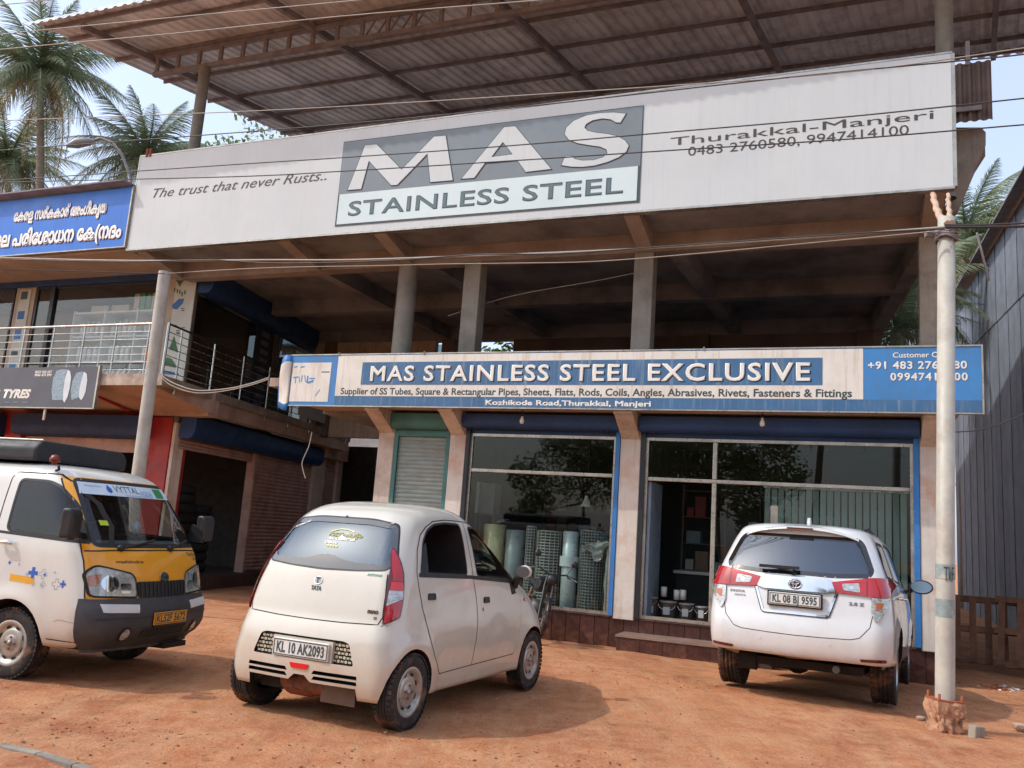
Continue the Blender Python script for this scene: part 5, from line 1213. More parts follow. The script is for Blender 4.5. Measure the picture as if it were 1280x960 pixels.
def prism_mesh(poly, axis, a0, a1, mi=1, nm=2):
    mk = MB().prism(poly, axis, a0, a1, mi); me = bpy.data.meshes.new('cut'); me.from_pydata(mk.v, [], mk.f)
    bm = bmesh.new(); bm.from_mesh(me); bmesh.ops.recalc_face_normals(bm, faces=bm.faces); bm.to_mesh(me); bm.free()
    return me
def addmats(me, mats, idx=None):
    for m_ in mats: me.materials.append(m_)
    if idx is not None:
        for p in me.polygons: p.material_index = idx
    return me
def roundpoly(pts, r=.04, n=4):
    out = []; k = len(pts)
    for i in range(k):
        a, b, c = Vector(pts[i-1]), Vector(pts[i]), Vector(pts[(i+1) % k]); rr_ = min(r, (a-b).length*.45, (c-b).length*.45)
        p = b+(a-b).normalized()*rr_; q = b+(c-b).normalized()*rr_
        for t in range(n+1): s_ = t/n; out.append(tuple((1-s_)**2*p+2*s_*(1-s_)*b+s_*s_*q))
    return out
class Drape:
    """project flat outlines on a body surface"""
    def __init__(s, me): s.bvh = BVHTree.FromPolygons([v.co.copy() for v in me.vertices], [tuple(p.vertices) for p in me.polygons])
    def frame(s, view):
        if view == 'rear': return Vector((-4, 0, 0)), Vector((0, 1, 0)), Vector((0, 0, 1)), Vector((1, 0, 0))
        if view == 'front': return Vector((6, 0, 0)), Vector((0, 1, 0)), Vector((0, 0, 1)), Vector((-1, 0, 0))
        if view == 'right': return Vector((0, -3, 0)), Vector((1, 0, 0)), Vector((0, 0, 1)), Vector((0, 1, 0))
        if view == 'left': return Vector((0, 3, 0)), Vector((1, 0, 0)), Vector((0, 0, 1)), Vector((0, -1, 0))
        if view == 'top': return Vector((0, 0, 4)), Vector((1, 0, 0)), Vector((0, 1, 0)), Vector((0, 0, -1))
        if isinstance(view, tuple): return view
    def hit(s, fr, a, b, off):
        o, r, u, d = fr; p = o+r*a+u*b; h = s.bvh.ray_cast(p, d)
        if h[0] is None: h = s.bvh.find_nearest(p+d*3)
        nrm = h[1] if h[1].dot(d) < 0 else -h[1]
        return h[0]+nrm*off
    def flatmesh(s, loops, step):
        bm = bmesh.new(); es = []
        for L in loops:
            vs = [bm.verts.new((p[0], p[1], 0)) for p in L]; es += [bm.edges.new((vs[i], vs[(i+1) % len(vs)])) for i in range(len(vs))]
        bmesh.ops.triangle_fill(bm, use_beauty=True, use_dissolve=True, edges=es)
        xs = [v.co.x for v in bm.verts]; ys = [v.co.y for v in bm.verts]
        for lo, hi, nrm in ((min(xs), max(xs), (1, 0, 0)), (min(ys), max(ys), (0, 1, 0))):
            k = int((hi-lo)/step)
            for i in range(1, k+1):
                v = lo+(hi-lo)*i/(k+1); co_ = (v, 0, 0) if nrm[0] else (0, v, 0)
                bmesh.ops.bisect_plane(bm, geom=bm.verts[:]+bm.edges[:]+bm.faces[:], plane_co=co_, plane_no=nrm)
        bmesh.ops.triangulate(bm, faces=[f for f in bm.faces if len(f.verts) > 4]); return bm
    def patch(s, name, loops, view, off, mat, parent, step=.06, thick=0, mirror=False, smooth=True):
        if not isinstance(loops[0][0], (tuple, list, Vector)): loops = [loops]
        fr = s.frame(view); bm = s.flatmesh(loops, step)
        for v in bm.verts: v.co = s.hit(fr, v.co.x, v.co.y, off)
        if thick:
            d = fr[3]; r = bmesh.ops.extrude_face_region(bm, geom=bm.faces[:])
            for v in [g for g in r['geom'] if isinstance(g, bmesh.types.BMVert)]: v.co = v.co+d*thick
        bmesh.ops.recalc_face_normals(bm, faces=bm.faces)
        if not thick and bm.faces:
            bm.faces.ensure_lookup_table()
            if sum(f.normal.dot(fr[3]) for f in bm.faces) > 0: bmesh.ops.reverse_faces(bm, faces=bm.faces)
        me = bpy.data.meshes.new(name); bm.to_mesh(me); bm.free(); me.materials.append(mat)
        for p in me.polygons: p.use_smooth = smooth and not thick
        if thick and smooth:
            for p in me.polygons: p.use_smooth = True
            try: me.set_sharp_from_angle(angle=radians(35))
            except Exception: pass
        if mirror:
            for v in me.vertices: v.co.y *= -1
            me.flip_normals()
        return link(name, me, parent)
    def line(s, name, pts, w, view, off, mat, parent, mirror=False, step=.04, closed=False):
        fr = s.frame(view); P = []
        pts = [Vector(p) for p in pts]+([Vector(pts[0])] if closed else [])
        for a, b in zip(pts, pts[1:]):
            k = max(1, int((b-a).length/step)); P += [a+(b-a)*i/k for i in range(k)]
        P.append(pts[-1]); L = []; n = len(P)
        for i, p in enumerate(P):
            t = (P[min(i+1, n-1)]-P[max(i-1, 0)]).normalized(); q = Vector((-t.y, t.x))*w/2
            L.append((p+q, p-q))
        V = []; Fc = []
        for a, b in L: V += [s.hit(fr, a.x, a.y, off), s.hit(fr, b.x, b.y, off)]
        if mirror: V = [Vector((v.x, -v.y, v.z)) for v in V]
        for i in range(n-1): Fc.append((2*i, 2*i+1, 2*i+3, 2*i+2))
        mk = MB().add(V, Fc); return mk.build(name, mat, parent)
    def text(s, body, a0, a1, b0, caph, view, off, mat, parent, flip=False, **k):
        fr = s.frame(view); sg = -1 if flip else 1
        def put(a, b): return s.hit(fr, a*sg, b, off)
        return text_fit(body, a0, a1, b0, caph, put, mat, parent, **k)
def vehicle(name, label, cat, X, Y, yaw, Z=0, pitch=0):
    T = thing(name, label, cat, (X, Y, Z)); T.rotation_mode = 'XYZ'; T.rotation_euler = (0, pitch, pi/2-yaw); return T

tyre_m = M('tyre_rubber', '#2a2625', '#1f1d1c', ns=5, rough=.85, dirt='#8a5f45', dirt_amt=.85, ds=7)
rim_m = M('steel_rim', '#b9b6ae', '#8f8b84', ns=5, rough=.4, metal=.55, dirt='#7c5c48', dirt_amt=.6, ds=9)
def wheel(parent, x, y, R, w, side, rimR, style='steel', turn=0, z=None):
    """tyre with rim, outer face towards side (-1 right, +1 left)"""
    z = R if z is None else z; s = side
    pr = [(rimR-.01, -.40), (rimR+.012, -.46), (rimR+.35*(R-rimR), -.50), (R-.030, -.485), (R-.010, -.43), (R-.002, -.30)]
    full = pr+[(R, -.28)]
    for g in (-.17, .0, .17): full += [(R, g-.035), (R-.009, g-.03), (R-.009, g+.03), (R, g+.035)]
    full += [(R, .28)]+[(a, -b) for a, b in pr[::-1]]+[(rimR-.01, -.40)]
    mk = MB(); mk.rev([(r, h*w) for r, h in full], (0, 0, 0), 'y', 44)
    # shoulder blocks
    for k in range(44):
        a = 2*pi*k/44
        for sd in (-1, 1):
            c = Vector(((R-.004)*cos(a), sd*w*.385, (R-.004)*sin(a))); t = Vector((-sin(a), 0, cos(a))); n_ = Vector((cos(a), 0, sin(a))); q = Vector((0, 1, 0))
            vs = [c+t*i*.014+q*j*.016+n_*h for h in (-.008, .007) for i, j in ((-1, -1), (1, -1), (1, 1), (-1, 1))]
            mk.add(vs, [(4, 5, 6, 7), (0, 1, 5, 4), (1, 2, 6, 5), (2, 3, 7, 6), (3, 0, 4, 7)])
    ty = mk.build('tyre', tyre_m, parent); ty.location = (x, y, z); ty.rotation_euler = (0, .4, turn)
    o = s*w
    rp = [(rimR+.012, .46), (rimR+.008, .47), (rimR-.006, .465), (rimR-.022, .42), (rimR-.03, .30), (rimR-.05, .26)]
    if style == 'steel':
        rp += [(rimR*.66, .33), (rimR*.58, .36), (rimR*.42, .33), (rimR*.36, .34), (rimR*.30, .38), (rimR*.10, .40), (0, .40)]
        rm = MB().rev([(r, h*o) for r, h in rp], (0, 0, 0), 'y', 36).build('rim', rim_m, ty)
        sl_ = MB()
        for k in range(8):
            a = 2*pi*k/8; c = Vector((rimR*.74*cos(a), o*.315, rimR*.74*sin(a))); t = Vector((-sin(a), 0, cos(a))); n_ = Vector((cos(a), 0, sin(a)))
            vs = [c+t*(.024*cos(q))+n_*(.011*sin(q)) for q in [i*pi/5 for i in range(10)]]; sl_.add(vs, [tuple(range(10))])
        sl_.build('rim_slots', black, rm)
        nb = MB()
        for k in range(4): a = 2*pi*k/4+.3; nb.rev([(.009, 0), (.009, o*.05), (0, o*.05)], (rimR*.27*cos(a), o*.385, rimR*.27*sin(a)), 'y', 6)
        nb.build('wheel_nuts', rust, rm)
        MB().rev([(rimR*.13, o*.40), (rimR*.11, o*.47), (0, o*.48)], (0, 0, 0), 'y', 14).build('hub_cap', rim_m, rm)
    else:
        mk = MB().rev([(r, h*o) for r, h in rp]+[], (0, 0, 0), 'y', 36)
        for k in range(10):
            a = 2*pi*k/10+(.12 if k % 2 else -.12); mk.beam((rimR*.2*cos(a), o*.40, rimR*.2*sin(a)), ((rimR-.02)*cos(a), o*.36, (rimR-.02)*sin(a)), .022, .03)
        mk.rev([(rimR*.26, o*.30), (rimR*.26, o*.43), (rimR*.15, o*.45), (0, o*.45)], (0, 0, 0), 'y', 16)
        rm = mk.build('rim', M('alloy', '#a9a9ab', rough=.3, metal=.8), ty); MB().rev([(rimR-.03, o*.1), (.01, o*.1)], (0, 0, 0), 'y', 20).build('brake_disc', rim_m, rm)
    return ty
def car_paint(name, c, c2, dust): 
    m = M(name, c, c2, ns=1.1, rough=.38, coat=1.0, dirt=dust, dirt_amt=.28, ds=2.0, rv=.08); nt = m.node_tree; p = nt.nodes['Principled BSDF']
    tc = N(nt, 'ShaderNodeTexCoord'); sx = N(nt, 'ShaderNodeSeparateXYZ'); nt.links.new(tc.outputs['Object'], sx.inputs[0])      # road dust on the lower panels
    mr = N(nt, 'ShaderNodeMapRange'); mr.inputs[1].default_value = .75; mr.inputs[2].default_value = .2; mr.inputs[3].default_value = 0; mr.inputs[4].default_value = 1; nt.links.new(sx.outputs[2], mr.inputs[0])
    f = N(nt, 'ShaderNodeMath', operation='MULTIPLY'); nt.links.new(mr.outputs[0], f.inputs[0]); nt.links.new(ramp(nt, noi(nt, tc.outputs['Object'], 5, 8, .7), [(.3, (.05,)*3), (.75, (.65,)*3)]), f.inputs[1])
    src = p.inputs['Base Color'].links[0].from_socket; nt.links.new(mixc(nt, f.outputs[0], src, hexc('#b98660')), p.inputs['Base Color']); return m
cream = car_paint('car_paint_cream', '#c9c5b8', '#c4bfb1', '#b8af9e')
white = car_paint('car_paint_white', '#d6d9d9', '#cfd1d0', '#c4c0b8')
vwhite = car_paint('van_paint_white', '#d2d1ca', '#cbc9c0', '#bfb7a8')
vyel = M('van_paint_yellow', '#e9a01c', '#df9414', ns=1.2, rough=.35, coat=.5, dirt='#c08a3a', dirt_amt=.35, ds=2, rv=.08)
cabin = M('cabin_lining', '#757b7f', '#676c70', rough=.9)
wheelwell = M('wheel_well', '#1c1917', '#2a211c', rough=.95)
trim = M('black_trim', '#17181a', '#202124', rough=.5, dirt='#5c4a3d', dirt_amt=.3)
bump_dk = M('bumper_charcoal', '#3b3d41', '#33353a', ns=2, rough=.6, dirt='#6f6258', dirt_amt=.35)
seam = M('panel_gap', '#2a2520', rough=.9)
chrome = M('chrome', '#e3e3e3', '#d4d4d4', rough=.08, metal=1, rv=.02)
red_lens = M('red_lens', '#b5121b', '#9c0f17', ns=5, rough=.12, coat=1, rv=.04); red_dk = M('dark_red_lens', '#5d0d12', rough=.15, coat=1)
clear_lens = M('clear_lens', '#c9c9c4', '#8f8f8c', ns=20, rough=.12, coat=1, dscale=(1, 1, 3), metal=.4)
lens_glass = GLASS('headlamp_glass', (.93, .95, .95), .08)
amber = M('amber_lens', '#b5622a', rough=.2, coat=1)
seat_m = M('seat_fabric', '#23242a', '#1b1c20', rough=.9); dash_m = M('dash_plastic', '#2e2e30', rough=.7)
plate_w = M('plate_white', '#d9d8d2', '#cfcec6', ns=6, rough=.45, dirt='#a8917a', dirt_amt=.5, ds=5); plate_y = M('plate_yellow', '#dd9a22', '#cf8d1c', ns=6, rough=.45)

def zlist(a, b, n, top): return [a+(b-a)*i/n for i in range(n)]+top

# ---------------------------------------------------------------- small white hatchback
HX, HY, HYaw = -1.2862+.045, 6.8691-.02, .4418
NAc = vehicle('small_hatchback', 'small rounded cream white hatchback parked with its rear towards the camera', 'car', HX, HY, HYaw)
#        z     xr     xf     w     rr   rf   br   bf   bs
NK = [(.22, -.345, 2.62, .708, .13, .22, .05, .16, .03),
      (.32, -.372, 2.70, .722, .14, .22, .05, .18, .03),
      (.45, -.385, 2.745, .730, .16, .24, .06, .20, .03),
      (.60, -.375, 2.735, .732, .17, .26, .06, .22, .035),
      (.70, -.345, 2.69, .728, .17, .28, .06, .24, .04),
      (.76, -.318, 2.64, .722, .16, .30, .055, .26, .04),
      (.85, -.30, 2.54, .712, .15, .30, .05, .28, .045),
      (.95, -.275, 2.38, .700, .15, .32, .05, .30, .05),
      (1.05, -.245, 2.18, .688, .15, .34, .055, .32, .06),
      (1.15, -.205, 2.01, .670, .15, .34, .06, .32, .07),
      (1.25, -.155, 1.85, .646, .15, .34, .065, .30, .08),
      (1.35, -.095, 1.68, .617, .15, .34, .07, .28, .09),
      (1.44, -.030, 1.52, .585, .16, .34, .07, .26, .10),
      (1.50, .030, 1.40, .553, .18, .34, .07, .24, .11),
      (1.55, .11, 1.28, .500, .22, .32, .06, .20, .10),
      (1.585, .22, 1.14, .42, .25, .28, .05, .15, .08),
      (1.605, .36, .98, .30, .22, .2, .03, .1, .05),
      (1.612, .52, .84, .14, .1, .1, .01, .02, .0)]
def nwarp(x, z):
    s_ = max(0, min(1, (z-1.15)/.45)); s_ = s_*s_*(3-2*s_)
    return s_*(.035-.055*(x-.75)**2)
nz = [.22+.03*i for i in range(43)]+[1.50+.0125*i for i in range(1, 9)]+[1.605, 1.609, 1.612]
NFL = [(0, .27, .30, .022), (2.23, .27, .29, .016)]
nb = body_mesh(NK, nz, nwarp, NFL)
DN = Drape(nb)
cav_keys = [(k[0],)+tuple(k[1:]) for k in NK]
cav = body_mesh(NK, [.50+.05*i for i in range(21)]+[1.53, 1.55], lambda x, z: nwarp(x, z)-.0, (), .065)
rub = lambda p, r=.04: roundpoly(p, r)
W1 = rub([(.125, 1.112), (.852, 1.088), (.842, 1.50), (.60, 1.503), (.42, 1.485), (.30, 1.435), (.215, 1.345)], .04)
W2 = rub([(1.03, 1.075), (1.70, 1.035), (1.62, 1.20), (1.50, 1.335), (1.36, 1.43), (1.20, 1.475), (.985, 1.483)], .04)
W3 = rub([(1.77, 1.035), (2.06, 1.02), (1.90, 1.16), (1.73, 1.29), (1.69, 1.20)], .02)
RW = rub([(-.54, 1.125), (-.30, 1.108), (0, 1.10), (.30, 1.108), (.54, 1.125), (.575, 1.20), (.50, 1.40), (.465, 1.465), (.25, 1.492), (-.25, 1.492), (-.465, 1.465), (-.50, 1.40), (-.575, 1.20)], .05)
FW = rub([(-.58, 1.10), (.58, 1.10), (.46, 1.45), (-.46, 1.45)], .08)
cabin_pale = M('cabin_lining_pale', '#b9babb', '#a9aaab', rough=.9)
cuts = [addmats(cav, [cream, wheelwell, cabin_pale], 2)]
for p in (W1, W2, W3): 
    c = prism_mesh(p, 'y', -1.2, 1.2); cuts.append(addmats(c, [cream, wheelwell], 1))
def xprism(poly, a, b):
    c = prism_mesh(poly, 'x', a, b); return addmats(c, [cream, wheelwell], 1)
cuts.append(xprism(RW, -1, .45)); cuts.append(xprism(FW, 1.35, 3))
for wx in (0, 2.23):
    for s in (-1, 1):
        mk = MB(); R_w = .298 if wx == 0 else .312; mk.rev([(.0, s*.45), (R_w, s*.45), (R_w, s*.95), (0, s*.95)], (wx, 0, .275), 'y', 40); me = mk.mesh('cut', cream); me.materials.append(wheelwell)
        for p in me.polygons: p.material_index = 1
        cuts.append(me)
cuts.append(xprism([(-.50, .10), (.50, .10), (.48, .30), (.10, .30), (.045, .345), (-.045, .345), (-.10, .30), (-.48, .30)], -1, -.12))
cuts.append(xprism(rub([(-.455, .452), (.455, .452), (.40, .60), (.35, .615), (-.35, .615), (-.40, .60)], .02), -1, -.335))
for z in (.338, .378): 
    for s in (-1, 1): cuts.append(xprism([(s*.11, z-.016), (s*.49, z-.016), (s*.485, z+.010), (s*.13, z+.010)], -1, -.28))
nb.materials.append(cream); nb.materials.append(wheelwell); nb.materials.append(cabin_pale)
bmb = boolean(nb, cuts)
bmb.name = 'body'; nbody = link('body', bmb, NAc)
for p in bmb.polygons: p.use_smooth = True
fix_normals(bmb, nb)
carglass = GLASS('car_glass', (.80, .84, .82), .10); rearglass = GLASS('tinted_rear_glass', (.24, .32, .39), .17, .02, gcol=(.70, .84, .98, 1))
def gr(poly, g=.012):   # slightly grown outline
    c = Vector((sum(p[0] for p in poly)/len(poly), sum(p[1] for p in poly)/len(poly))); return [tuple(c+(Vector(p)-c)*(1+g/max(.05, (Vector(p)-c).length))) for p in poly]
for nm, P_, mir in (('side_window', W1, 0), ('side_window', W2, 0), ('quarter_window', W3, 0)):
    if P_ is W3: DN.patch(nm, [gr(P_)], 'right', -.004, rearglass, NAc)
    elif P_ is W1: DN.patch(nm, [rub([(.115, 1.10), (.235, 1.10), (.255, 1.35), (.19, 1.29)], .02)], 'right', .001, trim, NAc)
    for v in ('left',): DN.patch(nm, [gr(P_)], v, -.004, carglass, NAc)
    DN.line('window_seal', P_, .016, 'right', .0012, trim, NAc, closed=True); DN.line('window_seal', P_, .016, 'left', .0012, trim, NAc, closed=True)
DN.patch('rear_window', [gr(RW, .0)], 'rear', -.003, rearglass, NAc, step=.05)
frit = M('glass_border', '#4a4f52', rough=.12, coat=1)
def inner(poly, k=.05): c = Vector((0, 1.31)); return [tuple(c+(Vector(p)-c)*(1-k/max(.1, (Vector(p)-c).length))) for p in poly]
low = [(-.575, 1.20), (-.54, 1.125), (-.30, 1.108), (0, 1.10), (.30, 1.108), (.54, 1.125), (.575, 1.20)]
DN.patch('window_border', [[(-.575, 1.20), (-.54, 1.13), (-.30, 1.112), (0, 1.104), (.30, 1.112), (.54, 1.13), (.575, 1.20), (.52, 1.195), (.49, 1.165), (.30, 1.160), (.16, 1.175), (.08, 1.20), (0, 1.21), (-.08, 1.20), (-.16, 1.175), (-.30, 1.160), (-.49, 1.165), (-.52, 1.195)]], 'rear', .0005, frit, NAc, step=.05)
DN.line('window_border', [(-.555, 1.2), (-.485, 1.40), (-.45, 1.45), (-.25, 1.472), (.25, 1.472), (.45, 1.45), (.485, 1.40), (.555, 1.2)], .045, 'rear', .0005, frit, NAc)
DN.line('window_seal', gr(RW, .004), .010, 'rear', .001, trim, NAc, closed=True)
DN.patch('windscreen', [gr(FW)], 'front', -.004, carglass, NAc)
# stickers on the rear glass
yl = M('sticker_yellow', '#d7d36a', rough=.5)
sgl = lambda s_, a0, a1, b, h, m_, **k: DN.text(s_, a0, a1, b, h, 'rear', .0015, m_, NAc, flip=True, **k)
sgl('\u0d35\u0d33\u0d3e\u0d02\u0d15\u0d41\u0d33\u0d02', -.07, .235, 1.345, .036, yl, outline=.02, shear=.3)
sgl('METAL INDUSTRIES', -.05, .185, 1.318, .018, white_ink, bold=.03); sgl('CHELARI', -.075, .04, 1.288, .018, white_ink, bold=.03); sgl('9846', -.05, .06, 1.262, .016, yl, bold=.03)
DN.line('sticker_line', [(-.15, 1.385), (-.08, 1.40), (-.02, 1.402), (.02, 1.392), (.06, 1.38)], .006, 'rear', .0015, yl, NAc)
sgl('AUTOMART', -.455, -.345, 1.41, .016, white_ink, bold=.03) if False else None
DN.text('AUTOMOTIVE', -.46, -.33, 1.385, .016, 'rear', .0015, white_ink, NAc, flip=True, bold=.02, slope=.42)
# hatch seam and badges
hs_ = [(-.555, 1.10), (-.585, .95), (-.60, .80), (-.575, .748), (-.30, .738), (0, .735), (.30, .738), (.575, .748), (.60, .80), (.585, .95), (.555, 1.10)]
DN.line('hatch_gap', hs_, .007, 'rear', .0012, seam, NAc)
DN.line('bumper_gap', [(-.64, .745), (-.60, .742)], .006, 'rear', .0012, seam, NAc)
def ringpoly(cx, cy, rx, ry, n=28): return [(cx+rx*cos(2*pi*i/n), cy+ry*sin(2*pi*i/n)) for i in range(n)]
DN.patch('emblem', [ringpoly(0, 1.012, .038, .030)], 'rear', .006, chrome, NAc, .02, .006)
DN.patch('emblem_field', [ringpoly(0, 1.012, .031, .023)], 'rear', .0075, M('emblem_grey', '#9a9a98', rough=.3, metal=.5), NAc, .02)
DN.patch('emblem_mark', [[(-.006, .990), (.006, .990), (.005, 1.015), (.016, 1.026), (.024, 1.028), (.028, 1.024), (.022, 1.034), (.0, 1.036), (-.022, 1.034), (-.028, 1.024), (-.024, 1.028), (-.016, 1.026), (-.005, 1.015)]], 'rear', .009, ink, NAc, .02)
DN.text('TATA', -.048, .048, .942, .028, 'rear', .004, ink, NAc, flip=True, bold=.05)
DN.text('nano', .478, .565, .822, .030, 'rear', .004, M('badge_brown', '#5a4232', rough=.3, metal=.6), NAc, flip=True, bold=.05)
DN.text('cx', .535, .562, .782, .026, 'rear', .004, M('badge_brown', '#5a4232'), NAc, flip=True, bold=.03)
DN.text('AUTOHUB', .40, .52, 1.078, .016, 'rear', .003, M('badge_green', '#2e8f6f', rough=.4), NAc, flip=True, bold=.03)
# tail lamps wrap round the corners
for s in (1, -1):
    dv = Vector((.62, s*.78, 0)).normalized() if s < 0 else Vector((.62, -.78, 0)).normalized()
    dv = Vector((.70, -s*.71, 0)).normalized(); rt = Vector((-s*dv.y*-1, 0, 0))
    r_ = Vector((s*.71, .70, 0)).normalized() if s > 0 else Vector((-.71*-1*-1, .70, 0)).normalized()
    # local horizontal axis across the corner: + = towards the car's flank
    ax = Vector((.71, s*.70, 0)).normalized(); o_ = Vector((-.18, s*.62, 0))-dv*2
    fr = (o_, ax, Vector((0, 0, 1)), dv)
    out = [(-.075, .745), (.055, .80), (.075, .90), (.082, 1.02), (.078, 1.12), (.055, 1.20), (.012, 1.29), (-.015, 1.28), (-.022, 1.15), (-.045, 1.05), (-.062, .90)]
    bz = DN.patch('tail_lamp', [roundpoly(out, .02)], fr, .008, red_dk, NAc, .03, .03)
    DN.patch('lens', [[(-.010, 1.05), (.066, 1.05), (.064, 1.12), (.044, 1.19), (.008, 1.275), (-.008, 1.27), (-.014, 1.15)]], fr, .012, red_lens, bz, .03)
    DN.patch('lens', [[(-.030, .99), (.070, .99), (.067, 1.047), (-.018, 1.047)]], fr, .0125, M('bright_red_lens', '#e02020', rough=.1, coat=1), bz, .03)
    DN.patch('lens', [[(-.052, .88), (.066, .93), (.070, .987), (-.034, .987)]], fr, .0125, clear_lens, bz, .03)
    DN.patch('lens', [[(-.064, .76), (.045, .81), (.064, .925), (-.055, .875)]], fr, .012, red_lens, bz, .03)
# plate, grille, slats
def plate(parent, x, y0, z0, w, h, body, m_, face=-1, tilt=0, txt=None, two=False, depth=.02):
    o = MB().box(x, x+depth, -w/2+y0, w/2+y0, z0, z0+h).build('number_plate', m_, parent); bevel(o, .004, 1)
    e = x-.0015 if face < 0 else x+depth+.0015; sg = face
    f = MB(); b_ = .006
    for a in ((-w/2+.008, w/2-.008, .008, .008+b_), (-w/2+.008, w/2-.008, h-.008-b_, h-.008), (-w/2+.008, -w/2+.008+b_, .008, h-.008), (w/2-.008-b_, w/2-.008, .008, h-.008)): f.box(e-.001, e+.001, a[0]+y0, a[1]+y0, z0+a[2], z0+a[3])
    f.build('plate_border', ink, o)
    ww = w*.43; text_fit(body, -ww, ww, z0+h*.22, h*.56, lambda a, z: (e, y0+sg*a, z), ink, o, bold=.035, spacing=1.05); return o
def hexc_dark(): pass
rec = NAc
gm = M('grille_cream', '#d8ceb4', '#c9bea3', ns=5, rough=.5)
MB().box(-.336, -.332, -.45, .45, .455, .612).build('grille_backing', black, NAc)
mk = MB(); rr = random.Random(3)
for s in (-1, 1):
    for i in range(5):
        for j in range(5):
            y = s*(.28+.033*i)+(.016 if j % 2 else 0)*s; z = .472+.028*j
            if abs(y) > .44-.35*max(0, z-.47): continue
            for q in range(3): a = q*pi/3+.5; mk.beam((-.345, y-.013*cos(a), z-.011*sin(a)), (-.345, y+.013*cos(a), z+.011*sin(a)), .006, .006) if q != 1 or (i+j) % 2 else None
stuff(mk.build('honeycomb_grille', gm, NAc))
plate(NAc, -.392, 0, .460, .50, .125, 'KL 10 AK2093', plate_w)
MB().box(-.37, -.33, -.27, .27, .452, .60).build('plate_panel', cream, NAc)
DN.patch('fog_reflector', [[(-.085, .425), (.085, .425), (.07, .388), (-.07, .388)]], 'rear', .008, M('bright_red_lens', '#e02020'), NAc, .04, .01)
# underside
MB().box(-.20, 2.5, -.48, .48, .19, .26).build('floor_pan', wheelwell, NAc)
mk = MB(); mk.rev([(0, -.17), (.10, -.17), (.12, -.08), (.12, .10), (.09, .16), (0, .16)], (-.14, .12, .27), 'y', 14); mk.rev([(.05, -.1), (.07, 0), (.05, .1)], (-.2, -.05, .25), 'y', 10); mk.box(-.26, -.08, -.05, .24, .22, .33)
mk.build('engine', M('engine_rusty', '#8a4a2e', '#4b3328', ns=12, rough=.8, bump=.5, bs=20), NAc)
mk = MB(); mk.beam((-.24, -.12, .215), (-.24, -.42, .215), .02, .12, up=(0, 0, 1)); mk.build('mud_guard', M('guard_metal', '#6d5648', rough=.8), NAc)
MB().tube([(0, -.5, .27), (0, .5, .27)], .04, 10).build('axle', wheelwell, NAc)
# doors, handles, mirror, repeater
dg_ = [(.30, 1.462), (.20, 1.40), (.12, 1.28), (.075, 1.12), (.085, 1.02), (.13, .85), (.20, .70), (.30, .50), (.42, .35)]
DN.line('door_gap', dg_, .009, 'right', .0012, seam, NAc); DN.line('door_gap', [(.925, 1.515), (.93, 1.30), (.955, 1.05), (1.0, .90), (1.02, .72), (1.0, .55), (.955, .36)], .008, 'right', .0012, seam, NAc)
DN.line('door_gap', [(.30, 1.462), (.42, 1.508), (.62, 1.528), (.925, 1.525), (1.22, 1.505), (1.42, 1.455), (1.56, 1.375)], .008, 'right', .0012, seam, NAc)
DN.line('door_gap', [(1.925, 1.01), (1.94, .80), (1.915, .60), (1.80, .37)], .004, 'right', .0012, M('faint_gap', '#a79d8a', rough=.8), NAc); DN.line('door_gap', [(.42, .35), (.95, .36), (1.80, .37)], .007, 'right', .0012, seam, NAc)
DN.line('waist_seal', [(.10, 1.098), (.90, 1.072), (1.70, 1.02), (2.13, .985)], .03, 'right', .003, trim, NAc)
for x, z in ((.265, .935), (1.19, .875)):
    h = DN.patch('door_handle', [roundpoly([(x-.055, z-.025), (x+.055, z-.025), (x+.05, z+.025), (x-.05, z+.025)], .015)], 'right', .010, trim, NAc, .03, .015)
DN.patch('keyhole', [ringpoly(1.12, .80, .010, .016, 12)], 'right', .003, ink_brown, NAc, .03)
DN.patch('side_repeater', [ringpoly(2.03, .845, .022, .017, 16)], 'right', .008, red_lens, NAc, .03, .008)
mr_ = NAc
mm_ = thing('tmp', '', ''); bpy.data.objects.remove(mm_)
bmx = bmesh.new(); bmesh.ops.create_uvsphere(bmx, u_segments=20, v_segments=12, radius=1)
for v in bmx.verts:
    x, y, z = v.co; v.co = Vector((1.79+(x*.055 if x > 0 else max(x, -.35)*.06), -.79+y*.072, 1.115+z*.058*(1-.12*y)))
me = bpy.data.meshes.new('mirror'); bmx.to_mesh(me); bmx.free(); me.materials.append(cream); [setattr(p, 'use_smooth', True) for p in me.polygons]; mh = link('mirror', me, NAc)
MB().add([(1.748-.22*.062*cos(a), -.79+.062*cos(a), 1.115+.050*sin(a)) for a in [i*pi/12 for i in range(24)]], [tuple(range(24))]).build('mirror_glass', M('mirror_tint', '#7f93ad', '#73869f', rough=.1, metal=1, rv=.02), mh)

MB().beam((1.77, -.73, 1.06), (1.80, -.69, .96), .05, .035).build('mirror_arm', trim, mh)
c2_ = copyobj(mh, NAc); c2_.scale = (1, -1, 1)
DN.patch('mirror_base', [[(1.66, 1.12), (1.76, 1.08), (1.83, .91), (1.74, .90)]], 'right', .006, trim, NAc, .04, .01)
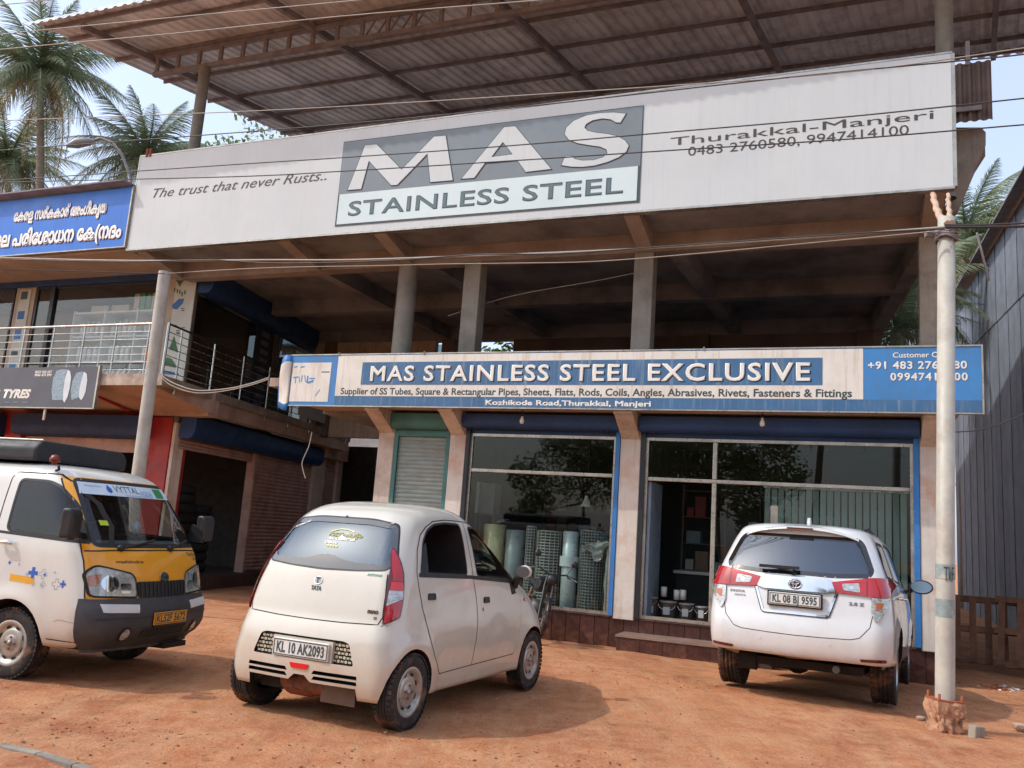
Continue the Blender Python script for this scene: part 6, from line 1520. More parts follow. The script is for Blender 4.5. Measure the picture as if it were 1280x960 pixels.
# interior: seats, steering wheel, dashboard, mirror
for y in (-.30, .30):
    st = MB(); bmx = bmesh.new(); 
    st.prism(roundpoly([(1.02, .40), (1.55, .42), (1.56, .60), (1.12, .60), (1.02, .98), (.98, 1.06), (.88, 1.05), (.90, .70), (.95, .50)], .05), 'y', y-.22, y+.22)
    o = st.build('seat', seat_m, NAc); bevel(o, .03, 2, 50)
    hd = MB().prism(roundpoly([(.90, 1.06), (1.0, 1.06), (.98, 1.27), (.90, 1.28), (.86, 1.2)], .04), 'y', y-.14, y+.14).build('headrest', seat_m, NAc); bevel(hd, .03, 2, 50)
o = MB().prism(roundpoly([(.05, .45), (.55, .45), (.56, .62), (.22, .62), (.10, 1.02), (.02, 1.02), (.03, .60)], .04), 'y', -.56, .56).build('rear_seat', M('rear_seat_grey', '#5d5f64', '#505257', rough=.9), NAc); bevel(o, .03, 2, 50)
MB().prism(roundpoly([(1.95, .55), (2.25, .60), (2.2, .97), (1.98, 1.0), (1.86, .93)], .04), 'y', -.60, .60).build('dashboard', dash_m, NAc)
sw = MB(); c = Vector((1.74, -.30, 1.0)); ax_ = Vector((-.75, 0, .55)).normalized(); e1_ = Vector((0, 1, 0)); e2_ = ax_.cross(e1_)
sw.tube([c+(e1_*cos(a)+e2_*sin(a))*.18 for a in [i*pi/12 for i in range(25)]], .014, 8); sw.tube([c-e1_*.17, c+e1_*.17], .014, 6); sw.tube([c, c-ax_*.25], .03, 8); sw.rev([(.0, -.02), (.05, -.02), (.05, .02), (0, .02)], c, 'x', 12)
sw.build('steering_wheel', trim, NAc)
o = MB().box(1.42, 1.45, -.12, .12, 1.41, 1.475).build('rear_view_mirror', trim, NAc); bevel(o, .012)
MB().tube([(1.45, 0, 1.47), (1.50, 0, 1.50)], .01, 6).build('mirror_stalk', trim, NAc)
for x in (0, 2.23):
    for s in (-1, 1): wheel(NAc, x, s*.655, .27, .15, s, .165, 'steel')
# front lamps (far side)
for s in (-1, 1): DN.patch('head_lamp', [roundpoly([(s*.36, .62), (s*.60, .66), (s*.60, .84), (s*.48, .80)], .03)], 'front', .006, clear_lens, NAc, .04, .01)
DN.patch('rear_wiper_washer', [ringpoly(0, 1.50, .012, .008, 8)], 'rear', .004, trim, NAc, .02)

# ---------------------------------------------------------------- white people carrier
IV = vehicle('people_carrier', 'large white people carrier with red tail lamps parked facing the shop windows', 'car', 3.3556+.01, 9.51, .4797, 0, .045)
IK = [(.30, -.80, 3.70, .80, .22, .24, .10, .2, .02),
      (.38, -.875, 3.78, .875, .22, .26, .10, .22, .025),
      (.50, -.925, 3.83, .905, .22, .26, .10, .24, .03),
      (.62, -.935, 3.85, .915, .22, .28, .10, .26, .03),
      (.72, -.925, 3.84, .918, .21, .30, .10, .28, .03),
      (.85, -.900, 3.80, .915, .20, .32, .10, .30, .035),
      (1.00, -.885, 3.66, .905, .19, .34, .10, .34, .04),
      (1.12, -.865, 3.36, .890, .18, .36, .10, .38, .05),
      (1.20, -.84, 3.02, .872, .18, .38, .10, .40, .06),
      (1.30, -.795, 2.76, .845, .18, .38, .10, .38, .07),
      (1.42, -.73, 2.50, .805, .18, .38, .10, .36, .08),
      (1.54, -.655, 2.24, .762, .18, .38, .10, .34, .09),
      (1.62, -.60, 2.06, .725, .19, .38, .09, .32, .10),
      (1.67, -.585, 1.90, .68, .22, .38, .08, .28, .10),
      (1.705, -.53, 1.72, .60, .25, .36, .07, .24, .09),
      (1.725, -.43, 1.50, .48, .25, .3, .05, .18, .07),
      (1.738, -.25, 1.20, .32, .2, .2, .03, .1, .04),
      (1.742, 0, .90, .14, .1, .1, .01, .02, 0)]
def iwarp(x, z):
    s_ = max(0, min(1, (z-1.3)/.4)); s_ = s_*s_*(3-2*s_); t_ = max(0, min(1, (-.22-x)/.22)); lift = max(0, .41-z)*.96*t_
    return s_*(.045-.022*(x-.75)**2)+lift
iz = [.30+.035*i for i in range(38)]+[1.63, 1.65, 1.665, 1.68, 1.69, 1.70, 1.71, 1.718, 1.725, 1.732, 1.738, 1.742]
ib = body_mesh(IK, iz, iwarp, [(0, .35, .38, .02), (2.75, .35, .38, .02)]); DI = Drape(ib)
cuts = []
for wx in (0, 2.75):
    for s in (-1, 1):
        mk = MB(); mk.rev([(.0, s*.50), (.40, s*.50), (.40, s*1.15), (0, s*1.15)], (wx, 0, .37), 'y', 40); me = mk.mesh('cut', white); me.materials.append(wheelwell)
        for p in me.polygons: p.material_index = 1
        cuts.append(me)
def xpr(poly, a, b, m_): return addmats(prism_mesh(poly, 'x', a, b), [m_, wheelwell], 1)
icav = body_mesh(IK, [.75+.06*i for i in range(15)], iwarp, (), .09); cuts.append(addmats(icav, [white, wheelwell], 1))
IRW = rub([(-.70, 1.245), (-.40, 1.215), (0, 1.205), (.40, 1.215), (.70, 1.245), (.72, 1.30), (.625, 1.56), (.58, 1.61), (-.58, 1.61), (-.625, 1.56), (-.72, 1.30)], .05)
cuts.append(xpr(IRW, -1.5, -.2, white))
IS = [rub([(-.52, 1.26), (.12, 1.24), (.10, 1.60), (-.30, 1.60), (-.42, 1.50)], .05), rub([(.22, 1.24), (.98, 1.22), (.98, 1.615), (.20, 1.61)], .05), rub([(1.08, 1.22), (1.95, 1.18), (1.80, 1.38), (1.55, 1.58), (1.08, 1.615)], .05)]
for p in IS: cuts.append(addmats(prism_mesh(p, 'y', -1.3, 1.3), [white, wheelwell], 1))
cuts.append(xpr(rub([(-.68, 1.20), (.68, 1.20), (.58, 1.60), (-.58, 1.60)], .08), 1.8, 4.5, white))
ib.materials.append(white); ib.materials.append(wheelwell); me = boolean(ib, cuts)
for p in me.polygons: p.use_smooth = True
fix_normals(me, ib)
link('body', me, IV)
dkglass = GLASS('privacy_glass', (.14, .16, .18), .16, .0, gcol=(.75, .86, 1, 1))
DI.patch('rear_window', [gr(IRW, .0)], 'rear', -.002, dkglass, IV, .05)
DI.line('window_border', gr(IRW, -.022), .045, 'rear', .0005, frit if False else M('glass_border_dark', '#191b1e', rough=.1, coat=1), IV, closed=True)
for p in IS:
    for v in ('right', 'left'): DI.patch('side_window', [gr(p)], v, -.002, dkglass, IV); DI.line('window_seal', p, .03, v, .001, trim, IV, closed=True)
DI.patch('windscreen', [gr(rub([(-.68, 1.20), (.68, 1.20), (.58, 1.60), (-.58, 1.60)], .08))], 'front', -.002, carglass, IV)
DI.line('waist_chrome', [(-.55, 1.225), (.5, 1.215), (1.95, 1.155)], .018, 'right', .004, chrome, IV)
# spoiler over the rear window
mk = MB(); pf_ = [(-.44, 1.738), (-.60, 1.712), (-.662, 1.690), (-.668, 1.676), (-.64, 1.672), (-.46, 1.70)]; ny_ = 15
for i in range(ny_):
    y_ = -.56+1.12*i/(ny_-1); q_ = (y_/.56)**2
    for x_, z_ in pf_: mk.v.append((x_+.10*q_, y_, z_-.055*q_-.03*q_*q_))
for i in range(ny_-1):
    for j in range(6): mk.f.append((i*6+j, i*6+(j+1) % 6, (i+1)*6+(j+1) % 6, (i+1)*6+j)); mk.mi.append(0); mk.sm.append(False)
mk.add(mk.v[:6], [tuple(range(6))]); mk.add(mk.v[(ny_-1)*6:ny_*6], [tuple(range(6))])
o = mk.build('spoiler', white, IV); bevel(o, .006)
MB().box(-.672, -.655, -.13, .13, 1.677, 1.690).build('brake_light', red_dk, IV)
mk = MB(); mk.prism([(-.05, 1.775), (.13, 1.775), (.02, 1.855), (-.03, 1.85)], 'y', -.018, .018); o = mk.build('roof_fin', white, IV); bevel(o, .01)
for s in (-1, 1): MB().tube([(-.25, s*.60, 1.73), (.1, s*.60, 1.765), (1.0, s*.60, 1.765), (1.5, s*.58, 1.73)], .016, 8).build('roof_rail', trim, IV)
# tail lamps
for s in (1, -1):
    q = lambda L: [(s*a, b) for a, b in L]
    tl = DI.patch('tail_lamp', [roundpoly(q([(.335, 1.155), (.38, 1.062), (.80, 1.045), (.85, 1.05), (.865, 1.20), (.82, 1.235), (.70, 1.225)]), .02)], 'rear', .022, red_lens, IV, .04, .03)
    DI.patch('reverse_lens', [roundpoly(q([(.43, 1.145), (.45, 1.088), (.60, 1.078), (.585, 1.165)]), .015)], 'rear', .025, clear_lens, tl, .04)
    DI.patch('reverse_bulb', [ringpoly(s*.52, 1.118, .022, .018, 14)], 'rear', .028, chrome, tl, .04)
    DI.line('lens_division', q([(.655, 1.215), (.66, 1.056)]), .010, 'rear', .0245, red_dk, tl)
    DI.line('lens_bar', q([(.47, 1.165), (.66, 1.19)]), .006, 'rear', .0255, M('bright_red_lens', '#e02020'), tl)
    lo = DI.patch('indicator_lamp', [roundpoly(q([(.70, 1.04), (.85, 1.045), (.835, .95), (.765, .83), (.735, .81), (.70, .90)]), .015)], 'rear', .016, clear_lens, IV, .04, .025)
    DI.patch('indicator_lens', [q([(.735, 1.0), (.80, 1.0), (.79, .95), (.74, .92)])], 'rear', .019, amber, lo, .04)
    DI.patch('bumper_reflector', [roundpoly(q([(.60, .462), (.83, .475), (.83, .445), (.61, .436)]), .01)], 'rear', .006, red_dk, IV, .04, .008)
    DI.line('hatch_gap', q([(.70, 1.04), (.715, .88), (.69, .76), (.60, .655), (.52, .632)]), .007, 'rear', .0015, seam, IV)
DI.line('hatch_gap', [(-.52, .632), (-.25, .622), (0, .618), (.25, .622), (.52, .632)], .007, 'rear', .0015, seam, IV)
cg = DI.patch('chrome_garnish', [roundpoly([(-.33, 1.175), (.33, 1.175), (.375, 1.065), (.30, 1.045), (-.30, 1.045), (-.375, 1.065)], .015)], 'rear', .028, chrome, IV, .03, .03)
pan = DI.patch('plate_surround', [[(-.385, 1.055), (-.30, .83), (.30, .83), (.385, 1.055)]], 'rear', .004, white, IV, .05)
DI.line('surround_trim', [(-.385, 1.055), (-.31, .832), (-.29, .825), (.29, .825), (.31, .832), (.385, 1.055)], .022, 'rear', .012, chrome, IV)
DI.line('surround_shadow_gap', [(-.40, 1.055), (-.325, .826), (-.30, .812), (.30, .812), (.325, .826), (.40, 1.055)], .010, 'rear', .009, seam, IV)
o = MB().box(-.928, -.90, -.265, .265, .885, 1.035).build('plate_frame', trim, IV); bevel(o, .006)
plate(IV, -.936, 0, .898, .495, .122, 'KL 08 BJ 9595', plate_w)
em = MB()
def ell(cx, cz, rx, rz, r=.006): em.tube([(-.928, cx+rx*cos(a), cz+rz*sin(a)) for a in [i*pi/14 for i in range(29)]], r, 6)
ell(0, 1.115, .062, .044, .007); ell(0, 1.126, .040, .016); ell(0, 1.112, .017, .040); em.build('emblem', chrome, IV)
MB().rev([(.0, 0), (.05, 0)], (-.921, 0, 1.115), 'x', 20).build('emblem_field', M('emblem_blue', '#27406b', rough=.3), IV)
DI.text('INNOVA', -.655, -.50, .985, .024, 'rear', .004, M('badge_grey', '#7c7a74', rough=.3, metal=.5), IV, flip=True, bold=.03)
DI.text('CRYSTA', -.61, -.49, .948, .018, 'rear', .004, M('badge_grey', '#7c7a74'), IV, flip=True, bold=.02)
DI.text('2.8 Z', .50, .64, .955, .028, 'rear', .004, M('badge_grey', '#7c7a74'), IV, flip=True, bold=.04)
# wiper
mk = MB(); mk.tube([(-.875, .02, 1.235), (-.862, .2, 1.262), (-.85, .36, 1.275)], .011, 6); mk.rev([(.03, 0), (.02, .02), (0, .02)], (-.88, .02, 1.225), 'x', 10); mk.box(-.885, -.85, -.03, .36, 1.255, 1.285); mk.build('rear_wiper', trim, IV)
# mirrors, handles, details
for s in (-1, 1):
    bmx = bmesh.new(); bmesh.ops.create_uvsphere(bmx, u_segments=22, v_segments=12, radius=1)
    for v in bmx.verts: x, y, z = v.co; v.co = Vector((2.02+(x*.09 if x > 0 else max(x, -.3)*.09), s*(1.06+y*.135), 1.235+z*.088))
    me = bpy.data.meshes.new('mirror'); bmx.to_mesh(me); bmx.free(); me.materials.append(M('mirror_blue_black', '#1b2740', rough=.3)); [setattr(p, 'use_smooth', True) for p in me.polygons]; mh = link('mirror', me, IV)
    MB().add([(1.9915, s*(1.06+.118*cos(a)), 1.235+.072*sin(a)) for a in [i*pi/12 for i in range(24)]], [tuple(range(24))]).build('mirror_glass', M('mirror_tint', '#7f93ad', '#73869f', rough=.1, metal=1, rv=.02), mh)
    MB().beam((2.03, s*.95, 1.18), (2.06, s*.84, 1.15), .06, .04).build('mirror_arm', trim, mh)
    for x in (.05, 1.05): MB().tube([(x, s*.895, 1.06), (x+.02, s*.925, 1.065), (x+.18, s*.93, 1.065), (x+.2, s*.9, 1.06)], .013, 8).build('door_handle', chrome, IV)
DI.line('door_gap', [(.14, 1.24), (.16, 1.0), (.30, .78), (.42, .55), (.44, .34)], .008, 'right', .0015, seam, IV); DI.line('door_gap', [(1.03, 1.22), (1.04, .9), (1.02, .34)], .008, 'right', .0015, seam, IV); DI.line('door_gap', [(2.02, 1.15), (2.08, .8), (2.1, .45)], .008, 'right', .0015, seam, IV)
DI.patch('sensor', [ringpoly(-.33, .56, .014, .014, 12)], 'rear', .003, white, IV, .02, .003); DI.patch('sensor', [ringpoly(.33, .56, .014, .014, 12)], 'rear', .003, white, IV, .02, .003)
MB().box(-.60, 3.5, -.60, .60, .28, .36).build('floor_pan', wheelwell, IV)
MB().tube([(-.1, -.7, .36), (-.1, .7, .36)], .05, 10).build('axle', wheelwell, IV); MB().rev([(0, -.14), (.14, -.1), (.16, 0), (.14, .1), (0, .14)], (0, .1, .34), 'x', 14).build('differential', wheelwell, IV)
MB().tube([(-.40, -.38, .33), (-.80, -.38, .33)], .035, 12).build('exhaust', M('exhaust_steel', '#5d5a57', rough=.4, metal=.6), IV)
MB().tube([(-.55, .42, .30), (-.55, .60, .30)], .09, 12).build('damper', wheelwell, IV)
for y in (-.4, 0, .4):
    o = MB().prism(roundpoly([(-.25, .8), (-.1, .8), (-.14, 1.34), (-.24, 1.34)], .04), 'y', y-.16, y+.16).build('rear_seat', seat_m, IV)
for y in (-.38, .38):
    for x in (.8, 1.55): o = MB().prism(roundpoly([(x, .8), (x+.15, .8), (x+.1, 1.42), (x, 1.42)], .04), 'y', y-.22, y+.22).build('seat', seat_m, IV)
for x in (0, 2.75):
    for s in (-1, 1): wheel(IV, x, s*.765, .355, .245, s, .21, 'alloy')
for s in (-1, 1): DI.patch('head_lamp', [roundpoly([(s*.45, .86), (s*.78, .88), (s*.80, 1.02), (s*.5, .96)], .03)], 'front', .006, clear_lens, IV, .05, .01)

# ---------------------------------------------------------------- white and yellow van (origin under the front axle)
vsh = .07; vy = 1.865; vf = Vector((sin(vy), cos(vy), 0)); vl = Vector((-vf.y, vf.x, 0))
VP_ = Vector((-3.72, 7.95, 0))+vl*vsh
VN = vehicle('mini_van', 'white mini van with yellow nose and charcoal bumper entering from the left edge', 'van', VP_.x, VP_.y, vy)
VK = [(.30, -2.6, .70, .70, .1, .22, .02, .12, .0),
      (.38, -2.65, .80, .735, .1, .22, .02, .13, .0),
      (.48, -2.65, .845, .75, .1, .22, .02, .14, .0),
      (.60, -2.65, .845, .755, .1, .22, .02, .15, .0),
      (.68, -2.65, .81, .755, .1, .22, .02, .16, .0),
      (.80, -2.65, .785, .752, .1, .22, .02, .16, .0),
      (.95, -2.65, .745, .748, .1, .22, .02, .16, .0),
      (1.05, -2.65, .705, .744, .1, .21, .02, .15, .0),
      (1.12, -2.65, .655, .738, .1, .20, .02, .14, .0),
      (1.25, -2.65, .565, .722, .1, .19, .02, .13, .0),
      (1.40, -2.65, .455, .700, .1, .18, .02, .12, .0),
      (1.55, -2.65, .335, .672, .1, .18, .02, .11, .0),
      (1.65, -2.65, .245, .648, .1, .18, .02, .10, .0),
      (1.71, -2.63, .165, .615, .14, .20, .02, .09, .0),
      (1.75, -2.60, .07, .565, .16, .22, .02, .08, .0),
      (1.775, -2.55, -.05, .49, .18, .22, .02, .06, .0),
      (1.79, -2.45, -.22, .36, .16, .2, .01, .04, .0),
      (1.796, -2.3, -.42, .18, .1, .1, .0, .02, .0)]
vz = [.30+.035*i for i in range(40)]+[1.68, 1.695, 1.71, 1.725, 1.74, 1.753, 1.765, 1.775, 1.784, 1.79, 1.796]
vb = body_mesh(VK, vz, lambda x, z: 0, [(-.09, .29, .33, .014)]); DV = Drape(vb)
cuts = []
for wx in (-.09, -2.0):
    for s in (-1, 1):
        mk = MB(); mk.rev([(.0, s*.42), (.345, s*.42), (.345, s*1.0), (0, s*1.0)], (wx, 0, .30), 'y', 40); me = mk.mesh('cut', vwhite); me.materials.append(wheelwell)
        for p in me.polygons: p.material_index = 1
        cuts.append(me)
VW = rub([(-.29, 1.195), (.50, 1.165), (.44, 1.28), (.30, 1.45), (.13, 1.585), (.02, 1.625), (-.30, 1.63)], .05)
VWS = rub([(-.64, 1.125), (.64, 1.125), (.60, 1.40), (.555, 1.655), (-.555, 1.655), (-.60, 1.40)], .05)
vc = body_mesh([(k[0], max(k[1], -1.0), *k[2:]) for k in VK], [.95+.05*i for i in range(16)], lambda x, z: 0, (), .055)
cuts.append(addmats(vc, [vwhite, wheelwell], 1)); cuts.append(addmats(prism_mesh(VW, 'y', -1.2, 1.2), [vwhite, wheelwell], 1)); cuts.append(xpr(VWS, .05, 2, vwhite))
for m_ in (vwhite, wheelwell, vyel, bump_dk): vb.materials.append(m_)
nring = 2*(NR+NC+NS+1+NC+NR-1)+0
nring = len(vb.vertices)//len(vz); J0 = NR+NC+NS+3      # the yellow nose starts half way round the front corner
for i in range(len(vz)-1):
    zc_ = (vz[i]+vz[i+1])/2
    for j in range(nring):
        if J0 <= j < nring-J0 and zc_ < 1.685: vb.polygons[i*nring+j].material_index = 3 if zc_ < .69 else 2
me = boolean(vb, cuts)
for p in me.polygons: p.use_smooth = True
fix_normals(me, vb)
link('body', me, VN)
vgl = GLASS('van_glass', (.62, .66, .65), .05, .0)
DV.patch('windscreen', [gr(VWS)], 'front', -.002, vgl, VN, .06); DV.line('windscreen_seal', VWS, .035, 'front', .002, trim, VN, closed=True)
DV.patch('side_window', [gr(VW)], 'right', -.002, vgl, VN); DV.line('window_seal', VW, .022, 'right', .001, trim, VN, closed=True); DV.patch('side_window', [gr(VW)], 'left', -.002, vgl, VN); DV.line('window_seal', VW, .022, 'left', .001, trim, VN, closed=True)
DV.line('door_gap', [(-.40, 1.10), (-.40, 1.64), (-.36, 1.69), (.06, 1.69), (.20, 1.62), (.36, 1.46), (.50, 1.28), (.60, 1.11)], .010, 'right', .0015, seam, VN)
def sx_(z):
    kk = interp(VK, z); x1 = kk[1]-kk[6]*((kk[2]-kk[4])/kk[2])**2; return x1-kk[4]*1.25*(1-sin(pi/2*3/8))
DV.line('panel_gap', [(sx_(z), z) for z in (1.66, 1.5, 1.35, 1.2, 1.11, 1.0, .9, .8, .72, .66)], .010, 'right', .002, seam, VN)
DV.line('waist_seal', [(-.40, 1.178), (.52, 1.142)], .022, 'right', .002, trim, VN)
DV.line('nose_gap', [(-.70, 1.075), (-.50, 1.085), (0, 1.09), (.50, 1.085), (.70, 1.075)], .010, 'front', .004, seam, VN)
DV.line('panel_gap', [(.64, .50), (.40, .52), (.36, .50)], .006, 'right', .0015, M('faint_gap', '#a79d8a'), VN)
DV.line('panel_gap', [(.60, .35), (.30, .36)], .008, 'right', .0015, seam, VN)
# bumper as its own shell
def sh(k, g): return (k[0], k[1], k[2]+g, k[3]+g*.6, *k[4:])
bmp = body_mesh([sh(k, .028) for k in VK], [.27, .29, .32, .36, .40, .45, .50, .55, .60, .64, .67, .69, .70], lambda x, z: 0)
bmp.materials.append(bump_dk); bb = boolean(bmp, [addmats(prism_mesh([(-3.5, -1.5), (.575, -1.5), (.575, 1.5), (-3.5, 1.5)], 'z', .1, 1.2), [bump_dk], 0), addmats(body_mesh([sh(k, -.02) for k in VK], [.2, .35, .5, .65, .8], lambda x, z: 0), [bump_dk], 0)])
for p in bb.polygons: p.use_smooth = True
try: bb.set_sharp_from_angle(angle=radians(35))
except Exception: pass
bo = link('bumper', bb, VN); DVB = Drape(bmp if False else body_mesh([sh(k, .028) for k in VK], [.27, .29, .32, .36, .40, .45, .50, .55, .60, .64, .67, .69, .70], lambda x, z: 0))
for s in (-1, 1):
    hl = DV.patch('head_lamp', [roundpoly([(s*.315, .705), (s*.70, .72), (s*.715, .90), (s*.66, .965), (s*.36, .90), (s*.325, .86)], .03)], 'front', .004, M('lamp_bowl', '#c4c4be', '#8f8f8b', ns=12, rough=.3, metal=.2), VN, .04, .01)
    DV.line('lamp_rim', roundpoly([(s*.315, .705), (s*.70, .72), (s*.715, .90), (s*.66, .965), (s*.36, .90), (s*.325, .86)], .03), .014, 'front', .007, seam, hl, closed=True)
    DV.patch('reflector', [ringpoly(s*.56, .82, .075, .07)], 'front', .008, chrome, hl, .03); DV.patch('reflector', [roundpoly([(s*.37, .74), (s*.47, .74), (s*.47, .82), (s*.37, .82)], .02)], 'front', .008, chrome, hl, .03)
    DV.patch('indicator_lens', [roundpoly([(s*.62, .90), (s*.70, .88), (s*.70, .80), (s*.66, .80)], .01)], 'front', .008, amber, hl, .03)
    DV.patch('lamp_cover', [roundpoly([(s*.325, .715), (s*.69, .728), (s*.705, .90), (s*.655, .955), (s*.365, .893), (s*.335, .855)], .03)], 'front', .020, lens_glass, hl, .04)
    DVB.patch('reflector_strip', [[(s*.34, .585), (s*.66, .60), (s*.67, .665), (s*.33, .65)]], 'front', .004, M('strip_white', '#d3d3d0', rough=.5), VN, .04, .004)
    fg = DVB.patch('fog_lamp', [ringpoly(s*.44, .415, .058, .062)], 'front', .004, trim, VN, .03, .005); DVB.patch('lens', [ringpoly(s*.44, .415, .040, .043)], 'front', .010, clear_lens, fg, .03)
grl = DV.patch('grille', [roundpoly([(-.30, .70), (.30, .70), (.31, .83), (-.31, .83)], .02)], 'front', .012, trim, VN, .04, .02)
mk = MB()
for i in range(13): y = -.28+.0467*i; p0 = DV.hit(DV.frame('front'), y, .71, .015); p1 = DV.hit(DV.frame('front'), y, .82, .015); mk.beam(p0, p1, .012, .012)
mk.build('grille_bar', M('bumper_charcoal2', '#2b2c2f', rough=.5), grl)
em = MB(); c = DV.hit(DV.frame('front'), .0, .86, .02)
DV.patch('emblem', [ringpoly(0, .862, .055, .042)], 'front', .016, chrome, VN, .02, .012); DV.patch('emblem_field', [ringpoly(0, .862, .044, .032)], 'front', .018, ink, VN, .02)
DV.line('emblem_mark', [(-.030, .872), (-.012, .850), (0, .872), (.012, .850), (.030, .872)], .009, 'front', .020, chrome, VN, step=.01)
plate(VN, .872, .03, .475, .44, .105, 'KL52F 5672', plate_y, face=1, depth=.012)
MB().box(.86, .88, -.18, .24, .46, .59).build('plate_bracket', trim, VN)
mk = MB()
for i in range(19):
    y = -.24+.0275*i
    for s in (-1, 1):
        a, b = y-s*.03, y+s*.03; mk.beam(DVB.hit(DVB.frame('front'), a, .385, .004), DVB.hit(DVB.frame('front'), b, .455, .004), .007, .007)
stuff(mk.build('air_intake_mesh', trim, VN))
DVB.patch('air_intake', [roundpoly([(-.28, .375), (.28, .375), (.30, .462), (-.30, .462)], .02)], 'front', .001, black, VN, .04)
DVB.line('bumper_step', [(-.70, .545), (-.3, .55), (.3, .55), (.70, .545)], .012, 'front', .005, M('bumper_charcoal2', '#2b2c2f'), VN)
MB().box(.60, .78, .12, .42, .24, .285).build('tow_bracket', wheelwell, VN)
# wipers
for y0, y1 in ((-.42, -.02), (.16, .52)):
    f = DV.frame('front'); mk = MB(); a = DV.hit(f, y0, 1.095, .02); b = DV.hit(f, y1, 1.165, .015); mk.tube([a, (a+b)/2+Vector((.01, 0, .0)), b], .011, 6); mk.rev([(.03, -.02), (.028, .01), (0, .015)], (a.x, a.y, a.z), 'x', 10)
    mk.build('wiper', trim, VN)
# mirrors, beacon, handle
for s in (-1, 1):
    o = MB().prism(roundpoly([(-.055, -.11), (.055, -.11), (.06, .09), (.03, .13), (-.045, .13)], .03), 'y', -.075, .075).build('mirror', trim, VN); bevel(o, .022, 3, 30); o.location = (.52, s*(.90 if s < 0 else .85), 1.285); o.rotation_euler = (0, 0, s*-.2)
    MB().box(-.0, .05, -.03, .0, -.12, .05).build('mirror_arm', trim, o)
    a_ = MB().beam((.53, s*.83, 1.205), (.50, s*.735, 1.19), .06, .05); a_.prism([(.42, 1.16), (.60, 1.155), (.52, 1.30), (.46, 1.33)], 'y', s*.725, s*.75); a_.build('mirror_bracket', trim, VN)
DV.patch('mirror_light', [ringpoly(0, 0, .01, .01, 8)], 'front', .001, white_ink, VN, .02) if False else None
mk = MB(); mk.rev([(.02, 1.74), (.02, 1.76), (.042, 1.765), (.044, 1.79), (.03, 1.82), (0, 1.828)], (-.03, -.60, .03), 'z', 16); mk.build('roof_beacon', M('beacon_red', '#7d2b22', rough=.4), VN)
MB().tube([(.0, -.60, 1.72), (.05, -.62, 1.73), (.04, -.62, 1.76)], .012, 6).build('beacon_base', trim, VN)
MB().tube([(-.30, -.765, 1.09), (-.28, -.79, 1.095), (-.19, -.79, 1.095), (-.17, -.765, 1.09)], .018, 8).build('door_handle', chrome, VN)
# decals on the door
db = M('decal_blue', '#2f5fb5', rough=.4); dl_ = M('decal_pale', '#9fb4c4', rough=.4); dy = M('decal_yellow', '#e0a32c', rough=.4)
def cross(x, z, s, m_): a = s*.33; DV.patch('decal', [[(x-a, z-s), (x+a, z-s), (x+a, z-a), (x+s, z-a), (x+s, z+a), (x+a, z+a), (x+a, z+s), (x-a, z+s), (x-a, z+a), (x-s, z+a), (x-s, z-a), (x-a, z-a)]], 'right', .0015, m_, VN)
def crosso(x, z, s, m_): a = s*.33; DV.line('decal', [(x-a, z-s), (x+a, z-s), (x+a, z-a), (x+s, z-a), (x+s, z+a), (x+a, z+a), (x+a, z+s), (x-a, z+s), (x-a, z+a), (x-s, z+a), (x-s, z-a), (x-a, z-a)], .005, 'right', .0015, m_, VN, closed=True)
cross(.08, .865, .048, db); cross(.40, .80, .030, db); cross(.02, .85, .018, dl_); cross(.10, .78, .02, dl_); cross(.20, .86, .014, db); cross(.30, .885, .012, dl_); cross(.19, .775, .014, dl_); cross(-.18, .93, .016, db); cross(-.08, .925, .012, dl_); cross(.0, .82, .012, dl_)
crosso(.185, .865, .038, dl_); crosso(.335, .795, .042, M('decal_grey', '#8d8f8c', rough=.5)); crosso(.20, .78, .026, dl_)
DV.patch('decal_bar', [[(-.15, .785), (.105, .775), (.105, .83), (-.15, .84)]], 'right', .0015, dy, VN)
# sun strip on the windscreen
f_ = 'front'
DV.patch('sun_strip', [[(-.545, 1.64), (-.575, 1.54), (.575, 1.54), (.545, 1.64)]], f_, .0035, M('strip_pale', '#ccd8e2', rough=.4), VN)
DV.patch('sun_strip_green', [[(.34, 1.548), (.49, 1.548), (.48, 1.632), (.335, 1.632)]], f_, .0045, M('badge_green2', '#2c8a4a', rough=.5), VN)
DV.text('VYTTAL', -.21, .10, 1.572, .055, f_, .005, ink, VN, bold=.0); DV.text('AQUA', .11, .29, 1.560, .042, f_, .005, M('decal_aqua', '#6f9fd0', rough=.5), VN)
DV.patch('drop_logo', [[(-.265, 1.56), (-.235, 1.575), (-.235, 1.60), (-.265, 1.632), (-.29, 1.60), (-.29, 1.575)]], f_, .005, db, VN)
DV.text('Mineral Water', -.50, -.33, 1.605, .012, f_, .005, db, VN); DV.text('packaged drinking water supply', -.10, .28, 1.548, .010, f_, .005, db, VN)
DV.patch('sticker', [[(-.52, 1.285), (-.44, 1.285), (-.44, 1.325), (-.52, 1.325)]], f_, .004, M('sticker_lime', '#b5c832', rough=.5), VN)
DV.text('mahindra', -.49, -.22, .985, .022, f_, .0035, ink_brown, VN, bold=.02); DV.text('Turbo', .44, .62, 1.035, .035, f_, .0035, M('badge_grey', '#7c7a74'), VN, bold=.02); DV.text('CNG', .53, .62, .995, .026, f_, .0035, M('badge_grey', '#7c7a74'), VN, bold=.02)
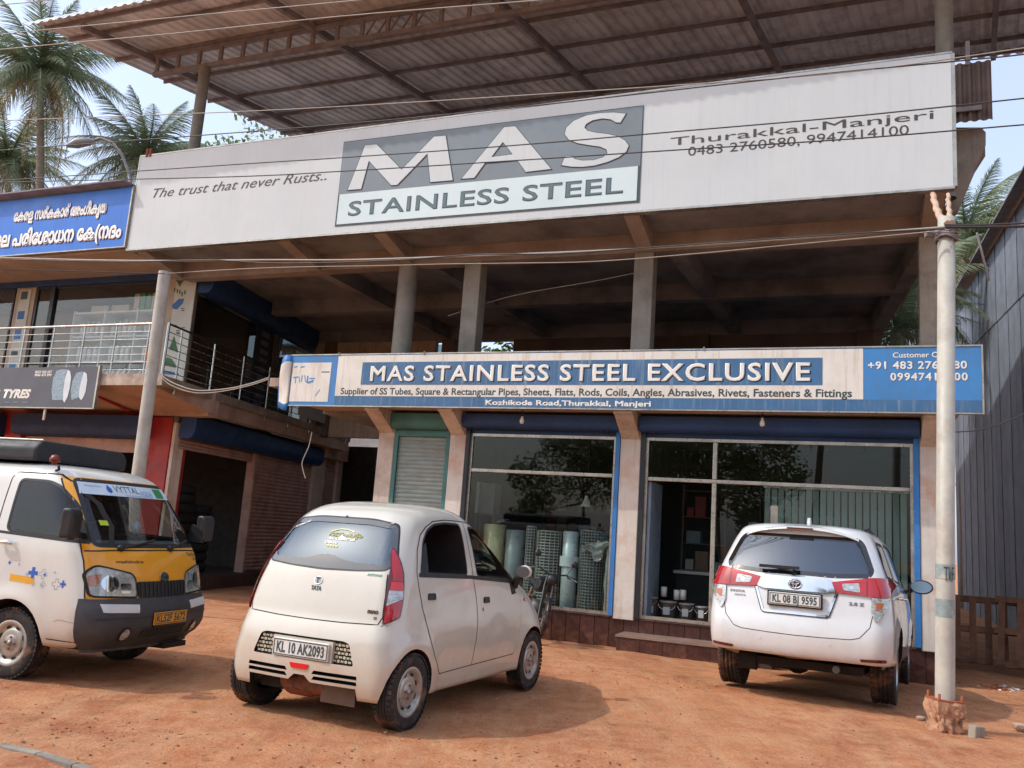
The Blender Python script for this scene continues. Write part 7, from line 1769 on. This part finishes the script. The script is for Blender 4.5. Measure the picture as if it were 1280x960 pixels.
# cab interior
MB().prism(roundpoly([(.24, .98), (.50, .98), (.48, 1.12), (.36, 1.16), (.24, 1.13)], .03), 'y', -.60, .60).build('dashboard', M('dash_grey', '#7c7f7c', rough=.7), VN)
for y in (-.32, .32):
    o = MB().prism(roundpoly([(-.30, .97), (.10, .97), (.10, 1.05), (-.16, 1.07), (-.24, 1.52), (-.34, 1.52)], .04), 'y', y-.22, y+.22).build('seat', seat_m, VN); bevel(o, .02, 2, 50)
sw = MB(); c = Vector((.22, -.32, 1.22)); ax_ = Vector((-.55, 0, .83)); e1_ = Vector((0, 1, 0)); e2_ = ax_.cross(e1_)
sw.tube([c+(e1_*cos(a)+e2_*sin(a))*.19 for a in [i*pi/12 for i in range(25)]], .014, 8); sw.tube([c-e1_*.18, c+e1_*.18], .012, 6); sw.tube([c, c-ax_*.2], .03, 8); sw.build('steering_wheel', trim, VN)
mk = MB(); mk.rev([(0, -.005), (.055, -.005), (.055, .0), (0, .0)], (.33, .10, 1.27), 'x', 18); mk.build('dash_fan', M('pale_disc', '#d5dadb', rough=.4), VN)
for x in (-.09, -2.0):
    for s in (-1, 1): wheel(VN, x, s*.645, .285, .155, s, .172, 'steel', turn=0)
MB().box(-2.5, .45, -.5, .5, .26, .34).build('floor_pan', wheelwell, VN); MB().beam((.15, -.3, .30), (.55, -.55, .33), .03, .05).build('suspension_arm', wheelwell, VN)
# dark covered load behind/above the cab roof
LD = thing('roof_load', 'dark tarpaulin-covered box standing above and behind the cab roof of the van', 'load', (VP_.x, VP_.y, 0)); LD.rotation_euler = (0, 0, pi/2-vy)
mk = MB(); mk.prism(roundpoly([(-.57, 1.80), (.57, 1.80), (.57, 1.92), (.50, 1.985), (-.50, 1.985), (-.57, 1.92)], .03), 'x', -2.4, -.28); o = mk.build('cover', M('tarpaulin', '#2b2c30', '#222327', ns=4, rough=.6, bump=.3, bs=6), LD); bevel(o, .03, 2, 30)
MB().tube([(-.285, -.50, 1.985), (-2.4, -.50, 1.985)], .012, 6).build('edge_rail', alu, LD)

# ---------------------------------------------------------------- scooter behind the hatchback
p = gw(676, 797, -.08); MC = thing('motorcycle', 'dark motorcycle parked behind the nose of the small hatchback, handlebar raised', 'motorcycle', (p.x-.06, p.y+.12, -.12)); MC.rotation_euler = (.24, 0, radians(98))
bkp = M('bike_black', '#1d1e20', '#2a2b2e', rough=.4)
for x in (0, 1.25):
    o = MB().rev([(.25, -.03), (.29, -.04), (.30, 0), (.29, .04), (.25, .03), (.25, -.03)], (x, 0, .30), 'y', 30).build('wheel', tyre_m, MC)
    MB().rev([(.25, -.012), (.25, .012)], (x, 0, .30), 'y', 30).build('rim', rim_m, o); mk = MB()
    for k in range(8): a = k*pi/4; mk.beam((x, 0, .30), (x+.25*cos(a), 0, .30+.25*sin(a)), .008, .008)
    mk.build('spokes', rim_m, o)
MB().tube([(0, .07, .30), (.22, .07, .80), (.26, .06, .95)], .022, 8).build('fork', bkp, MC); MB().tube([(0, -.07, .30), (.22, -.07, .80), (.26, -.06, .95)], .022, 8).build('fork', bkp, MC)
MB().tube([(.38, -.40, 1.03), (.28, -.22, 1.05), (.27, 0, .97), (.28, .22, 1.05), (.38, .40, 1.03)], .013, 8).build('handlebar', bkp, MC)
for s in (-1, 1):
    MB().tube([(.38, s*.28, 1.03), (.39, s*.41, 1.03)], .02, 8).build('grip', black, MC); MB().tube([(.30, s*.24, 1.05), (.27, s*.30, 1.22)], .006, 6).build('mirror_stalk', bkp, MC)
    MB().rev([(0, -.012), (.05, -.01), (.052, .01), (0, .014)], (.27, s*.31, 1.25), 'x', 14).build('mirror', bkp, MC); MB().tube([(.26, s*.26, 1.04), (.22, s*.42, 1.0)], .008, 6).build('lever', ss, MC)
mk = MB(); mk.rev([(0, -.06), (.07, -.05), (.09, .0), (.07, .04), (0, .05)], (.14, 0, .92), 'x', 16); mk.build('head_lamp', bkp, MC)
o = MB().prism(roundpoly([(.35, .72), (.75, .68), (.72, .86), (.52, .93), (.36, .88)], .05), 'y', -.13, .13).build('fuel_tank', bkp, MC); bevel(o, .04, 3, 30)
o = MB().prism(roundpoly([(.72, .72), (1.35, .80), (1.36, .86), (1.1, .82), (.75, .80)], .03), 'y', -.12, .12).build('seat', seat_m, MC); bevel(o, .03, 2, 30)
MB().rev([(0, -.14), (.13, -.12), (.14, 0), (.13, .12), (0, .14)], (.60, 0, .42), 'y', 16).build('engine', M('engine_grey', '#55534f', rough=.5, metal=.5), MC)
MB().tube([(.55, -.12, .35), (.9, -.16, .27), (1.4, -.17, .33)], .035, 10).build('exhaust', chrome, MC)
MB().tube([(.26, 0, .85), (.45, 0, .55), (.8, 0, .40), (1.25, .08, .30)], .022, 8).build('frame', bkp, MC); MB().tube([(1.25, .08, .30), (1.05, .1, .72)], .02, 8).build('shock_absorber', ss, MC)
mk = MB(); mk.tube([(-.26*cos(a)+.0, 0, .30+.33*sin(a)) for a in [pi*.15+i*pi*.09 for i in range(9)]], .035, 6); mk.build('mudguard', bkp, MC)
for o in bpy.data.objects:
    if 'base' in o: del o['base']
